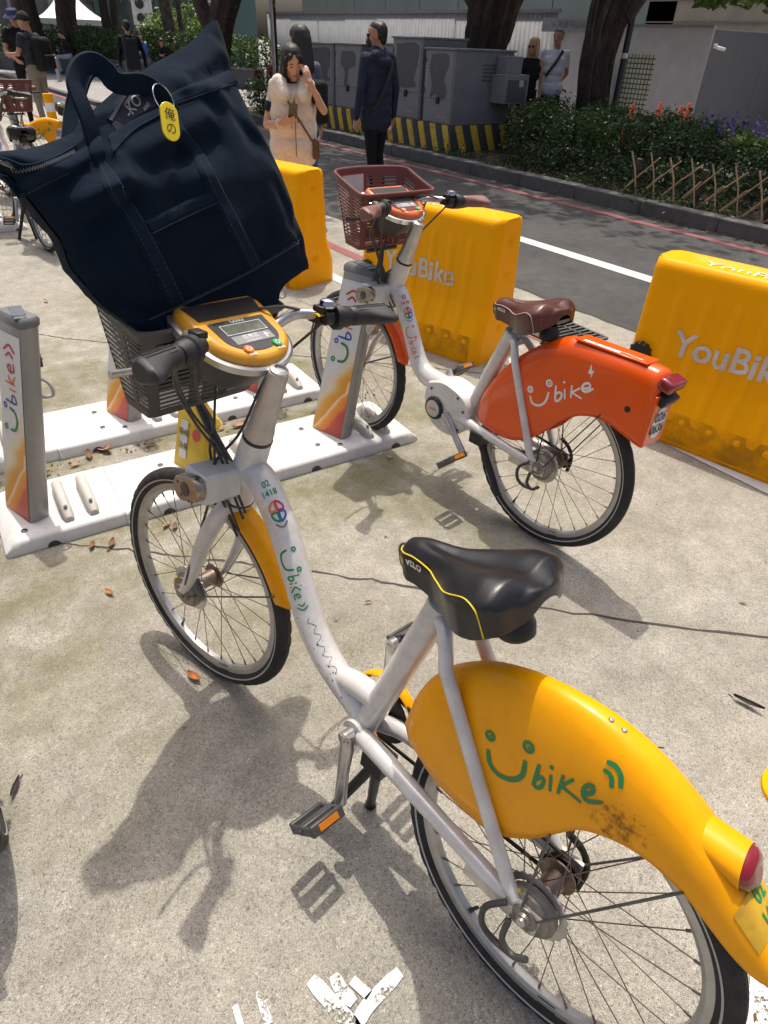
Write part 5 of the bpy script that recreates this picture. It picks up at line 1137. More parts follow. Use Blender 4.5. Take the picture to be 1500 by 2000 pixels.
def face_bits(root, P, shades=False, mask=False, k=1.):
    ax = None
    if not shades:
        for s_ in (-1, 1):
            b = MB(); b.ball(P(s_*.030, .0805, .012), (.0125*k, .006*k, .0055*k), 10, 6); b.obj('eye', HAIRB, root)
            b = MB(); b.tube([P(s_*.014, .086, .034), P(s_*.030, .0875, .040), P(s_*.046, .079, .036)], .0032*k, 6); b.obj('eyebrow', HAIRB, root)
    else:
        b = MB()
        for s_ in (-1, 1): b.ball(P(s_*.033, .084, .010), .021*k, 12, 8); b.tube([P(s_*.05, .075, .014), P(s_*.078, -.005, .014)], .003*k, 6)
        b.tube([P(-.02, .092, .014), P(.02, .092, .014)], .003*k, 6); b.obj('sunglasses', M_black, root)
    if not mask: b = MB(); b.tube([P(-.021, .0875, -.056), P(0, .0985, -.054), P(.021, .0875, -.056)], [.003*k, .0065*k, .003*k], 8); b.obj('mouth', mat('lips', (.36, .12, .10), .45), root)
    else: b = MB(); b.ball(P(0, .062, -.055), (.058*k, .046*k, .05*k), 14, 8); b.obj('face_mask', M_black, root)
def hand_prims(w, d, n, k=1., curl=.5, key='skin', side=1, spread=.2):
    """w wrist, d direction of the fingers, n back-of-hand normal; thumb on the side*cross(d, n) edge"""
    w = V(*w); d = unit(d); n = unit(V(*n)-d*(V(*n)@d)); x = np.cross(d, n)*side; L_ = .085*k; out = []
    for q in (-.024, -.008, .008, .024): out.append((key, w+x*q*k*.8, w+d*L_+x*q*k, .015*k, .0125*k))
    for i, (q, ln) in enumerate(((.027, .074), (.009, .084), (-.010, .078), (-.027, .06))):
        a = w+d*L_+x*q*k; dd = unit(d+x*q*spread*8); c1 = curl; p1 = a+unit(dd-n*c1*.5)*ln*k*.45; p2 = p1+unit(dd-n*c1*1.3)*ln*k*.32; p3 = p2+unit(dd-n*c1*2.2)*ln*k*.25
        out += [(key, a, p1, .0092*k, .0088*k), (key, p1, p2, .0086*k, .008*k), (key, p2, p3, .0078*k, .007*k)]
    t0 = w+d*.02*k+x*.026*k; t1 = t0+unit(d*.7+x*.8-n*.35)*.042*k; t2 = t1+unit(d*.95+x*.25-n*.5)*.032*k; out += [(key, t0, t1, .0125*k, .0105*k), (key, t1, t2, .0098*k, .0085*k)]
    return out
def body(H=1.7, wide=1., sh=None, pose=None, top='top', low='low', sleeve=1., legskin=None, girth=1., feet='shoe', seated=None, handkw=None):
    """prims in local coordinates: x to the figure's right, y forward, z up"""
    k = H/1.7; p_ = dict(rs=(.172*wide, -.005, 1.395), ls=(-.172*wide, -.005, 1.395), re=(.225*wide, -.015, 1.125), le=(-.225*wide, -.015, 1.125), rw=(.235*wide, .055, .885), lw=(-.235*wide, .055, .885), rh=(.088, 0, .92), lh=(-.088, 0, .92), rk=(.095, .02, .50), lk=(-.095, .02, .50), ra=(.10, -.02, .09), la=(-.10, -.02, .09))
    p_.update(pose or {}); Q = {a: V(*b_)*k for a, b_ in p_.items()}; g = girth; T = []
    hipc = (Q['rh']+Q['lh'])/2; shc = (Q['rs']+Q['ls'])/2; ax = unit(Q['rs']-Q['ls']); hx = unit(Q['rh']-Q['lh']); up = shc-hipc
    L = lambda f_, x, y=0.: hipc+up*f_+ax*x*k+V(0, y*k, 0)
    T += [(low, hipc-hx*.055*k+V(0, -.01*k, .02*k), hipc+hx*.055*k+V(0, -.01*k, .02*k), .112*k*g, .112*k*g), (top, L(.28, -.05), L(.28, .05), .102*k*g, .102*k*g), (top, L(.55, -.07*wide, .01), L(.55, .07*wide, .01), .108*k*g, .108*k*g), (top, L(.76, -.085*wide, .01), L(.76, .085*wide, .01), .108*k*g, .108*k*g), (top, L(.97, -.11*wide, -.01), L(.97, .11*wide, -.01), .066*k*g, .066*k*g), (top, L(.15, 0), L(.95, 0), .10*k*g, .08*k*g), (top, L(1.0, -.075*wide, -.015), L(1.07, -.03, -.012), .05*k, .045*k), (top, L(1.0, .075*wide, -.015), L(1.07, .03, -.012), .05*k, .045*k)]
    for s_ in 'rl':
        a, e, w = Q[s_+'s'], Q[s_+'e'], Q[s_+'w']; m_ = a+(e-a)*.5
        T += [(top, a, m_, .058*k*g, .052*k*g), (top if sleeve >= .9 else 'skin', m_ if sleeve >= .9 else m_, e, (.050*k*g if sleeve >= .9 else .040*k), (.045*k*g if sleeve >= .9 else .036*k)), (top if sleeve >= 1 else 'skin', e, w, (.043*k*g if sleeve >= 1 else .036*k), (.034*k*g if sleeve >= 1 else .026*k))]
        hk = (handkw or {}).get(s_, {}); d = hk.get('d', unit(w-e)); n = hk.get('n', V(1, 0, 0)*(1 if s_ == 'r' else -1)); T += hand_prims(w, d, n, k*1.0, hk.get('curl', .55), 'skin', hk.get('side', 1 if s_ == 'r' else -1))
        h, kn, an = Q[s_+'h'], Q[s_+'k'], Q[s_+'a']; ls = legskin or low; mid = h+(kn-h)*.55
        T += [(low, h, mid, .088*k*g, .076*k*g), (ls, mid, kn, .074*k*g if ls == low else .066*k, .060*k if ls == low else .05*k), (ls, kn, an, .058*k if ls == low else .05*k, .045*k if ls == low else .034*k)]
        fd = unit(V(an[0]-kn[0], 0, 0)*.1+V(0, 1, 0)); T += [(feet, an+V(0, -.02*k, -.045*k), an+fd*.13*k+V(0, 0, -.052*k), .040*k, .034*k)]
    return T, Q
def person(label, loc, facing, z0=0., group='people in the street', name='person'):
    o = empty(name, (loc[0], loc[1], z0), (0, 0, R(facing-90))); tag(o, label, 'person', group); return o
SHOE = mat('shoe_dark', (.03, .03, .03), .6); SHOEW = mat('shoe_white', (.5, .5, .48), .6)

# ---- woman in the cream quilted vest, looking down at her phone, left hand at her forehead
w = person('woman in cream puffer vest holding a phone with one hand on her forehead', (3.03, 5.60), -114); w.scale = (.95, .95, .95)
T, Q = body(1.60, .92, pose=dict(rs=(.162, .0, 1.36), ls=(-.162, .0, 1.36), re=(.245, .00, 1.07), rw=(.125, .235, 1.105), le=(-.275, .15, 1.20), lw=(-.145, .205, 1.415)), top='tee', low='low', sleeve=.5, girth=.88,
            handkw=dict(r=dict(d=(-.9, .35, .2), n=(.2, .8, -.55), curl=.75, side=-1), l=dict(d=(.30, -.25, .9), n=(-.2, 1, .2), curl=.6, side=-1)))
fr = frame_of(R(10), R(24), R(-6)); hc = V(-.01, .075, 1.455); hp, P = head_prims(hc, fr, .96); T += hp+[('skin', (0, .0, 1.29), (0, .05, 1.40), .048, .046)]
T += [('navy', V(*Q['rs'])+(V(*Q['re'])-V(*Q['rs']))*.46, V(*Q['rs'])+(V(*Q['re'])-V(*Q['rs']))*.52, .052, .051), ('navy', V(*Q['ls'])+(V(*Q['le'])-V(*Q['ls']))*.42, V(*Q['ls'])+(V(*Q['le'])-V(*Q['ls']))*.48, .052, .051), ('navy', (-.02, .02, 1.335), (.02, .02, 1.335), .06, .06)]
capm(T, .0075, 'body', dict(skin=SKIN, tee=cloth('cream_tee', (.56, .50, .41)), navy=cloth('navy_rib', (.015, .018, .03)), low=cloth('pale_trousers', (.42, .40, .37)), shoe=SHOEW), w)
face_bits(w, P, k=.96)
hair = [('h', P(0, -.042, .05), P(0, -.016, .062), .089, .080), ('h', P(-.055, -.02, .03), P(-.088, -.02, -.10), .042, .03), ('h', P(.055, -.02, .03), P(.088, -.015, -.10), .042, .034), ('h', P(0, -.06, .0), P(0, -.085, -.16), .075, .06), ('h', P(.085, -.01, -.10), (.155, .045, 1.20), .036, .024), ('h', P(.088, -.03, -.10), (.16, -.02, 1.14), .038, .024), ('h', P(-.085, -.03, -.09), (-.12, .0, 1.16), .034, .024), ('h', (-.06, -.10, 1.34), (-.05, -.13, 1.12), .05, .04), ('h', (.07, -.10, 1.34), (.08, -.13, 1.10), .055, .04), ('h', P(-.035, .056, .075), P(-.065, .062, .02), .02, .008), ('h', P(.03, .052, .078), P(.062, .05, .01), .026, .012), ('h', P(-.01, .062, .078), P(-.045, .085, .03), .012, .004)]
ho = capm(hair, .008, 'hair', dict(h=HAIRB), w, 4)
b = MB()
for k in range(70):
    sd_ = 1 if k % 3 else -1; a = random.uniform(-.9, 1.0); q0 = P(sd_*.01, .02-.03*a, .125-.01*abs(a)); q1 = P(sd_*(.085+.004*random.random()), .045-.075*max(a, -.3), .03+random.uniform(-.02, .02)); q2 = P(sd_*.10, .01-.05*a, -.09); q3 = V(sd_*(.13+.05*random.random()), .06-.10*max(0, a)+.02*random.random(), random.uniform(1.05, 1.25))
    b.tube(spline([q0, q1, q2, q3], 14), [.0032, .0038, .003, .001], 5)
b.obj('hair_strand', HAIRB, ho)
VEST = cloth('cream_quilted_nylon', (.72, .645, .53), .5, .06, .9)
v = []
for i, z in enumerate((1.235, 1.115, .985, .85)):
    r_ = (.120, .126, .130, .134)[i]; v += [('v', (-.085, -.005, z-.062), (.085, -.005, z-.062), r_*.94, r_*.94), ('v', (-.085, -.01, z), (.085, -.01, z), r_, r_), ('v', (-.10, .035, z), (-.035, .055, z), r_*.72, r_*.72), ('v', (.10, .035, z), (.035, .055, z), r_*.72, r_*.72)]
v += [('v', (-.13, -.01, 1.30), (-.05, -.02, 1.345), .055, .06), ('v', (.13, -.01, 1.30), (.05, -.02, 1.345), .055, .06), ('v', (-.05, -.03, 1.36), (-.11, .09, 1.31), .045, .055), ('v', (.05, -.03, 1.36), (.11, .09, 1.31), .045, .055), ('v', (-.115, .09, 1.325), (-.075, .16, 1.24), .062, .055), ('v', (.115, .09, 1.325), (.075, .16, 1.24), .062, .055), ('v', (-.16, .03, 1.31), (-.115, .10, 1.315), .04, .055), ('v', (.16, .03, 1.31), (.115, .10, 1.315), .04, .055), ('v', (-.05, -.06, 1.355), (.05, -.06, 1.355), .05, .05)]
vo_ = capm(v, .009, 'vest', dict(v=VEST), w, 3)
b = MB(); b.tube([V(-.005, .165, 1.22), V(-.005, .172, 1.1), V(-.005, .176, .95), V(-.005, .172, .78)], .004, 6); b.obj('zip', M_dark, vo_)
for s_, ln in ((-.02, .16), (.018, .2)): b = MB(); b.tube(spline([V(s_*.3, .178, 1.20), V(s_, .188, 1.12), V(s_*1.6, .19, 1.20-ln)], 8), .0035, 6); b.obj('drawstring', M_dark, vo_)
b = MB(); b.ribbon(spline([V(.10, .10, 1.33), V(.04, .185, 1.18), V(-.06, .19, 1.03), V(-.15, .12, .90)], 16), V(0, 1, 0), .018, .004); b.obj('bag_strap', mat('brown_leather', (.10, .05, .028), .5), w)
b = MB(); b.box((-.185, .05, .83), (.06, .17, .16)); b.obj('shoulder_bag', MATS['brown_leather'], w, bevel=.02)
b = MB(); c = V(.02, .285, 1.135); fa = unit(V(.15, .55, -.35)); b.box(c, (.072, .008, .145), (unit(V(1, -.25, .1)), unit(V(.2, .75, -.62)), unit(V(-.05, .62, .78)))); b.obj('phone', mat('phone_dark', (.06, .06, .055), .25), w, bevel=.008)
b = MB(); b.lathe([(.033, -.006), (.036, 0), (.033, .006)], V(*Q['rw'])-unit(V(*Q['rw'])-V(*Q['re']))*.03, unit(V(*Q['rw'])-V(*Q['re'])), 18); b.obj('bracelet', mat('pearl_white', (.7, .66, .6), .3), w)

# ---- dark-haired woman half hidden behind her
w2 = person('dark-haired woman with black bag half hidden behind the woman in cream', (3.62, 6.50), 75)
T, Q = body(1.62, .9, top='top', low='jean', girth=.9); hp, P = head_prims((0, .03, 1.515), frame_of(R(35), R(5)), .98); T += hp
capm(T, .012, 'body', dict(skin=SKIN, top=cloth('grey_denim_jacket', (.10, .12, .15)), jean=cloth('blue_jeans', (.06, .10, .17)), shoe=SHOE), w2)
capm([('h', P(0, -.03, .05), P(0, 0, .058), .094, .084), ('h', P(0, -.05, .02), P(0, -.08, -.2), .085, .07), ('h', P(.06, -.02, .02), P(.075, -.03, -.18), .045, .035), ('h', P(-.06, -.02, .02), P(-.07, -.03, -.18), .045, .035)], .012, 'hair', dict(h=HAIRB), w2, 3)
b = MB(); b.box((.10, -.17, 1.06), (.22, .12, .36)); b.obj('black_backpack', cloth('black_nylon', (.012, .012, .013)), w2, bevel=.05, seg=3)

# ---- man in navy hooded jacket, seen from behind
w = person('man in navy hooded jacket and face mask seen from behind on the lane', (4.86, 7.02), 96)
T, Q = body(1.70, 1.04, pose=dict(re=(.25, -.03, 1.12), rw=(.255, .0, .86), le=(-.25, -.02, 1.12), lw=(-.265, .03, .86), rk=(.085, .05, .5), lk=(-.085, -.02, .5), ra=(.09, -.02, .09), la=(-.09, -.09, .10)), top='jac', low='low', girth=1.06, handkw=dict(r=dict(n=(1, -.3, 0), curl=.8), l=dict(n=(-1, -.3, 0), curl=.7)))
T[0] = ('jac',)+T[0][1:]; hp, P = head_prims((0, .03, 1.59), frame_of(R(48), R(2)), 1.0); T += hp
T += [('jac', (-.09, -.07, 1.42), (.09, -.07, 1.42), .06, .06), ('jac', (-.05, -.10, 1.37), (.05, -.10, 1.37), .055, .055), ('jac', (-.075, .0, 1.455), (.075, .0, 1.455), .05, .05), ('jac', (-.075, .0, .82), (.075, .0, .82), .118, .118), ('jac', (-.075, .0, .90), (.075, .0, .90), .122, .122), ('jac', (-.07, .0, 1.0), (.07, .0, 1.0), .122, .122), ('jac', (-.07, .0, 1.1), (.07, .0, 1.1), .12, .12)]
capm(T, .009, 'body', dict(skin=SKIN2, jac=cloth('navy_jacket', (.022, .03, .05)), low=cloth('black_trousers', (.010, .010, .011)), shoe=SHOE), w)
face_bits(w, P, shades=True, mask=True)
capm([('h', P(0, -.032, .045), P(0, -.005, .058), .092, .080), ('h', P(0, -.055, .0), P(0, -.06, -.03), .068, .055), ('h', P(.055, -.03, .02), P(.06, -.03, .0), .035, .03), ('h', P(-.055, -.03, .02), P(-.06, -.03, .0), .035, .03), ('h', P(0, .03, .085), P(0, .05, .07), .04, .03)], .009, 'hair', dict(h=HAIRB), w, 3)
b = MB(); b.ribbon(spline([V(.14, -.02, 1.475), V(.10, -.125, 1.36), V(-.02, -.158, 1.14), V(-.13, -.145, .98), V(-.19, -.06, .9)], 20), V(0, -1, .1), .035, .005); b.obj('crossbody_strap', M_black, w)

# ---- couple on the far sidewalk
w = person('blonde woman in black top and sunglasses on the far sidewalk', (9.55, 9.32), -128)
T, Q = body(1.66, .92, pose=dict(re=(.25, -.02, 1.13), rw=(.30, .03, .89)), top='top', low='low', sleeve=0, legskin='skin', girth=.92); hp, P = head_prims((0, .03, 1.555), frame_of(R(-35), R(6)), .98); T += hp
T = [(('skin' if (k_ == 'top' and i_ in (6, 7, 9, 10)) else k_), a, c, ra*(.75 if (k_ == 'top' and i_ > 5) else 1), rb*(.75 if (k_ == 'top' and i_ > 5) else 1)) for i_, (k_, a, c, ra, rb) in enumerate(T)]
capm([(('skin' if (k_ == 'top' and abs(a[0]) > .14) else k_), a, c, ra, rb) for k_, a, c, ra, rb in T], .012, 'body', dict(skin=SKIN2, top=cloth('black_tank', (.012, .012, .013)), low=cloth('black_shorts', (.012, .013, .017)), shoe=SHOEW), w); face_bits(w, P, shades=True)
capm([('h', P(0, -.03, .05), P(0, 0, .06), .093, .08), ('h', P(.06, -.02, .02), P(.078, -.01, -.13), .044, .035), ('h', P(-.06, -.02, .02), P(-.078, -.01, -.13), .044, .035), ('h', P(0, -.06, .0), P(0, -.07, -.13), .075, .06)], .012, 'hair', dict(h=HAIRBL), w, 3)
w = person('tall man in white t-shirt with black shoulder strap on the far sidewalk', (10.0, 9.22), -135)
T, Q = body(1.80, 1.02, pose=dict(re=(.22, -.10, 1.13), le=(-.22, -.10, 1.13), rw=(.08, -.16, .95), lw=(-.08, -.16, .95)), top='top', low='low', sleeve=.5, legskin='skin', girth=1.0); T += [('top', (-.08, 0, .98), (.08, 0, .98), .135, .13)]
hp, P = head_prims((0, .03, 1.685), frame_of(R(-25), R(4)), 1.0); T += hp
capm(T, .012, 'body', dict(skin=SKIN2, top=cloth('white_tee', (.62, .62, .64), .8, .05), low=cloth('black_shorts', (.012, .013, .017)), shoe=SHOEW), w); face_bits(w, P)
capm([('h', P(0, -.03, .05), P(0, 0, .062), .089, .076), ('h', P(.05, -.03, .02), P(.055, -.03, .0), .035, .03), ('h', P(-.05, -.03, .02), P(-.055, -.03, .0), .035, .03)], .012, 'hair', dict(h=HAIRG), w, 3)
b = MB(); b.ribbon(spline([V(-.11, .09, 1.52), V(-.02, .145, 1.36), V(.12, .12, 1.16)], 12), V(0, 1, 0), .045, .006); b.obj('shoulder_strap', M_black, w)

# ---- two men at the left edge
w = person('man in dark cap and backpack with khaki trousers at the left edge', (2.85, 14.3), 128)
T, Q = body(1.72, 1.05, pose=dict(re=(.24, .06, 1.12), rw=(.2, .22, 1.0), le=(-.26, .05, 1.16), lw=(-.22, .25, 1.15)), top='top', low='low', sleeve=.5, girth=1.05); hp, P = head_prims((0, .03, 1.61), frame_of(R(20), R(8)), 1.); T += hp
capm(T, .014, 'body', dict(skin=SKIN2, top=cloth('dark_shirt', (.03, .034, .042)), low=cloth('khaki_trousers', (.24, .205, .16)), shoe=SHOE), w)
capm([('c', P(0, -.02, .05), P(0, .0, .055), .096, .09), ('c', P(-.04, .09, .045), P(.04, .09, .045), .02, .02), ('c', P(-.03, .13, .04), P(.03, .13, .04), .012, .012)], .013, 'cap', dict(c=cloth('dark_cap', (.025, .025, .028))), w, 2)
b = MB(); b.box((0, -.22, 1.18), (.30, .19, .48)); bp_ = b.obj('backpack', cloth('black_pack', (.012, .012, .013)), w, bevel=.06, seg=3)
b = MB(); b.box((0, -.33, 1.08), (.22, .06, .2)); b.obj('pack_pocket', MATS['black_pack'], bp_, bevel=.02)
w = person('man in blue bucket hat and glasses behind the man with the backpack', (2.95, 15.7), -95)
T, Q = body(1.78, 1.05, pose=dict(re=(.25, .08, 1.12), rw=(.14, .26, 1.02), le=(-.25, .08, 1.12), lw=(-.15, .26, 1.0)), top='top', low='low', sleeve=.5); hp, P = head_prims((0, .03, 1.665), frame_of(R(-20), R(10)), 1.); T += hp
capm(T, .014, 'body', dict(skin=SKIN2, top=cloth('black_tee', (.012, .012, .013)), low=cloth('black_trousers', (.010, .010, .011)), shoe=SHOE), w); face_bits(w, P, shades=True)
b = MB(); c = P(0, -.01, .055); b.lathe([(.165, -.05), (.135, -.02), (.098, 0), (.09, .06), (.07, .075), (0, .08)], c, P(0, 0, 1)-P(0, 0, 0), 24); b.obj('bucket_hat', cloth('blue_hat', (.05, .06, .12)), w)

# ---- people by the far planter
w = person('seated woman in dark jacket and pink top with jeans on the planter wall', (7.35, 30.6), 150)
SIT = dict(rh=(.088, 0, .70), lh=(-.088, 0, .70), rs=(.16, .06, 1.17), ls=(-.16, .06, 1.17), re=(.2, .10, .93), le=(-.2, .10, .93), rw=(.1, .30, .90), lw=(-.08, .30, .90), rk=(.10, .42, .68), lk=(-.10, .42, .68), ra=(.10, .40, .28), la=(-.10, .36, .26))
T, Q = body(1.66, .95, pose=SIT, top='top', low='low'); hp, P = head_prims((0, .14, 1.34), frame_of(0, R(32)), .98); T += hp+[('pink', (0, .10, .84), (0, .11, 1.06), .075, .08)]
capm(T, .016, 'body', dict(skin=SKIN, top=cloth('dark_jacket', (.02, .02, .026)), low=cloth('light_jeans', (.30, .36, .42)), pink=cloth('pink_top', (.42, .10, .26)), shoe=SHOE), w); face_bits(w, P)
capm([('h', P(0, -.03, .05), P(0, 0, .06), .092, .08), ('h', P(0, -.07, .01), P(0, -.12, -.12), .05, .035)], .014, 'hair', dict(h=HAIRB), w, 3)
w = person('man in black jacket with roll-top backpack walking away by the planter', (5.45, 17.3), 78)
T, Q = body(1.72, 1.05, pose=dict(re=(.27, 0, 1.12), rw=(.28, .05, .88)), top='top', low='low'); hp, P = head_prims((0, .03, 1.605), frame_of(0, 0), 1.); T += hp
capm(T, .014, 'body', dict(skin=SKIN, top=cloth('black_jacket', (.016, .016, .018)), low=cloth('grey_trousers', (.15, .145, .14)), shoe=SHOE), w)
capm([('h', P(0, -.03, .04), P(0, 0, .055), .093, .08), ('h', P(0, -.05, .0), P(0, -.05, -.03), .06, .05)], .013, 'hair', dict(h=HAIRB), w, 3)
b = MB(); b.box((0, -.21, 1.13), (.29, .15, .52)); bp_ = b.obj('roll_top_backpack', cloth('charcoal_pack', (.03, .034, .038)), w, bevel=.03, seg=2); b = MB(); b.box((0, -.215, 1.37), (.30, .16, .10)); b.obj('pack_flap', MATS['charcoal_pack'], bp_, bevel=.02)
w = person('seated man in blue shirt with neon green straps by the planter', (9.0, 27.0), 200)
T, Q = body(1.7, 1., pose=SIT, top='top', low='low'); hp, P = head_prims((0, .12, 1.36), frame_of(R(60), R(5)), 1.); T += hp+[('neon', (.09, .0, 1.24), (.07, .13, .95), .045, .04), ('neon', (-.09, .0, 1.24), (-.07, .13, .95), .045, .04)]
capm(T, .016, 'body', dict(skin=SKIN2, top=cloth('blue_shirt', (.05, .09, .30)), low=cloth('grey_trousers', (.15, .145, .14)), neon=cloth('neon_green', (.35, .75, .15)), shoe=SHOE), w)
capm([('h', P(0, -.03, .045), P(0, 0, .058), .092, .08)], .014, 'hair', dict(h=HAIRB), w, 3)
w = person('seated man in black shirt leaning forward beside the blue-shirted man', (9.75, 26.9), 215)
T, Q = body(1.7, 1.05, pose=dict(SIT, rs=(.16, .16, 1.12), ls=(-.16, .16, 1.12)), top='top', low='low'); hp, P = head_prims((0, .28, 1.24), frame_of(R(30), R(30)), 1.); T += hp
capm(T, .016, 'body', dict(skin=SKIN2, top=cloth('black_tee', (.012, .012, .013)), low=cloth('grey_trousers', (.15, .145, .14)), shoe=SHOE), w)
capm([('h', P(0, -.03, .045), P(0, 0, .058), .092, .08)], .014, 'hair', dict(h=HAIRB), w, 3)
# ================================================================ BACKGROUND
def fastmesh(name, co, nper, m):
    """faces of nper vertices each from an (n*nper, 3) array"""
    n = len(co)//nper; me = bpy.data.meshes.new(name); me.vertices.add(len(co)); me.vertices.foreach_set('co', np.ascontiguousarray(co, dtype=np.float32).ravel())
    me.loops.add(len(co)); me.loops.foreach_set('vertex_index', np.arange(len(co), dtype=np.int32)); me.polygons.add(n); me.polygons.foreach_set('loop_start', np.arange(0, len(co), nper, dtype=np.int32))
    try: me.polygons.foreach_set('loop_total', np.full(n, nper, dtype=np.int32))
    except Exception: pass
    me.update(calc_edges=True); me.materials.append(m); return me
def leafcloud(pos, size, jitter=.4, flat=.35, asp=.5, nrm=None):
    """diamond leaves at pos (n, 3)"""
    n = len(pos); d = rng.normal(size=(n, 3)); d[:, 2] *= .7; d /= np.linalg.norm(d, axis=1)[:, None]
    u = rng.normal(size=(n, 3)); u[:, 2] += 1.0
    if nrm is not None: u = u*.7+nrm*1.3
    x = np.cross(d, u); x /= np.linalg.norm(x, axis=1)[:, None]+1e-9; s = size*(1+jitter*rng.normal(size=(n, 1))).clip(.3, 2)
    up = np.cross(x, d); a = pos-d*s*.5; b = pos+x*s*asp*.5+up*s*.08; c = pos+d*s*.5; e = pos-x*s*asp*.5+up*s*.08
    return np.stack([a, b, c, e], axis=1).reshape(-1, 3)
def blob(n, c, r, hollow=.55):
    """points in an uneven ellipsoid, denser near the skin"""
    v = rng.normal(size=(n, 3)); v /= np.linalg.norm(v, axis=1)[:, None]; k = (hollow+(1-hollow)*rng.random((n, 1))**.6); return np.asarray(c)+v*k*np.asarray(r)*(1+.10*np.sin(v[:, :1]*7+c[0])+.10*np.sin(v[:, 1:2]*9+c[1]))
def foliage(name, clumps, per, size, m, parent, asp=.5):
    pts = np.vstack([blob(int(per*w), c, r) for c, r, w in clumps]); nr = np.vstack([(blob(1, c, r)*0+0).repeat(int(per*w), 0) for c, r, w in clumps])
    me = fastmesh(name, leafcloud(pts, size, asp=asp), 4, m); o = bpy.data.objects.new(name, me); COL.objects.link(o); o.parent = parent; return o
L_hedge = leafmat('hedge_leaf', (.014, .034, .008), (.042, .088, .017), (.095, .16, .03)); L_dark = leafmat('dark_hedge_leaf', (.011, .026, .008), (.03, .062, .017), (.06, .105, .026)); L_bright = leafmat('bright_leaf', (.07, .13, .02), (.15, .24, .04), (.28, .36, .09)); L_tree = leafmat('tree_leaf', (.02, .045, .01), (.05, .10, .018), (.09, .16, .03))
L_red = leafmat('red_leaf', (.10, .01, .015), (.22, .02, .03)); L_purple = leafmat('purple_flower', (.10, .06, .28), (.20, .13, .42)); L_litter = leafmat('dry_leaf_litter', (.08, .045, .02), (.20, .12, .04), (.32, .22, .06))
M_bark = mat('bark', (.050, .034, .025), .9, var=.55, scale=6, bump=1., bscale=24, bdist=.05); M_bark2 = mat('bark_pale', (.085, .068, .052), .9, var=.5, scale=6, bump=1., bscale=24, bdist=.04); M_twig = mat('twig', (.04, .028, .02), .9)
def shrub(name, label, clumps, per, size, m, cat='hedge', base=None, stems=10, group=None, asp=.5):
    c0 = base or (clumps[0][0][0], clumps[0][0][1], .1); root = empty(name, c0); tag(root, label, cat, group)
    cl = [((c[0]-c0[0], c[1]-c0[1], c[2]-c0[2]), r, w) for c, r, w in clumps]; foliage('foliage', cl, per, size, m, root, asp)
    b = MB()
    for c, r, w in cl:
        for k in range(max(1, int(stems*w/len(cl)*1.5))):
            x, y = c[0]+random.uniform(-.8, .8)*r[0], c[1]+random.uniform(-.8, .8)*r[1]; b.tube([V(x, y, 0), V(x+random.uniform(-.1, .1), y+random.uniform(-.1, .1), c[2]*.6), V(x+random.uniform(-.25, .25), y+random.uniform(-.25, .25), c[2]+r[2]*.3)], [.012, .008, .004], 5)
    b.obj('stem', M_twig, root); return root
# planting strip hedges (right half of the picture)
def row(x0, x1, y0, y1, z0, z1, n):
    return [((random.uniform(x0, x1), y0+(y1-y0)*(i+.5)/n, (z0+z1)/2+random.uniform(-.05, .05)), ((x1-x0)*.45+.22, (y1-y0)/n*.75+.1, (z1-z0)/2+random.uniform(-.03, .06)), 1.) for i in range(n)]
shrub('hedge', 'dark clipped hedge in front of the big tree trunk', row(8.5, 9.3, 5.6, 9.0, .1, .88, 9), 2600, .042, L_hedge)
shrub('hedge', 'low hedge running on behind the bamboo lattice fence', row(8.7, 9.5, 2.6, 5.8, .1, .74, 8), 2600, .042, L_dark)
shrub('hedge', 'loose low shrubs along the kerb beneath the clipped hedge', row(7.95, 8.4, 4.0, 8.0, .08, .48, 9), 900, .04, L_dark)
shrub('hedge', 'leafy hedge behind the striped plinth end', row(9.7, 10.1, 8.4, 12.0, .1, .9, 6), 1600, .045, L_hedge)
shrub('hedge', 'back row of the hedge in front of the traffic cones', row(9.5, 10.0, 5.4, 8.0, .1, .84, 6), 2200, .045, L_hedge)
# leaf litter and short weeds
pts = np.column_stack([rng.uniform(7.43, 9.3, 2600), rng.uniform(2.5, 15, 2600), np.full(2600, .108)]); w = leafcloud(pts, .05, asp=.55).reshape(-1, 4, 3); w[:, :, 2] = .104+(w[:, :, 2]-.108)*.25+.006
o = bpy.data.objects.new('leaf_litter', fastmesh('leaf_litter', w.reshape(-1, 3), 4, L_litter)); COL.objects.link(o); tag(o, 'dry leaves scattered on the planting strip soil', 'leaves', kind='stuff')
pts = np.column_stack([7.22-np.abs(rng.normal(0, .07, 500)), rng.uniform(2.0, 14, 500), np.full(500, .006)]); w = leafcloud(pts, .045).reshape(-1, 4, 3); w[:, :, 2] = .003+(w[:, :, 2]-.006)*.2+.005
o = bpy.data.objects.new('gutter_leaves', fastmesh('gutter_leaves', w.reshape(-1, 3), 4, L_litter)); COL.objects.link(o); tag(o, 'dry leaves gathered in the gutter along the kerb', 'leaves', kind='stuff')
pts = np.vstack([np.column_stack([rng.normal(x, .18, 420), rng.normal(y, .25, 420), .11+np.abs(rng.normal(0, .05, 420))]) for x, y in ((7.75, 8.9), (7.9, 7.7), (7.7, 6.3), (7.75, 11.5), (7.6, 5.2), (7.7, 4.4))])
o = bpy.data.objects.new('weeds', fastmesh('weeds', leafcloud(pts, .05, asp=.35), 4, L_hedge)); COL.objects.link(o); tag(o, 'small weeds growing along the kerb and plinth', 'weeds', kind='stuff')
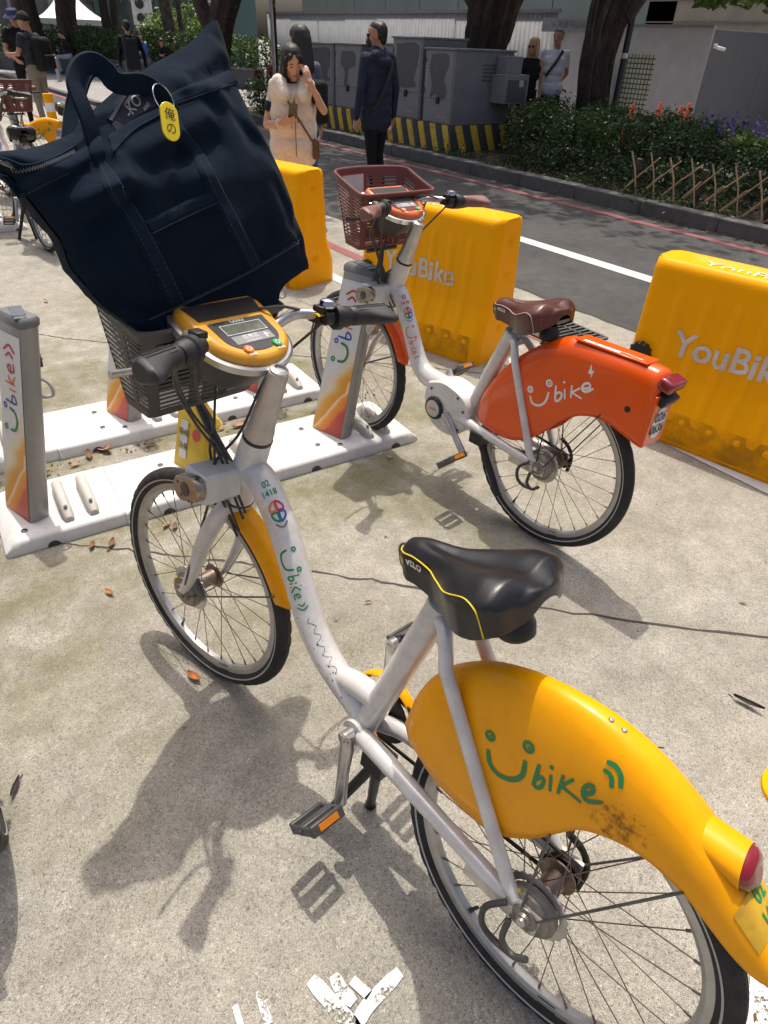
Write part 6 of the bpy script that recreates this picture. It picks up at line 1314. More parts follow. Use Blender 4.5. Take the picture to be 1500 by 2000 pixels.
# flowers
fb = shrub('flower_bed', 'bed of purple salvia flowers at the right edge', [((9.45, 5.1, .55), (.35, .35, .22), 1.), ((9.75, 5.6, .55), (.35, .35, .22), 1.), ((9.8, 4.8, .55), (.35, .4, .22), 1.)], 1500, .045, L_bright, 'flowers')
pts = np.vstack([np.column_stack([np.full(26, x)+rng.normal(0, .012, 26), np.full(26, y)+rng.normal(0, .012, 26), z+np.linspace(0, .16, 26)]) for x, y, z in zip(rng.uniform(-.3, .65, 46), rng.uniform(-.45, .75, 46), rng.uniform(.55, .68, 46))])
o = bpy.data.objects.new('blossom', fastmesh('blossom', leafcloud(pts, .028), 4, L_purple)); COL.objects.link(o); o.parent = fb
b = MB(); b.box((9.7, 6.3, .33), (.35, .5, .46)); tag(b.obj('planter_block', M_kerb, bevel=.02), 'pale concrete planter block beside the purple flowers', 'planter')

# ---- trees
def trunk(pts, r, seedk, ridges=9, depth=.12, n=30, m=None, rough=.03):
    b = MB(); P = spline(pts, 34); rr = np.interp(np.linspace(0, 1, 34), np.linspace(0, 1, len(r)), r); rows = []; ph = random.random()*9
    for i, q in enumerate(P):
        t = unit(P[min(i+1, 33)]-P[max(i-1, 0)]); x = unit(np.cross(V(0, 1, 0), t)); y = np.cross(t, x); row_ = []
        for k in range(n*2):
            a = 2*math.pi*k/(n*2); w_ = 1+depth*math.sin(a*ridges+ph+.5*math.sin(i*.5))+depth*.6*math.sin(a*(ridges*2+3)+ph*2+i*.25)+random.uniform(-rough, rough); row_.append(q+(math.cos(a)*x+math.sin(a)*y)*rr[i]*w_)
        rows.append(row_)
    b.grid(rows, closed_v=True); return b
def tree(name, label, base, pts, r, crown, per, size, lm, bark, ridges=9, depth=.12, branches=(), roots=0):
    root = empty(name, base); tag(root, label, 'tree'); tk = trunk(pts, r, 0, ridges, depth).obj('trunk', bark, root, sharp=0)
    for bp in branches: b = MB(); b.tube(spline(bp[0], 14), bp[1], 10); b.obj('limb', bark, root)
    if roots:
        for k in range(roots):
            a = random.random()*6.28; b = MB(); ln = []
            for i, z in enumerate(np.linspace(.2, 3.0, 12)): q = V(*spline(pts, 34)[min(33, int(z/pts[-1][2]*33))]); aa_ = a+.25*math.sin(z*2+k)+.12*z; rr_ = np.interp(z/pts[-1][2], np.linspace(0, 1, len(r)), r)*(1.03+.04*math.sin(z*5+k)); ln.append(V(q[0]+math.cos(aa_)*rr_, q[1]+math.sin(aa_)*rr_, z))
            b.tube(ln, random.uniform(.008, .018), 6); b.obj('aerial_root', M_bark2 if random.random() < .6 else bark, root)
    if crown: foliage('crown', crown, per, size, lm, root, .55)
    return root
def crownc(x, y, z, R_, n, h=1.):
    return [((x+random.uniform(-1, 1)*R_*.75, y+random.uniform(-1, 1)*R_*.75, z+random.uniform(-.5, .6)*h), (R_*.42, R_*.42, R_*.26), 1.) for _ in range(n)]
tree('banyan_tree', 'thick dark tree trunk rising from the hedge on the right', (10.33, 8.48, .1), [(0, 0, -.1), (-.03, .02, .6), (-.08, .05, 1.3), (.0, .0, 2.1), (.12, -.06, 3.2), (.2, -.1, 4.2)], [.30, .235, .24, .29, .36, .3], crownc(-1.4, .4, 6.2, 3.6, 18, 1.4), 330, .20, L_tree, M_bark, 11, .10, branches=[([V(.1, -.1, 1.9), V(.5, -.35, 2.6), V(1.2, -.9, 3.6)], [.2, .18, .12]), ([V(-.1, .1, 2.4), V(-.8, .6, 3.4), V(-1.5, 1.0, 4.6)], [.2, .16, .1])], roots=22)
tree('banyan_tree', 'dark banyan trunk behind the utility cabinets', (10.35, 11.35, .1), [(-.1, .05, -.1), (-.06, 0, .8), (.0, .0, 1.4), (.12, -.05, 2.2), (.25, -.12, 3.4), (.3, -.1, 4.4)], [.46, .38, .36, .42, .46, .3], crownc(-1.4, .6, 6.2, 3.6, 17, 1.4), 330, .19, L_tree, M_bark, 10, .12, branches=[([V(0, 0, 1.9), V(-.6, .5, 2.8), V(-1.2, 1.1, 4.2)], [.24, .2, .12])], roots=16)
tree('street_tree', 'leaning dark tree trunk by the white gate panels', (6.95, 16.3, .0), [(.0, .05, -.1), (.02, .0, .9), (.12, -.05, 1.5), (.38, -.2, 2.3), (.9, -.5, 3.6), (1.2, -.7, 4.6)], [.36, .29, .27, .26, .24, .18], crownc(.6, -.4, 6.2, 2.6, 8, 1.2), 420, .2, L_tree, M_bark, 7, .07, branches=[([V(.05, 0, 1.45), V(-.12, .2, 2.1), V(-.4, .5, 3.8)], [.17, .16, .12])])
TL = [(6.25, 32.4, .17), (7.0, 33.4, .28), (7.75, 32.1, .24), (8.5, 33.5, .17), (9.3, 31.6, .16), (9.95, 33.0, .15), (10.55, 28.6, .22), (11.9, 30.8, .10)]
tlab = ['outermost slim trunk at the left edge above the hedge', 'stout reddish trunk behind the bucket hat', 'dark leaning trunk in front of the white tent', 'slim grey trunk in front of the gold sign', 'straight trunk left of the shop window', 'thin trunk behind the walking man', 'pale trunk beside the air conditioners', 'thin trunk in front of the bright shrub']
for i, ((x, y, r_), lb) in enumerate(zip(TL, tlab)):
    tree('street_tree', lb, (x, y, .5 if i < 6 else .1), [(0, 0, -.4), (random.uniform(-.1, .1), 0, 1.2), (random.uniform(-.2, .2), .0, 2.6), (random.uniform(-.4, .4), 0, 4.6)], [r_*1.25, r_, r_*.9, r_*.6], crownc(0, 0, 5.6, 2.2, 6, 1.), 260, .3, L_tree, M_bark if i in (1, 2, 4) else M_bark2, 6, .06)
# branch of sunlit leaves hanging in at the top right
b0 = empty('leafy_branch', (10.6, 6.6, .1)); tag(b0, 'tree with bright sunlit leaves hanging in at the top right corner', 'tree')
b = MB(); b.tube(spline([V(2.6, -1.6, 0), V(2.5, -1.4, 1.6), V(1.6, -.8, 2.8), V(.2, .0, 2.6), V(-.2, .2, 2.3)], 20), [.14, .12, .08, .04, .02], 10); b.obj('trunk', M_bark, b0)
foliage('crown', [((-.35, .15, 2.12), (.3, .22, .16), 1.), ((.05, -.15, 2.2), (.35, .25, .2), 1.3), ((.55, -.45, 2.15), (.4, .3, .24), 1.5), ((.9, -.75, 2.0), (.22, .2, .2), .6), ((.3, .3, 2.45), (.5, .4, .25), 1.5), ((1.2, -.7, 2.6), (.7, .6, .4), 2.5)], 330, .10, L_bright, b0, .6)

# ---- bamboo lattice
lt = empty('bamboo_lattice_fence', (7.62, 0, .08)); tag(lt, 'low crossed bamboo lattice fence in front of the hedge', 'fence')
M_bam = mat('bamboo', (.46, .31, .17), .6, var=.25, scale=20)
for i in range(10):
    y = 5.5-i*.27; q = MB(); q.tube([V(0, y+.06, .50+random.uniform(-.02, .02)), V(.01, y-.04, .30), V(0, y-.15+random.uniform(-.02, .02), .01)], .0095, 6); q.obj('slat', M_bam, lt)
    q = MB(); q.tube([V(.02, y-.34+random.uniform(-.02, .02), .47), V(.025, y-.12, .26), V(.02, y+.08, .05)], .0085, 6); q.obj('slat', M_bam, lt)
    q = MB(); q.tube([V(.02, y-.14+random.uniform(-.02, .02), .30), V(.02, y+.12, .03)], .0085, 6); q.obj('slat', M_bam, lt)
for y in (5.52, 4.62, 3.75): q = MB(); q.tube([V(.10, y, 0), V(.06, y-.05, .42)], .032, 10); q.obj('stake', M_bark2, lt)

# ---- striped plinth and utility cabinets
def stripes():
    m, t, b = nodes('black_yellow_stripes'); tc = N(t, 'ShaderNodeTexCoord'); sx = N(t, 'ShaderNodeSeparateXYZ'); t.links.new(tc.outputs['Object'], sx.inputs[0])
    a = N(t, 'ShaderNodeMath', operation='MULTIPLY_ADD', i_1=-.45); t.links.new(sx.outputs[2], a.inputs[0]); t.links.new(sx.outputs[1], a.inputs[2]); a3 = N(t, 'ShaderNodeMath', operation='MULTIPLY_ADD', i_1=-1.); t.links.new(sx.outputs[0], a3.inputs[0]); t.links.new(a.outputs[0], a3.inputs[2])
    f = N(t, 'ShaderNodeMath', operation='MULTIPLY', i_1=3.1); t.links.new(a3.outputs[0], f.inputs[0]); g = N(t, 'ShaderNodeMath', operation='FRACT'); t.links.new(f.outputs[0], g.inputs[0])
    nz = N(t, 'ShaderNodeTexNoise', i_Scale=9., i_Detail=8., i_Roughness=.7); t.links.new(tc.outputs['Object'], nz.inputs['Vector'])
    c = ramp(t, g.outputs[0], [(.0, (.035, .035, .034)), (.52, (.045, .045, .043)), (.54, (.55, .36, .02)), (.97, (.60, .40, .03)), (1., (.035, .035, .034))]).outputs[0]
    w = ramp(t, nz.outputs[0], [(.52, (0,)*3), (.68, (.7,)*3)]).outputs[0]; t.links.new(mixc(t, w, c, (.10, .095, .085, 1)), b.inputs['Base Color']); b.inputs['Roughness'].default_value = .8; return m
M_str = stripes()
for (x, y0, y1, lb) in ((8.72, 9.25, 11.75, 'black and yellow striped concrete plinth under the nearest cabinets'), (8.72, 11.82, 14.4, 'black and yellow striped concrete plinth behind the navy-jacketed man')):
    b = MB(); hx, hy = .88, (y1-y0)/2; rows = []
    for z, k in ((0, 0), (.03, 0), (.34, -.05), (.40, -.09)): rows.append([V(-hx-k*0+(-k), -hy-k, z), V(hx+k, -hy-k, z), V(hx+k, hy+k, z), V(-hx-k, hy+k, z)])
    b.grid(rows, closed_v=True); b.add(rows[-1], [(0, 1, 2, 3)]); o = b.obj('concrete_plinth', M_str, bevel=.03, sharp=30); o.location = (x, (y0+y1)/2, .06); tag(o, lb, 'plinth')
M_cab = mat('cabinet_grey', (.20, .203, .205), .5, var=.1, scale=3, dirt=(.28, .28, .28), damt=.35); M_cabd = mat('cabinet_patch', (.085, .088, .09), .55, var=.15)
def cabinet(x0, x1, y0, y1, z1, label, num, patch):
    root = empty('utility_cabinet', ((x0+x1)/2, (y0+y1)/2, .46)); tag(root, label, 'cabinet', 'grey utility cabinets'); hx, hy, h = (x1-x0)/2, (y1-y0)/2, z1-.46
    b = MB(); b.box((0, 0, h/2), (2*hx, 2*hy, h)); b.obj('body', M_cab, root, bevel=.012)
    b = MB(); b.box((0, 0, h+.012), (2*hx+.05, 2*hy+.05, .03)); b.obj('lid', M_cab, root, bevel=.008)
    b = MB(); b.box((-hx-.004, 0, h*.66), (.012, 2*hy-.06, h*.62)); b.obj('upper_door', M_cab, root, bevel=.004)
    b = MB(); b.box((-hx-.004, 0, h*.175), (.012, 2*hy-.06, h*.30)); b.obj('lower_door', M_cab, root, bevel=.004)
    b = MB(); b.box((-hx-.02, -.02, h*.33), (.03, .07, .10)); b.tube([V(-hx-.035, -.045, h*.33), V(-hx-.035, .01, h*.30)], .008, 6); b.obj('latch', M_black, root, bevel=.004)
    b = MB(); pl = spline([V(hy*u, h*v) for u, v in patch+[patch[0]]], 60)[:-1]; b.add([V(-hx-.0125, q[0]+random.uniform(-.008, .008), q[1]+random.uniform(-.008, .008)) for q in pl], [tuple(range(59))]); b.obj('repainted_patch', M_cabd, root, smooth=False)
    b = MB(); letters(b, num, .06, lambda u, v: V(-hx-.0125, -hy*.3-u, h*.10+v)); b.obj('number', mat('pale_number', (.42, .42, .42), .6), root, smooth=False)
    for k in range(5): b = MB(); b.box((hx*.3, -hy-.004, h*(.62+.05*k)), (hx*.7, .012, .018)); b.obj('vent', M_cabd, root)
    for z_ in (.45, .85): b = MB(); b.cyl((-hx-.014, hy-.035, h*z_-.04), (-hx-.014, hy-.035, h*z_+.04), .011, 8); b.obj('hinge', M_cabd, root)
    b = MB()
    for k in range(8): b.box((-hx-.0125, hy*.8, h*(.5+.045*k)), (.002, .03, .018))
    b.obj('door_label', MATS['pale_number'], root, smooth=False)
    return root
PA = [(.55, .93), (.1, .95), (-.55, .94), (-.62, .80), (-.4, .62), (-.6, .48), (-.45, .36), (.2, .40), (.5, .36), (.45, .55), (.62, .75)]; PB = [(.4, .9), (-.5, .9), (-.6, .7), (-.1, .62), (-.0, .38), (.25, .36), (.2, .6), (.5, .72)]; PC = [(.7, .93), (-.7, .94), (-.75, .7), (-.55, .52), (-.7, .42), (.4, .40), (.75, .5)]
c1 = cabinet(8.0, 9.25, 9.42, 10.18, 1.47, 'nearest grey utility cabinet with meter boxes on its side', '0941782', PA)
cabinet(8.0, 8.95, 10.27, 11.1, 1.60, 'tallest grey utility cabinet right of the navy-jacketed man', '0941781', PC)
cabinet(8.0, 8.95, 12.08, 13.0, 1.47, 'grey utility cabinet left of the navy-jacketed man', '0977181', PB)
cabinet(8.0, 8.95, 13.05, 14.0, 1.46, 'farthest grey utility cabinet beside the woman in cream', '0977180', PC)
cabinet(8.1, 8.9, 11.2, 12.0, 1.50, 'grey utility cabinet hidden behind the navy-jacketed man', '0977182', PB)
b = MB(); b.box((.42, -.56, .52), (.52, .34, .40)); o = b.obj('meter_box', M_cab, c1, bevel=.008); b = MB(); b.box((.42, -.735, .50), (.42, .012, .30)); b.obj('meter_door', M_cabd, o, bevel=.004); b = MB(); b.box((.50, -.745, .60), (.09, .01, .09)); b.obj('meter_window', mat('pale_label', (.45, .45, .43), .5), o); b = MB(); b.box((.40, -.52, .84), (.34, .25, .24)); b.obj('upper_box', M_cab, c1, bevel=.006); b = MB(); b.tube(spline([V(.62, -.42, .35), V(.64, -.42, .1), V(.55, -.42, .0)], 8), .014, 8); b.obj('conduit', M_black, c1)

# ---- grey hoarding, walls and the building behind
M_hoard = mat('hoarding_grey', (.40, .40, .40), .55, var=.08, scale=1.5, dirt=(.56, .56, .55), damt=.35, dscale=3); M_hoard2 = mat('hoarding_dark', (.17, .172, .178), .6, var=.1)
hd = empty('hoarding_fence', (14.0, 13, .08)); tag(hd, 'grey ribbed metal hoarding running behind the cabinets', 'fence'); pm = None
for i in range(8):
    y = -.0+i*1.8
    if pm is None:
        b = MB(); pr = []
        for k in range(13):
            y0 = k*.15-.9
            pr += [(y0, 0.), (y0+.09, 0.), (y0+.10, -.006), (y0+.14, -.006)]
        b.grid([[V(x, yy, z) for yy, x in pr] for z in (0, 2.15)]); pm = b.obj('panel', M_hoard, hd, sharp=20); pm.location = (0, y+.9, 0); sm = pm.modifiers.new('s', 'SOLIDIFY'); sm.thickness = .01
    else: c = pm.copy(); COL.objects.link(c); c.location = (random.uniform(-.01, .01), y+.9, random.uniform(-.02, .02))
b = MB(); b.box((-.02, 7.2, 2.16), (.09, 14.5, .07)); b.obj('top_rail', M_hoard2, hd)
gw = empty('grey_wall', (14.0, 11, .08)); tag(gw, 'smooth grey hoarding wall with tiled openings behind the cones', 'wall')
for (y0, y1) in ((-2.0, -.86), (.04, 1.72), (1.98, 2.0)): b = MB(); b.box((.03, (y0+y1)/2, .95), (.06, y1-y0, 1.9)); b.obj('panel', M_hoard, gw, bevel=.004)
b = MB(); b.box((.03, -.41, 1.66), (.06, .9, .48)); b.box((.03, 1.85, 1.56), (.06, .26, .68)); b.obj('upper_panel', M_hoard, gw, bevel=.004); b = MB(); b.box((-.02, 0, 1.9), (.05, 4.0, .05)); b.obj('top_rail', M_hoard2, gw)
def tilemat():
    m, t, b = nodes('pale_square_tiles'); tc = N(t, 'ShaderNodeTexCoord'); mp = N(t, 'ShaderNodeMapping'); mp.inputs['Rotation'].default_value = (0, R(90), R(90)); t.links.new(tc.outputs['Object'], mp.inputs[0])
    br = N(t, 'ShaderNodeTexBrick', offset=0., i_Scale=1., i_Color1=(.55, .56, .44, 1), i_Color2=(.38, .44, .33, 1), i_Mortar=(.06, .06, .05, 1)); br.inputs['Mortar Size'].default_value = .012; br.inputs['Brick Width'].default_value = .09; br.inputs['Row Height'].default_value = .09
    sx = N(t, 'ShaderNodeSeparateXYZ'); t.links.new(tc.outputs['Object'], sx.inputs[0]); cb = N(t, 'ShaderNodeCombineXYZ'); t.links.new(sx.outputs[1], cb.inputs[0]); t.links.new(sx.outputs[2], cb.inputs[1]); t.links.new(cb.outputs[0], br.inputs['Vector'])
    t.links.new(br.outputs[0], b.inputs['Base Color']); b.inputs['Roughness'].default_value = .4; return m
M_tile = tilemat(); b = MB(); b.box((.12, .5, .8), (.05, 4.0, 1.6)); b.obj('tiled_wall', M_tile, gw)
b = MB(); b.box((-.12, .14, .85), (.05, .34, 1.75), (unit(V(1, 0, .05)), V(0, 1, -.10), unit(V(-.05, .10, 1)))); tag(b.obj('leaning_board', M_hoard), 'grey board leaning on the tiled wall left of the cones', 'board').location = (13.93, 11.0, .08)
dw = empty('dark_wall', (14.06, 9.0, .08)); tag(dw, 'dark grey hoarding wall turning away at the right edge', 'wall')
for i in range(4): b = MB(); b.box((1.0+i*2., .03, .93), (1.99, .06, 1.86)); b.obj('panel', M_hoard2, dw, bevel=.004)
sg = empty('direction_sign', (13.94, 12.6, 1.98)); tag(sg, 'grey direction sign with arrow on top of the hoarding', 'sign'); b = MB(); b.box((0, 0, 0), (.03, 1.6, .26)); b.obj('board', mat('sign_grey', (.22, .225, .235), .5), sg)
b = MB(); letters(b, '← 捷運中山站', .16, lambda u, v: V(-.018, -u, v)); b.obj('lettering', mat('sign_dark', (.08, .085, .1), .6), sg, smooth=False)
cc = empty('security_camera', (13.98, 8.86, 1.66)); tag(cc, 'small white security camera on the corner of the dark wall', 'camera'); b = MB(); b.box((0, 0, .02), (.06, .06, .07)); b.obj('bracket', M_logo_w, cc, bevel=.01); b = MB(); b.cyl((0, -.04, .0), (.15, -.12, -.03), .03, 14); b.obj('housing', M_logo_w, cc, bevel=.008); b = MB(); b.cyl((.147, -.118, -.0294), (.157, -.123, -.0314), .022, 14); b.obj('lens', M_black, cc)
pb = empty('lamp_post', (10.62, 8.30, .1)); tag(pb, 'slim dark post in front of the big tree trunk', 'post'); b = MB(); b.tube([V(0, 0, 0), V(0, 0, 4.5)], .05, 14); b.obj('shaft', mat('post_dark', (.03, .034, .04), .45), pb); b = MB(); b.lathe([(.052, 0), (.054, .01), (.054, .06), (.052, .07)], (0, 0, 1.35), (0, 0, 1), 16); b.obj('clamp_band', M_logo_w, pb)
M_beige = mat('beige_facade', (.40, .355, .28), .8, var=.1, scale=.8, dirt=(.2, .17, .13), damt=.5, dscale=1.2); M_glass = mat('pale_panel', (.20, .235, .22), .3, var=.1, scale=.7)
bd = empty('beige_building', (18.5, 6, 0)); tag(bd, 'beige building with stained facade above the grey wall', 'building'); b = MB(); b.box((2, 1.5, 4), (4, 13, 8)); b.obj('wall', M_beige, bd)
for i in range(6):
    for j in range(2): b = MB(); b.box((-.03, -4+i*2.2, 5.6+j*3), (.1, 1.3, 1.5)); wo_ = b.obj('window', M_dark, bd); b = MB(); b.box((-.09, -4+i*2.2, 4.8+j*3), (.14, 1.5, .08)); b.obj('sill', M_beige, wo_)
for i in range(9): b = MB(); b.box((-.02, 1.5, 2.2+i*.45), (.03, 13, .03)); b.obj('facade_joint', mat('joint_brown', (.24, .2, .15), .9), bd)
b = MB(); b.tube(spline([V(-.05, 2.2, 3.2), V(-.07, 2.3, 2.4), V(-.05, 2.8, 1.6)], 10), .03, 6); b.obj('drain_pipe', M_hoard2, bd)
b2 = empty('pale_panel_building', (18.5, 24, 0)); tag(b2, 'pale green-grey panelled building behind the hoarding', 'building')
for i in range(9): b = MB(); b.box((1, -9.8+i*2.2, 4), (2, 2.17, 8)); b.obj('panel', M_glass, b2, bevel=.02)
# cones
def cone(x, y, lb):
    r_ = empty('traffic_cone', (x, y, .08)); tag(r_, lb, 'traffic cone', 'orange traffic cones'); b = MB(); b.box((0, 0, .015), (.34, .34, .03)); b.obj('base', mat('cone_orange', (.62, .10, .04), .6, dirt=(.3, .12, .08), damt=.4), r_, bevel=.01)
    b = MB(); b.lathe([(.13, .03), (.028, .70), (.02, .71), (0, .71)], (0, 0, 0), (0, 0, 1), 20); b.obj('cone_body', MATS['cone_orange'], r_); b = MB(); b.lathe([(.0885, .32), (.066, .46)], (0, 0, 0), (0, 0, 1), 20); b.obj('reflective_band', mat('cone_white', (.55, .5, .46), .5), r_)
cone(11.5, 8.58, 'leftmost orange traffic cone right beside the big trunk'); cone(12.7, 8.86, 'second orange traffic cone before the grey wall'); cone(12.25, 8.1, 'third orange traffic cone from the left near the wall corner'); cone(13.0, 8.45, 'rightmost orange traffic cone at the wall corner')

# ---- gate panels with lattice pillar, bush with red leaves
gt = empty('gate_wall', (9.2, 17.6, .08), (0, 0, R(62))); tag(gt, 'pale wall panels with black lattice gate pillar behind the tote bag', 'wall'); M_pale = mat('pale_panel_paint', (.34, .32, .31), .7, var=.06)
for i, x in enumerate((-2.3, -1.15, 0)): b = MB(); b.box((x, .1, 1.1), (1.12, .05, 2.1)); b.obj('panel', M_pale, gt, bevel=.005)
b = MB(); b.box((-.57, .06, 1.1), (.05, .05, 2.2)); b.obj('frame_post', M_black, gt)
b = MB()
for s_ in (-.1, .1): b.box((.75+s_, .05, 1.1), (.03, .05, 2.2))
for k in range(8): b.beam((.65, .05, .1+k*.27), (.85, .05, .37+k*.27), .02, .02, up=(0, 1, 0)); b.beam((.85, .05, .1+k*.27), (.65, .05, .37+k*.27), .02, .02, up=(0, 1, 0))
b.obj('lattice_pillar', M_black, gt)
b = MB(); b.lathe([(.09, -.02), (.09, .02), (.075, .02), (.075, -.02)], (.75, .05, 2.1), (0, 1, 0), 20, closed=True); b.obj('pillar_ring', M_black, gt)
b = MB(); b.box((-.6, .05, 2.05), (2.6, .04, .04)); b.box((-.6, .05, 2.28), (2.6, .04, .04))
for k in range(12): b.beam((-1.8+k*.2, .05, 2.05), (-1.6+k*.2, .05, 2.28), .015, .015, up=(0, 1, 0))
b.obj('lattice_beam', M_black, gt); b = MB(); b.box((1.2, .1, 1.2), (.5, .06, 2.4)); b.obj('side_column', M_hoard, gt)
shrub('bush', 'green bush in front of the gate pillar beside the woman in cream', [((7.75, 14.6, .42), (.45, .5, .36), 1.), ((7.9, 15.4, .5), (.5, .5, .42), 1.2), ((8.1, 16.2, .45), (.5, .5, .4), 1.)], 1900, .055, L_hedge, 'bush')
rd = empty('red_leaved_plant', (8.1, 15.9, .4)); tag(rd, 'red-leaved plant sticking up from the green bush', 'plant'); pts = np.vstack([blob(26, (x, y, z), (.09, .09, .12)) for x, y, z in ((0, 0, .48), (.25, -.2, .5), (-.2, .25, .45))]); o = bpy.data.objects.new('leaves', fastmesh('leaves', leafcloud(pts, .16, asp=.28), 4, L_red)); COL.objects.link(o); o.parent = rd
b = MB(); [b.tube([V(x, y, -.3), V(x, y, .5)], .012, 6) for x, y in ((0, 0), (.25, -.2), (-.2, .25))]; b.obj('stem', M_twig, rd)

# ---- far left: planter wall, hedge, shop, tent, air conditioners, bunting
pw_ = empty('planter_wall', (8.2, 30.0, .0), (0, 0, R(115))); tag(pw_, 'low dark granite planter wall with people sitting on it', 'wall'); M_gran = mat('dark_granite', (.055, .055, .058), .5, var=.25, scale=12)
for i in range(9): b = MB(); b.box((-6.6+i*1.65, -.2, .33), (1.63, .4, .64)); b.obj('granite_block', M_gran, pw_, bevel=.012)
cl = []
for i in range(15): t_ = -7+i*1.0; cl.append(((8.2+.75+math.cos(R(115))*t_, 30+.35+math.sin(R(115))*t_, 1.05+random.uniform(-.06, .06)), (.75, .75, .56), 1.))
shrub('hedge', 'tall clipped hedge behind the granite planter wall', cl, 1300, .10, L_hedge)
shrub('bush', 'bright yellow-green shrub behind the hedge', [((13.0, 33.5, 1.5), (1.2, 1.2, 1.1), 1.), ((12.2, 34.2, 1.3), (1., 1., .9), 1.), ((13.8, 32.6, 1.2), (1., 1., 1.), 1.)], 1100, .18, L_bright, 'bush')
M_teal = mat('teal_facade', (.085, .15, .145), .6, var=.08, scale=.5); M_win = mat('shop_glass', (.05, .075, .075), .1, var=.4, scale=2.)
tb = empty('teal_shop', (14.0, 43.0, 0), (0, 0, R(-17))); tag(tb, 'teal shop front with large windows behind the trees', 'building'); b = MB(); b.box((0, 2, 3.5), (13, 4, 7)); b.obj('wall', M_teal, tb)
for i, x in enumerate((-4.6, -2.6, .2, 3.0)):
    b = MB(); b.box((x, -.03, 1.9), (1.5 if i < 2 else 2.0, .1, 2.2)); wi = b.obj('window', M_win, tb); b = MB()
    for s_ in (-1, 1): b.box((x+s_*(.78 if i < 2 else 1.03), -.08, 1.9), (.08, .1, 2.3)); 
    b.box((x, -.08, 3.05), (1.7 if i < 2 else 2.2, .1, .1)); b.obj('window_frame', M_teal, wi)
b = MB(); b.lathe([(.45, 0), (.45, .06), (0, .06)], (-3.5, -.12, 2.5), (0, -1, 0), 20); b.obj('round_sign', mat('gold_sign', (.42, .35, .18), .5), tb)
gc = empty('grey_building', (6.2, 42, 0), (0, 0, R(-8))); tag(gc, 'grey columned building at the top left corner', 'building'); b = MB(); b.box((0, 2, 4), (9, 3, 8)); b.obj('wall', mat('grey_stone', (.16, .16, .165), .7), gc)
for i in range(5): b = MB(); b.box((-3.6+i*1.8, .3, 4), (.5, .5, 8)); b.obj('column', mat('pale_stone', (.24, .24, .245), .7), gc, bevel=.03)
tn = empty('market_tent', (9.3, 37.2, .1), (0, 0, R(-10))); tag(tn, 'white peaked market tent behind the hedge', 'tent'); M_tent = mat('tent_white', (.74, .74, .74), .7, var=.03); b = MB(); rows = []
for u in np.linspace(0, 1, 9): hw_ = 1.5*u+.02; z = 1.75+1.25*(1-u)**1.8; rows.append([V(-hw_, -hw_, z), V(0, -hw_, z-.03*u), V(hw_, -hw_, z), V(hw_, 0, z-.03*u), V(hw_, hw_, z), V(0, hw_, z-.03*u), V(-hw_, hw_, z), V(-hw_, 0, z-.03*u)])
b.grid(rows, closed_v=True); b.obj('canopy', M_tent, tn, sharp=0); b = MB()
for x in (-1, 1):
    for y in (-1, 1): b.tube([V(x*1.48, y*1.48, 0), V(x*1.48, y*1.48, 1.75)], .03, 8)
b.obj('poles', M_logo_w, tn); b = MB(); b.grid([[V(-1.52, -1.52, z), V(1.52, -1.52, z)] for z in (1.55, 1.75)]); b.obj('valance', M_tent, tn)
for (x, y, z, n_, lb) in ((12.9, 38.2, 1.75, 2, 'upper white air conditioner unit with two fans on the teal shop'), (12.95, 38.2, 1.2, 1, 'small white air conditioner unit under the double one')):
    a_ = empty('air_conditioner', (x, y, z), (0, 0, R(-17))); tag(a_, lb, 'air conditioner'); h = .55*n_; b = MB(); b.box((0, 0, h/2), (.9, .4, h-.03)); b.obj('housing', M_logo_w, a_, bevel=.02)
    for k in range(n_): b = MB(); b.lathe([(.2, 0), (.2, .03), (.17, .03), (.17, .01), (0, .01)], (-.1, -.2, .27+k*.55), (0, -1, 0), 20); b.obj('fan', M_dark, a_)
    b = MB(); b.box((0, .25, -.6), (.1, .1, 1.2)); b.obj('support', M_dark, a_)
bt = empty('bunting', (0, 0, 0)); tag(bt, 'string of coloured bunting flags across the top left', 'bunting'); P_ = spline([V(7.9, 34.0, 2.75), V(9.5, 33.4, 2.62), V(11.5, 32.5, 2.72), V(13.2, 31.6, 2.8)], 46); b = MB(); b.tube(P_, .008, 5); b.obj('string', M_logo_w, bt)
fc = [mat('flag_'+n_, c_, .8) for n_, c_ in (('pink', (.6, .15, .3)), ('white', (.7, .7, .7)), ('orange', (.7, .25, .04)), ('green', (.2, .45, .1)), ('blue', (.12, .2, .5)), ('yellow', (.7, .55, .1)))]
for i in range(45): b = MB(); a, c = P_[i], P_[i+1]; mid = (a+c)/2+V(0, 0, -.22); a2, c2 = a+(c-a)*.08, a+(c-a)*.92; b.prism([(0, 0), (1, 0), (.5, 1)], lambda u, v: (a2+(c2-a2)*u)*(1-v)+mid*v, (0, -.004, 0)); b.obj('flag', fc[i % 6], bt, smooth=False)
gp = empty('utility_pole', (11.5, 27.3, .08)); tag(gp, 'pale grey pole with a warning sticker above the bag corner', 'pole'); b = MB(); b.cyl((0, 0, 0), (0, 0, 5), .19, 20); b.obj('shaft', mat('pole_grey', (.30, .30, .30), .7), gp); b = MB(); b.add([V(-.12-.02, -.2, 2.35), V(.12-.02, -.2, 2.35), V(.12-.02, -.2, 2.6), V(-.12-.02, -.2, 2.6)], [(0, 1, 2, 3)]); b.obj('sticker', M_logo_w, gp, smooth=False); b = MB(); b.add([V(-.08-.02, -.203, 2.4), V(.08-.02, -.203, 2.4), V(-.02, -.203, 2.55)], [(0, 1, 2)]); b.obj('warning_triangle', M_logo_r, gp, smooth=False)
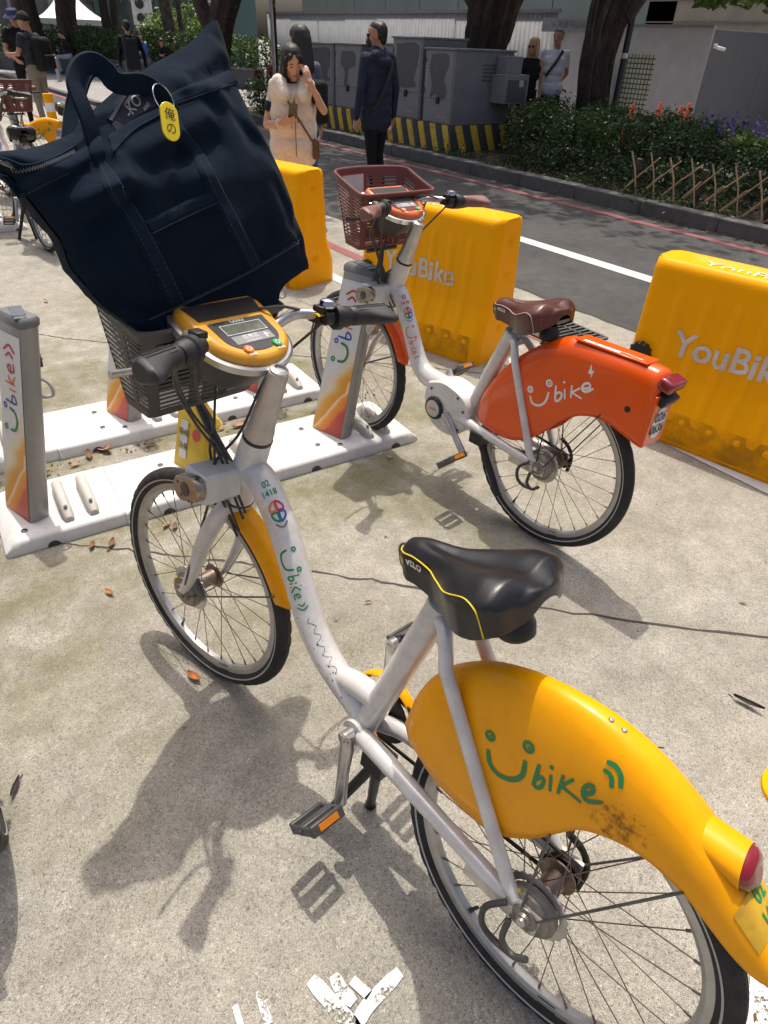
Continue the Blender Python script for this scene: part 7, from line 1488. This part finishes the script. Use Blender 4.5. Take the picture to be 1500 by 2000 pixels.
bo_ = empty('steel_bollard', (6.15, 27.5, .08)); tag(bo_, 'steel bollard with an orange band on the far sidewalk', 'bollard'); b = MB(); b.lathe([(.07, 0), (.07, .62), (.05, .66), (.03, .68), (.03, .75), (0, .76)], (0, 0, 0), (0, 0, 1), 18); b.obj('shaft', M_alu, bo_); b = MB(); b.lathe([(.072, .44), (.072, .52)], (0, 0, 0), (0, 0, 1), 18); b.obj('orange_band', M_logo_o, bo_)
dl = empty('delineator_post', (2.55, 12.4, 0)); tag(dl, 'orange and white banded flexible post behind the far bicycles', 'post'); b = MB(); b.lathe([(.20, 0), (.2, .03), (.1, .05)], (0, 0, 0), (0, 0, 1), 20); b.obj('base', M_black, dl)
for k in range(6): b = MB(); b.lathe([(.068, .05+k*.115), (.068, .165+k*.115)], (0, 0, 0), (0, 0, 1), 18); b.obj('band', M_bar if k % 2 else M_logo_w, dl)

# ---- other bicycles of the rows
def bike_copy(src, x, y, hd, lean, lb): o = copy_tree(src); place(o, x, y, R(hd), R(lean)); o['label'] = lb; return o
bike_copy(bikeY, 1.04, 6.38, 97, -6, 'yellow share bicycle with black saddle half hidden behind the navy bag')
bike_copy(bikeO, 1.20, 8.98, -83, 0, 'share bicycle with brown basket facing the camera at the left edge')
bike_copy(bikeY, 1.72, 8.85, -32, 0, 'yellow share bicycle standing crosswise beyond the brown basket')
bike_copy(bikeY, -.252, 1.27, 95, 0, 'share bicycle just outside the left edge, only its tyre showing')
put(make_dock('far printed dock post by the half hidden yellow bicycle', (-.3, .36, True, True)), .70, 7.45, DR); put(make_dock('far dock post beside the brown basket', (-.3, .36, True, True)), 1.42, 7.35, DR)

# ---- small things on the ground
dk = empty('delineator_post', (1.458, .118, 0)); tag(dk, 'yellow round post base cut off by the right edge', 'post base'); b = MB(); b.lathe([(.085, 0), (.085, .012), (.06, .03), (.035, .04), (.035, .10), (0, .1)], (0, 0, 0), (0, 0, 1), 28); b.obj('disc', M_bar, dk)
b = MB(); b.add([V(1.345, .125, .016), V(1.44, .02, .018), V(1.40, -.03, .012), V(1.31, .085, .012)], [(0, 1, 2, 3)]); tag(b.obj('paper_scrap', M_logo_w, smooth=False), 'white paper scrap beside the yellow post base', 'litter')
def leaf_shape(b, L_, W_, curl):
    rows = []
    for u in np.linspace(0, 1, 7): w_ = W_*math.sin(math.pi*min(1, u*.96+.04))**.8; rows.append([V((u-.5)*L_, s_*w_/2, .004+curl*(abs(s_)*.5+(u-.5)**2*1.6)+.002) for s_ in (-1, -.5, 0, .5, 1)])
    b.grid(rows); b.tube([V(-.5*L_, 0, .004), V(-.68*L_, .004, .006)], .0012, 5)
M_lf = [mat('dry_leaf_orange', (.42, .14, .03), .7, var=.3, scale=40), mat('dry_leaf_brown', (.19, .09, .05), .8, var=.3, scale=40), mat('dry_leaf_dark', (.035, .022, .018), .8), mat('dry_leaf_yellow', (.5, .36, .06), .7, var=.2), mat('dry_leaf_pink', (.40, .22, .15), .8, var=.25, scale=30)]
LV = [((.314, 1.338), .055, 0, 'curled orange leaf below the yellow front wheel'), ((.215, 1.838), .04, 0, 'small orange leaf left of the yellow front wheel'), ((.924, 1.321), .022, 1, 'tiny brown leaf between the saddle and the down tube'), ((1.271, .406), .03, 2, 'dark leaf tip right of the yellow fender'), ((1.624, .349), .085, 2, 'long dark rolled leaf near the right edge'), ((.475, 2.80), .11, 4, 'large brown leaf between the two dock plates'), ((.51, 2.10), .05, 4, 'brown leaf seen through the yellow front wheel'), ((.53, 2.07), .045, 1, 'second brown leaf seen through the yellow front wheel'), ((.30, 2.10), .05, 1, 'brown leaf by the front plate edge'), ((.469, 4.03), .06, 4, 'lone brown leaf beyond the left dock handle'), ((.719, 5.03), .05, 4, 'pale brown leaf on the paving beside the bag'), ((1.22, 2.68), .07, 4, 'pale leaf behind the stem of the yellow bicycle'), ((-.19, 1.25), .06, 2, 'dark leaf at the left edge'), ((1.09, 2.69), .08, 4, 'big pale leaf by the cables of the yellow bicycle'), ((1.54, 2.05), .04, 4, 'small brown leaf at the plate corner'), ((.20, 2.715), .06, 1, 'brown leaf behind the left dock post'), ((.655, 2.73), .05, 1, 'brown leaf against the back plate edge'), ((.236, 2.12), .05, 1, 'brown leaf below the front dock plate'), ((.40, 2.78), .07, 1, 'curled brown leaf left of the large leaf'), ((.33, 2.73), .05, 4, 'small leaf next to the curled one'), ((1.0, 2.70), .04, 0, 'small reddish leaf among the pale leaves'), ((1.573, .907), .014, 3, 'pale speck of leaf under the orange bicycle shadow')]
for (x, y), s_, mi, lb in LV:
    b = MB(); leaf_shape(b, s_, s_*(.42 if mi != 2 else .22), s_*.22); o = b.obj('fallen_leaf', M_lf[mi], sharp=0); o.location = (x, y, .002); o.rotation_euler = (random.uniform(-.15, .15), random.uniform(-.15, .15), random.random()*6.28); tag(o, lb, 'leaf', 'fallen leaves on the paving')
pts = np.column_stack([rng.uniform(-.2, 2.4, 260), rng.uniform(2.62, 2.84, 260), np.full(260, .004)]); pts = np.vstack([pts, np.column_stack([rng.uniform(-2, 3.8, 240), rng.uniform(-.5, 9, 240), np.full(240, .004)])]); w_ = leafcloud(pts, .016, .6).reshape(-1, 4, 3); w_[:, :, 2] = .002+(w_[:, :, 2]-.004)*.2+.003
o = bpy.data.objects.new('leaf_crumbs', fastmesh('leaf_crumbs', w_.reshape(-1, 3), 4, L_litter)); COL.objects.link(o); tag(o, 'crumbs of dry leaves scattered over the paving', 'leaves', kind='stuff')
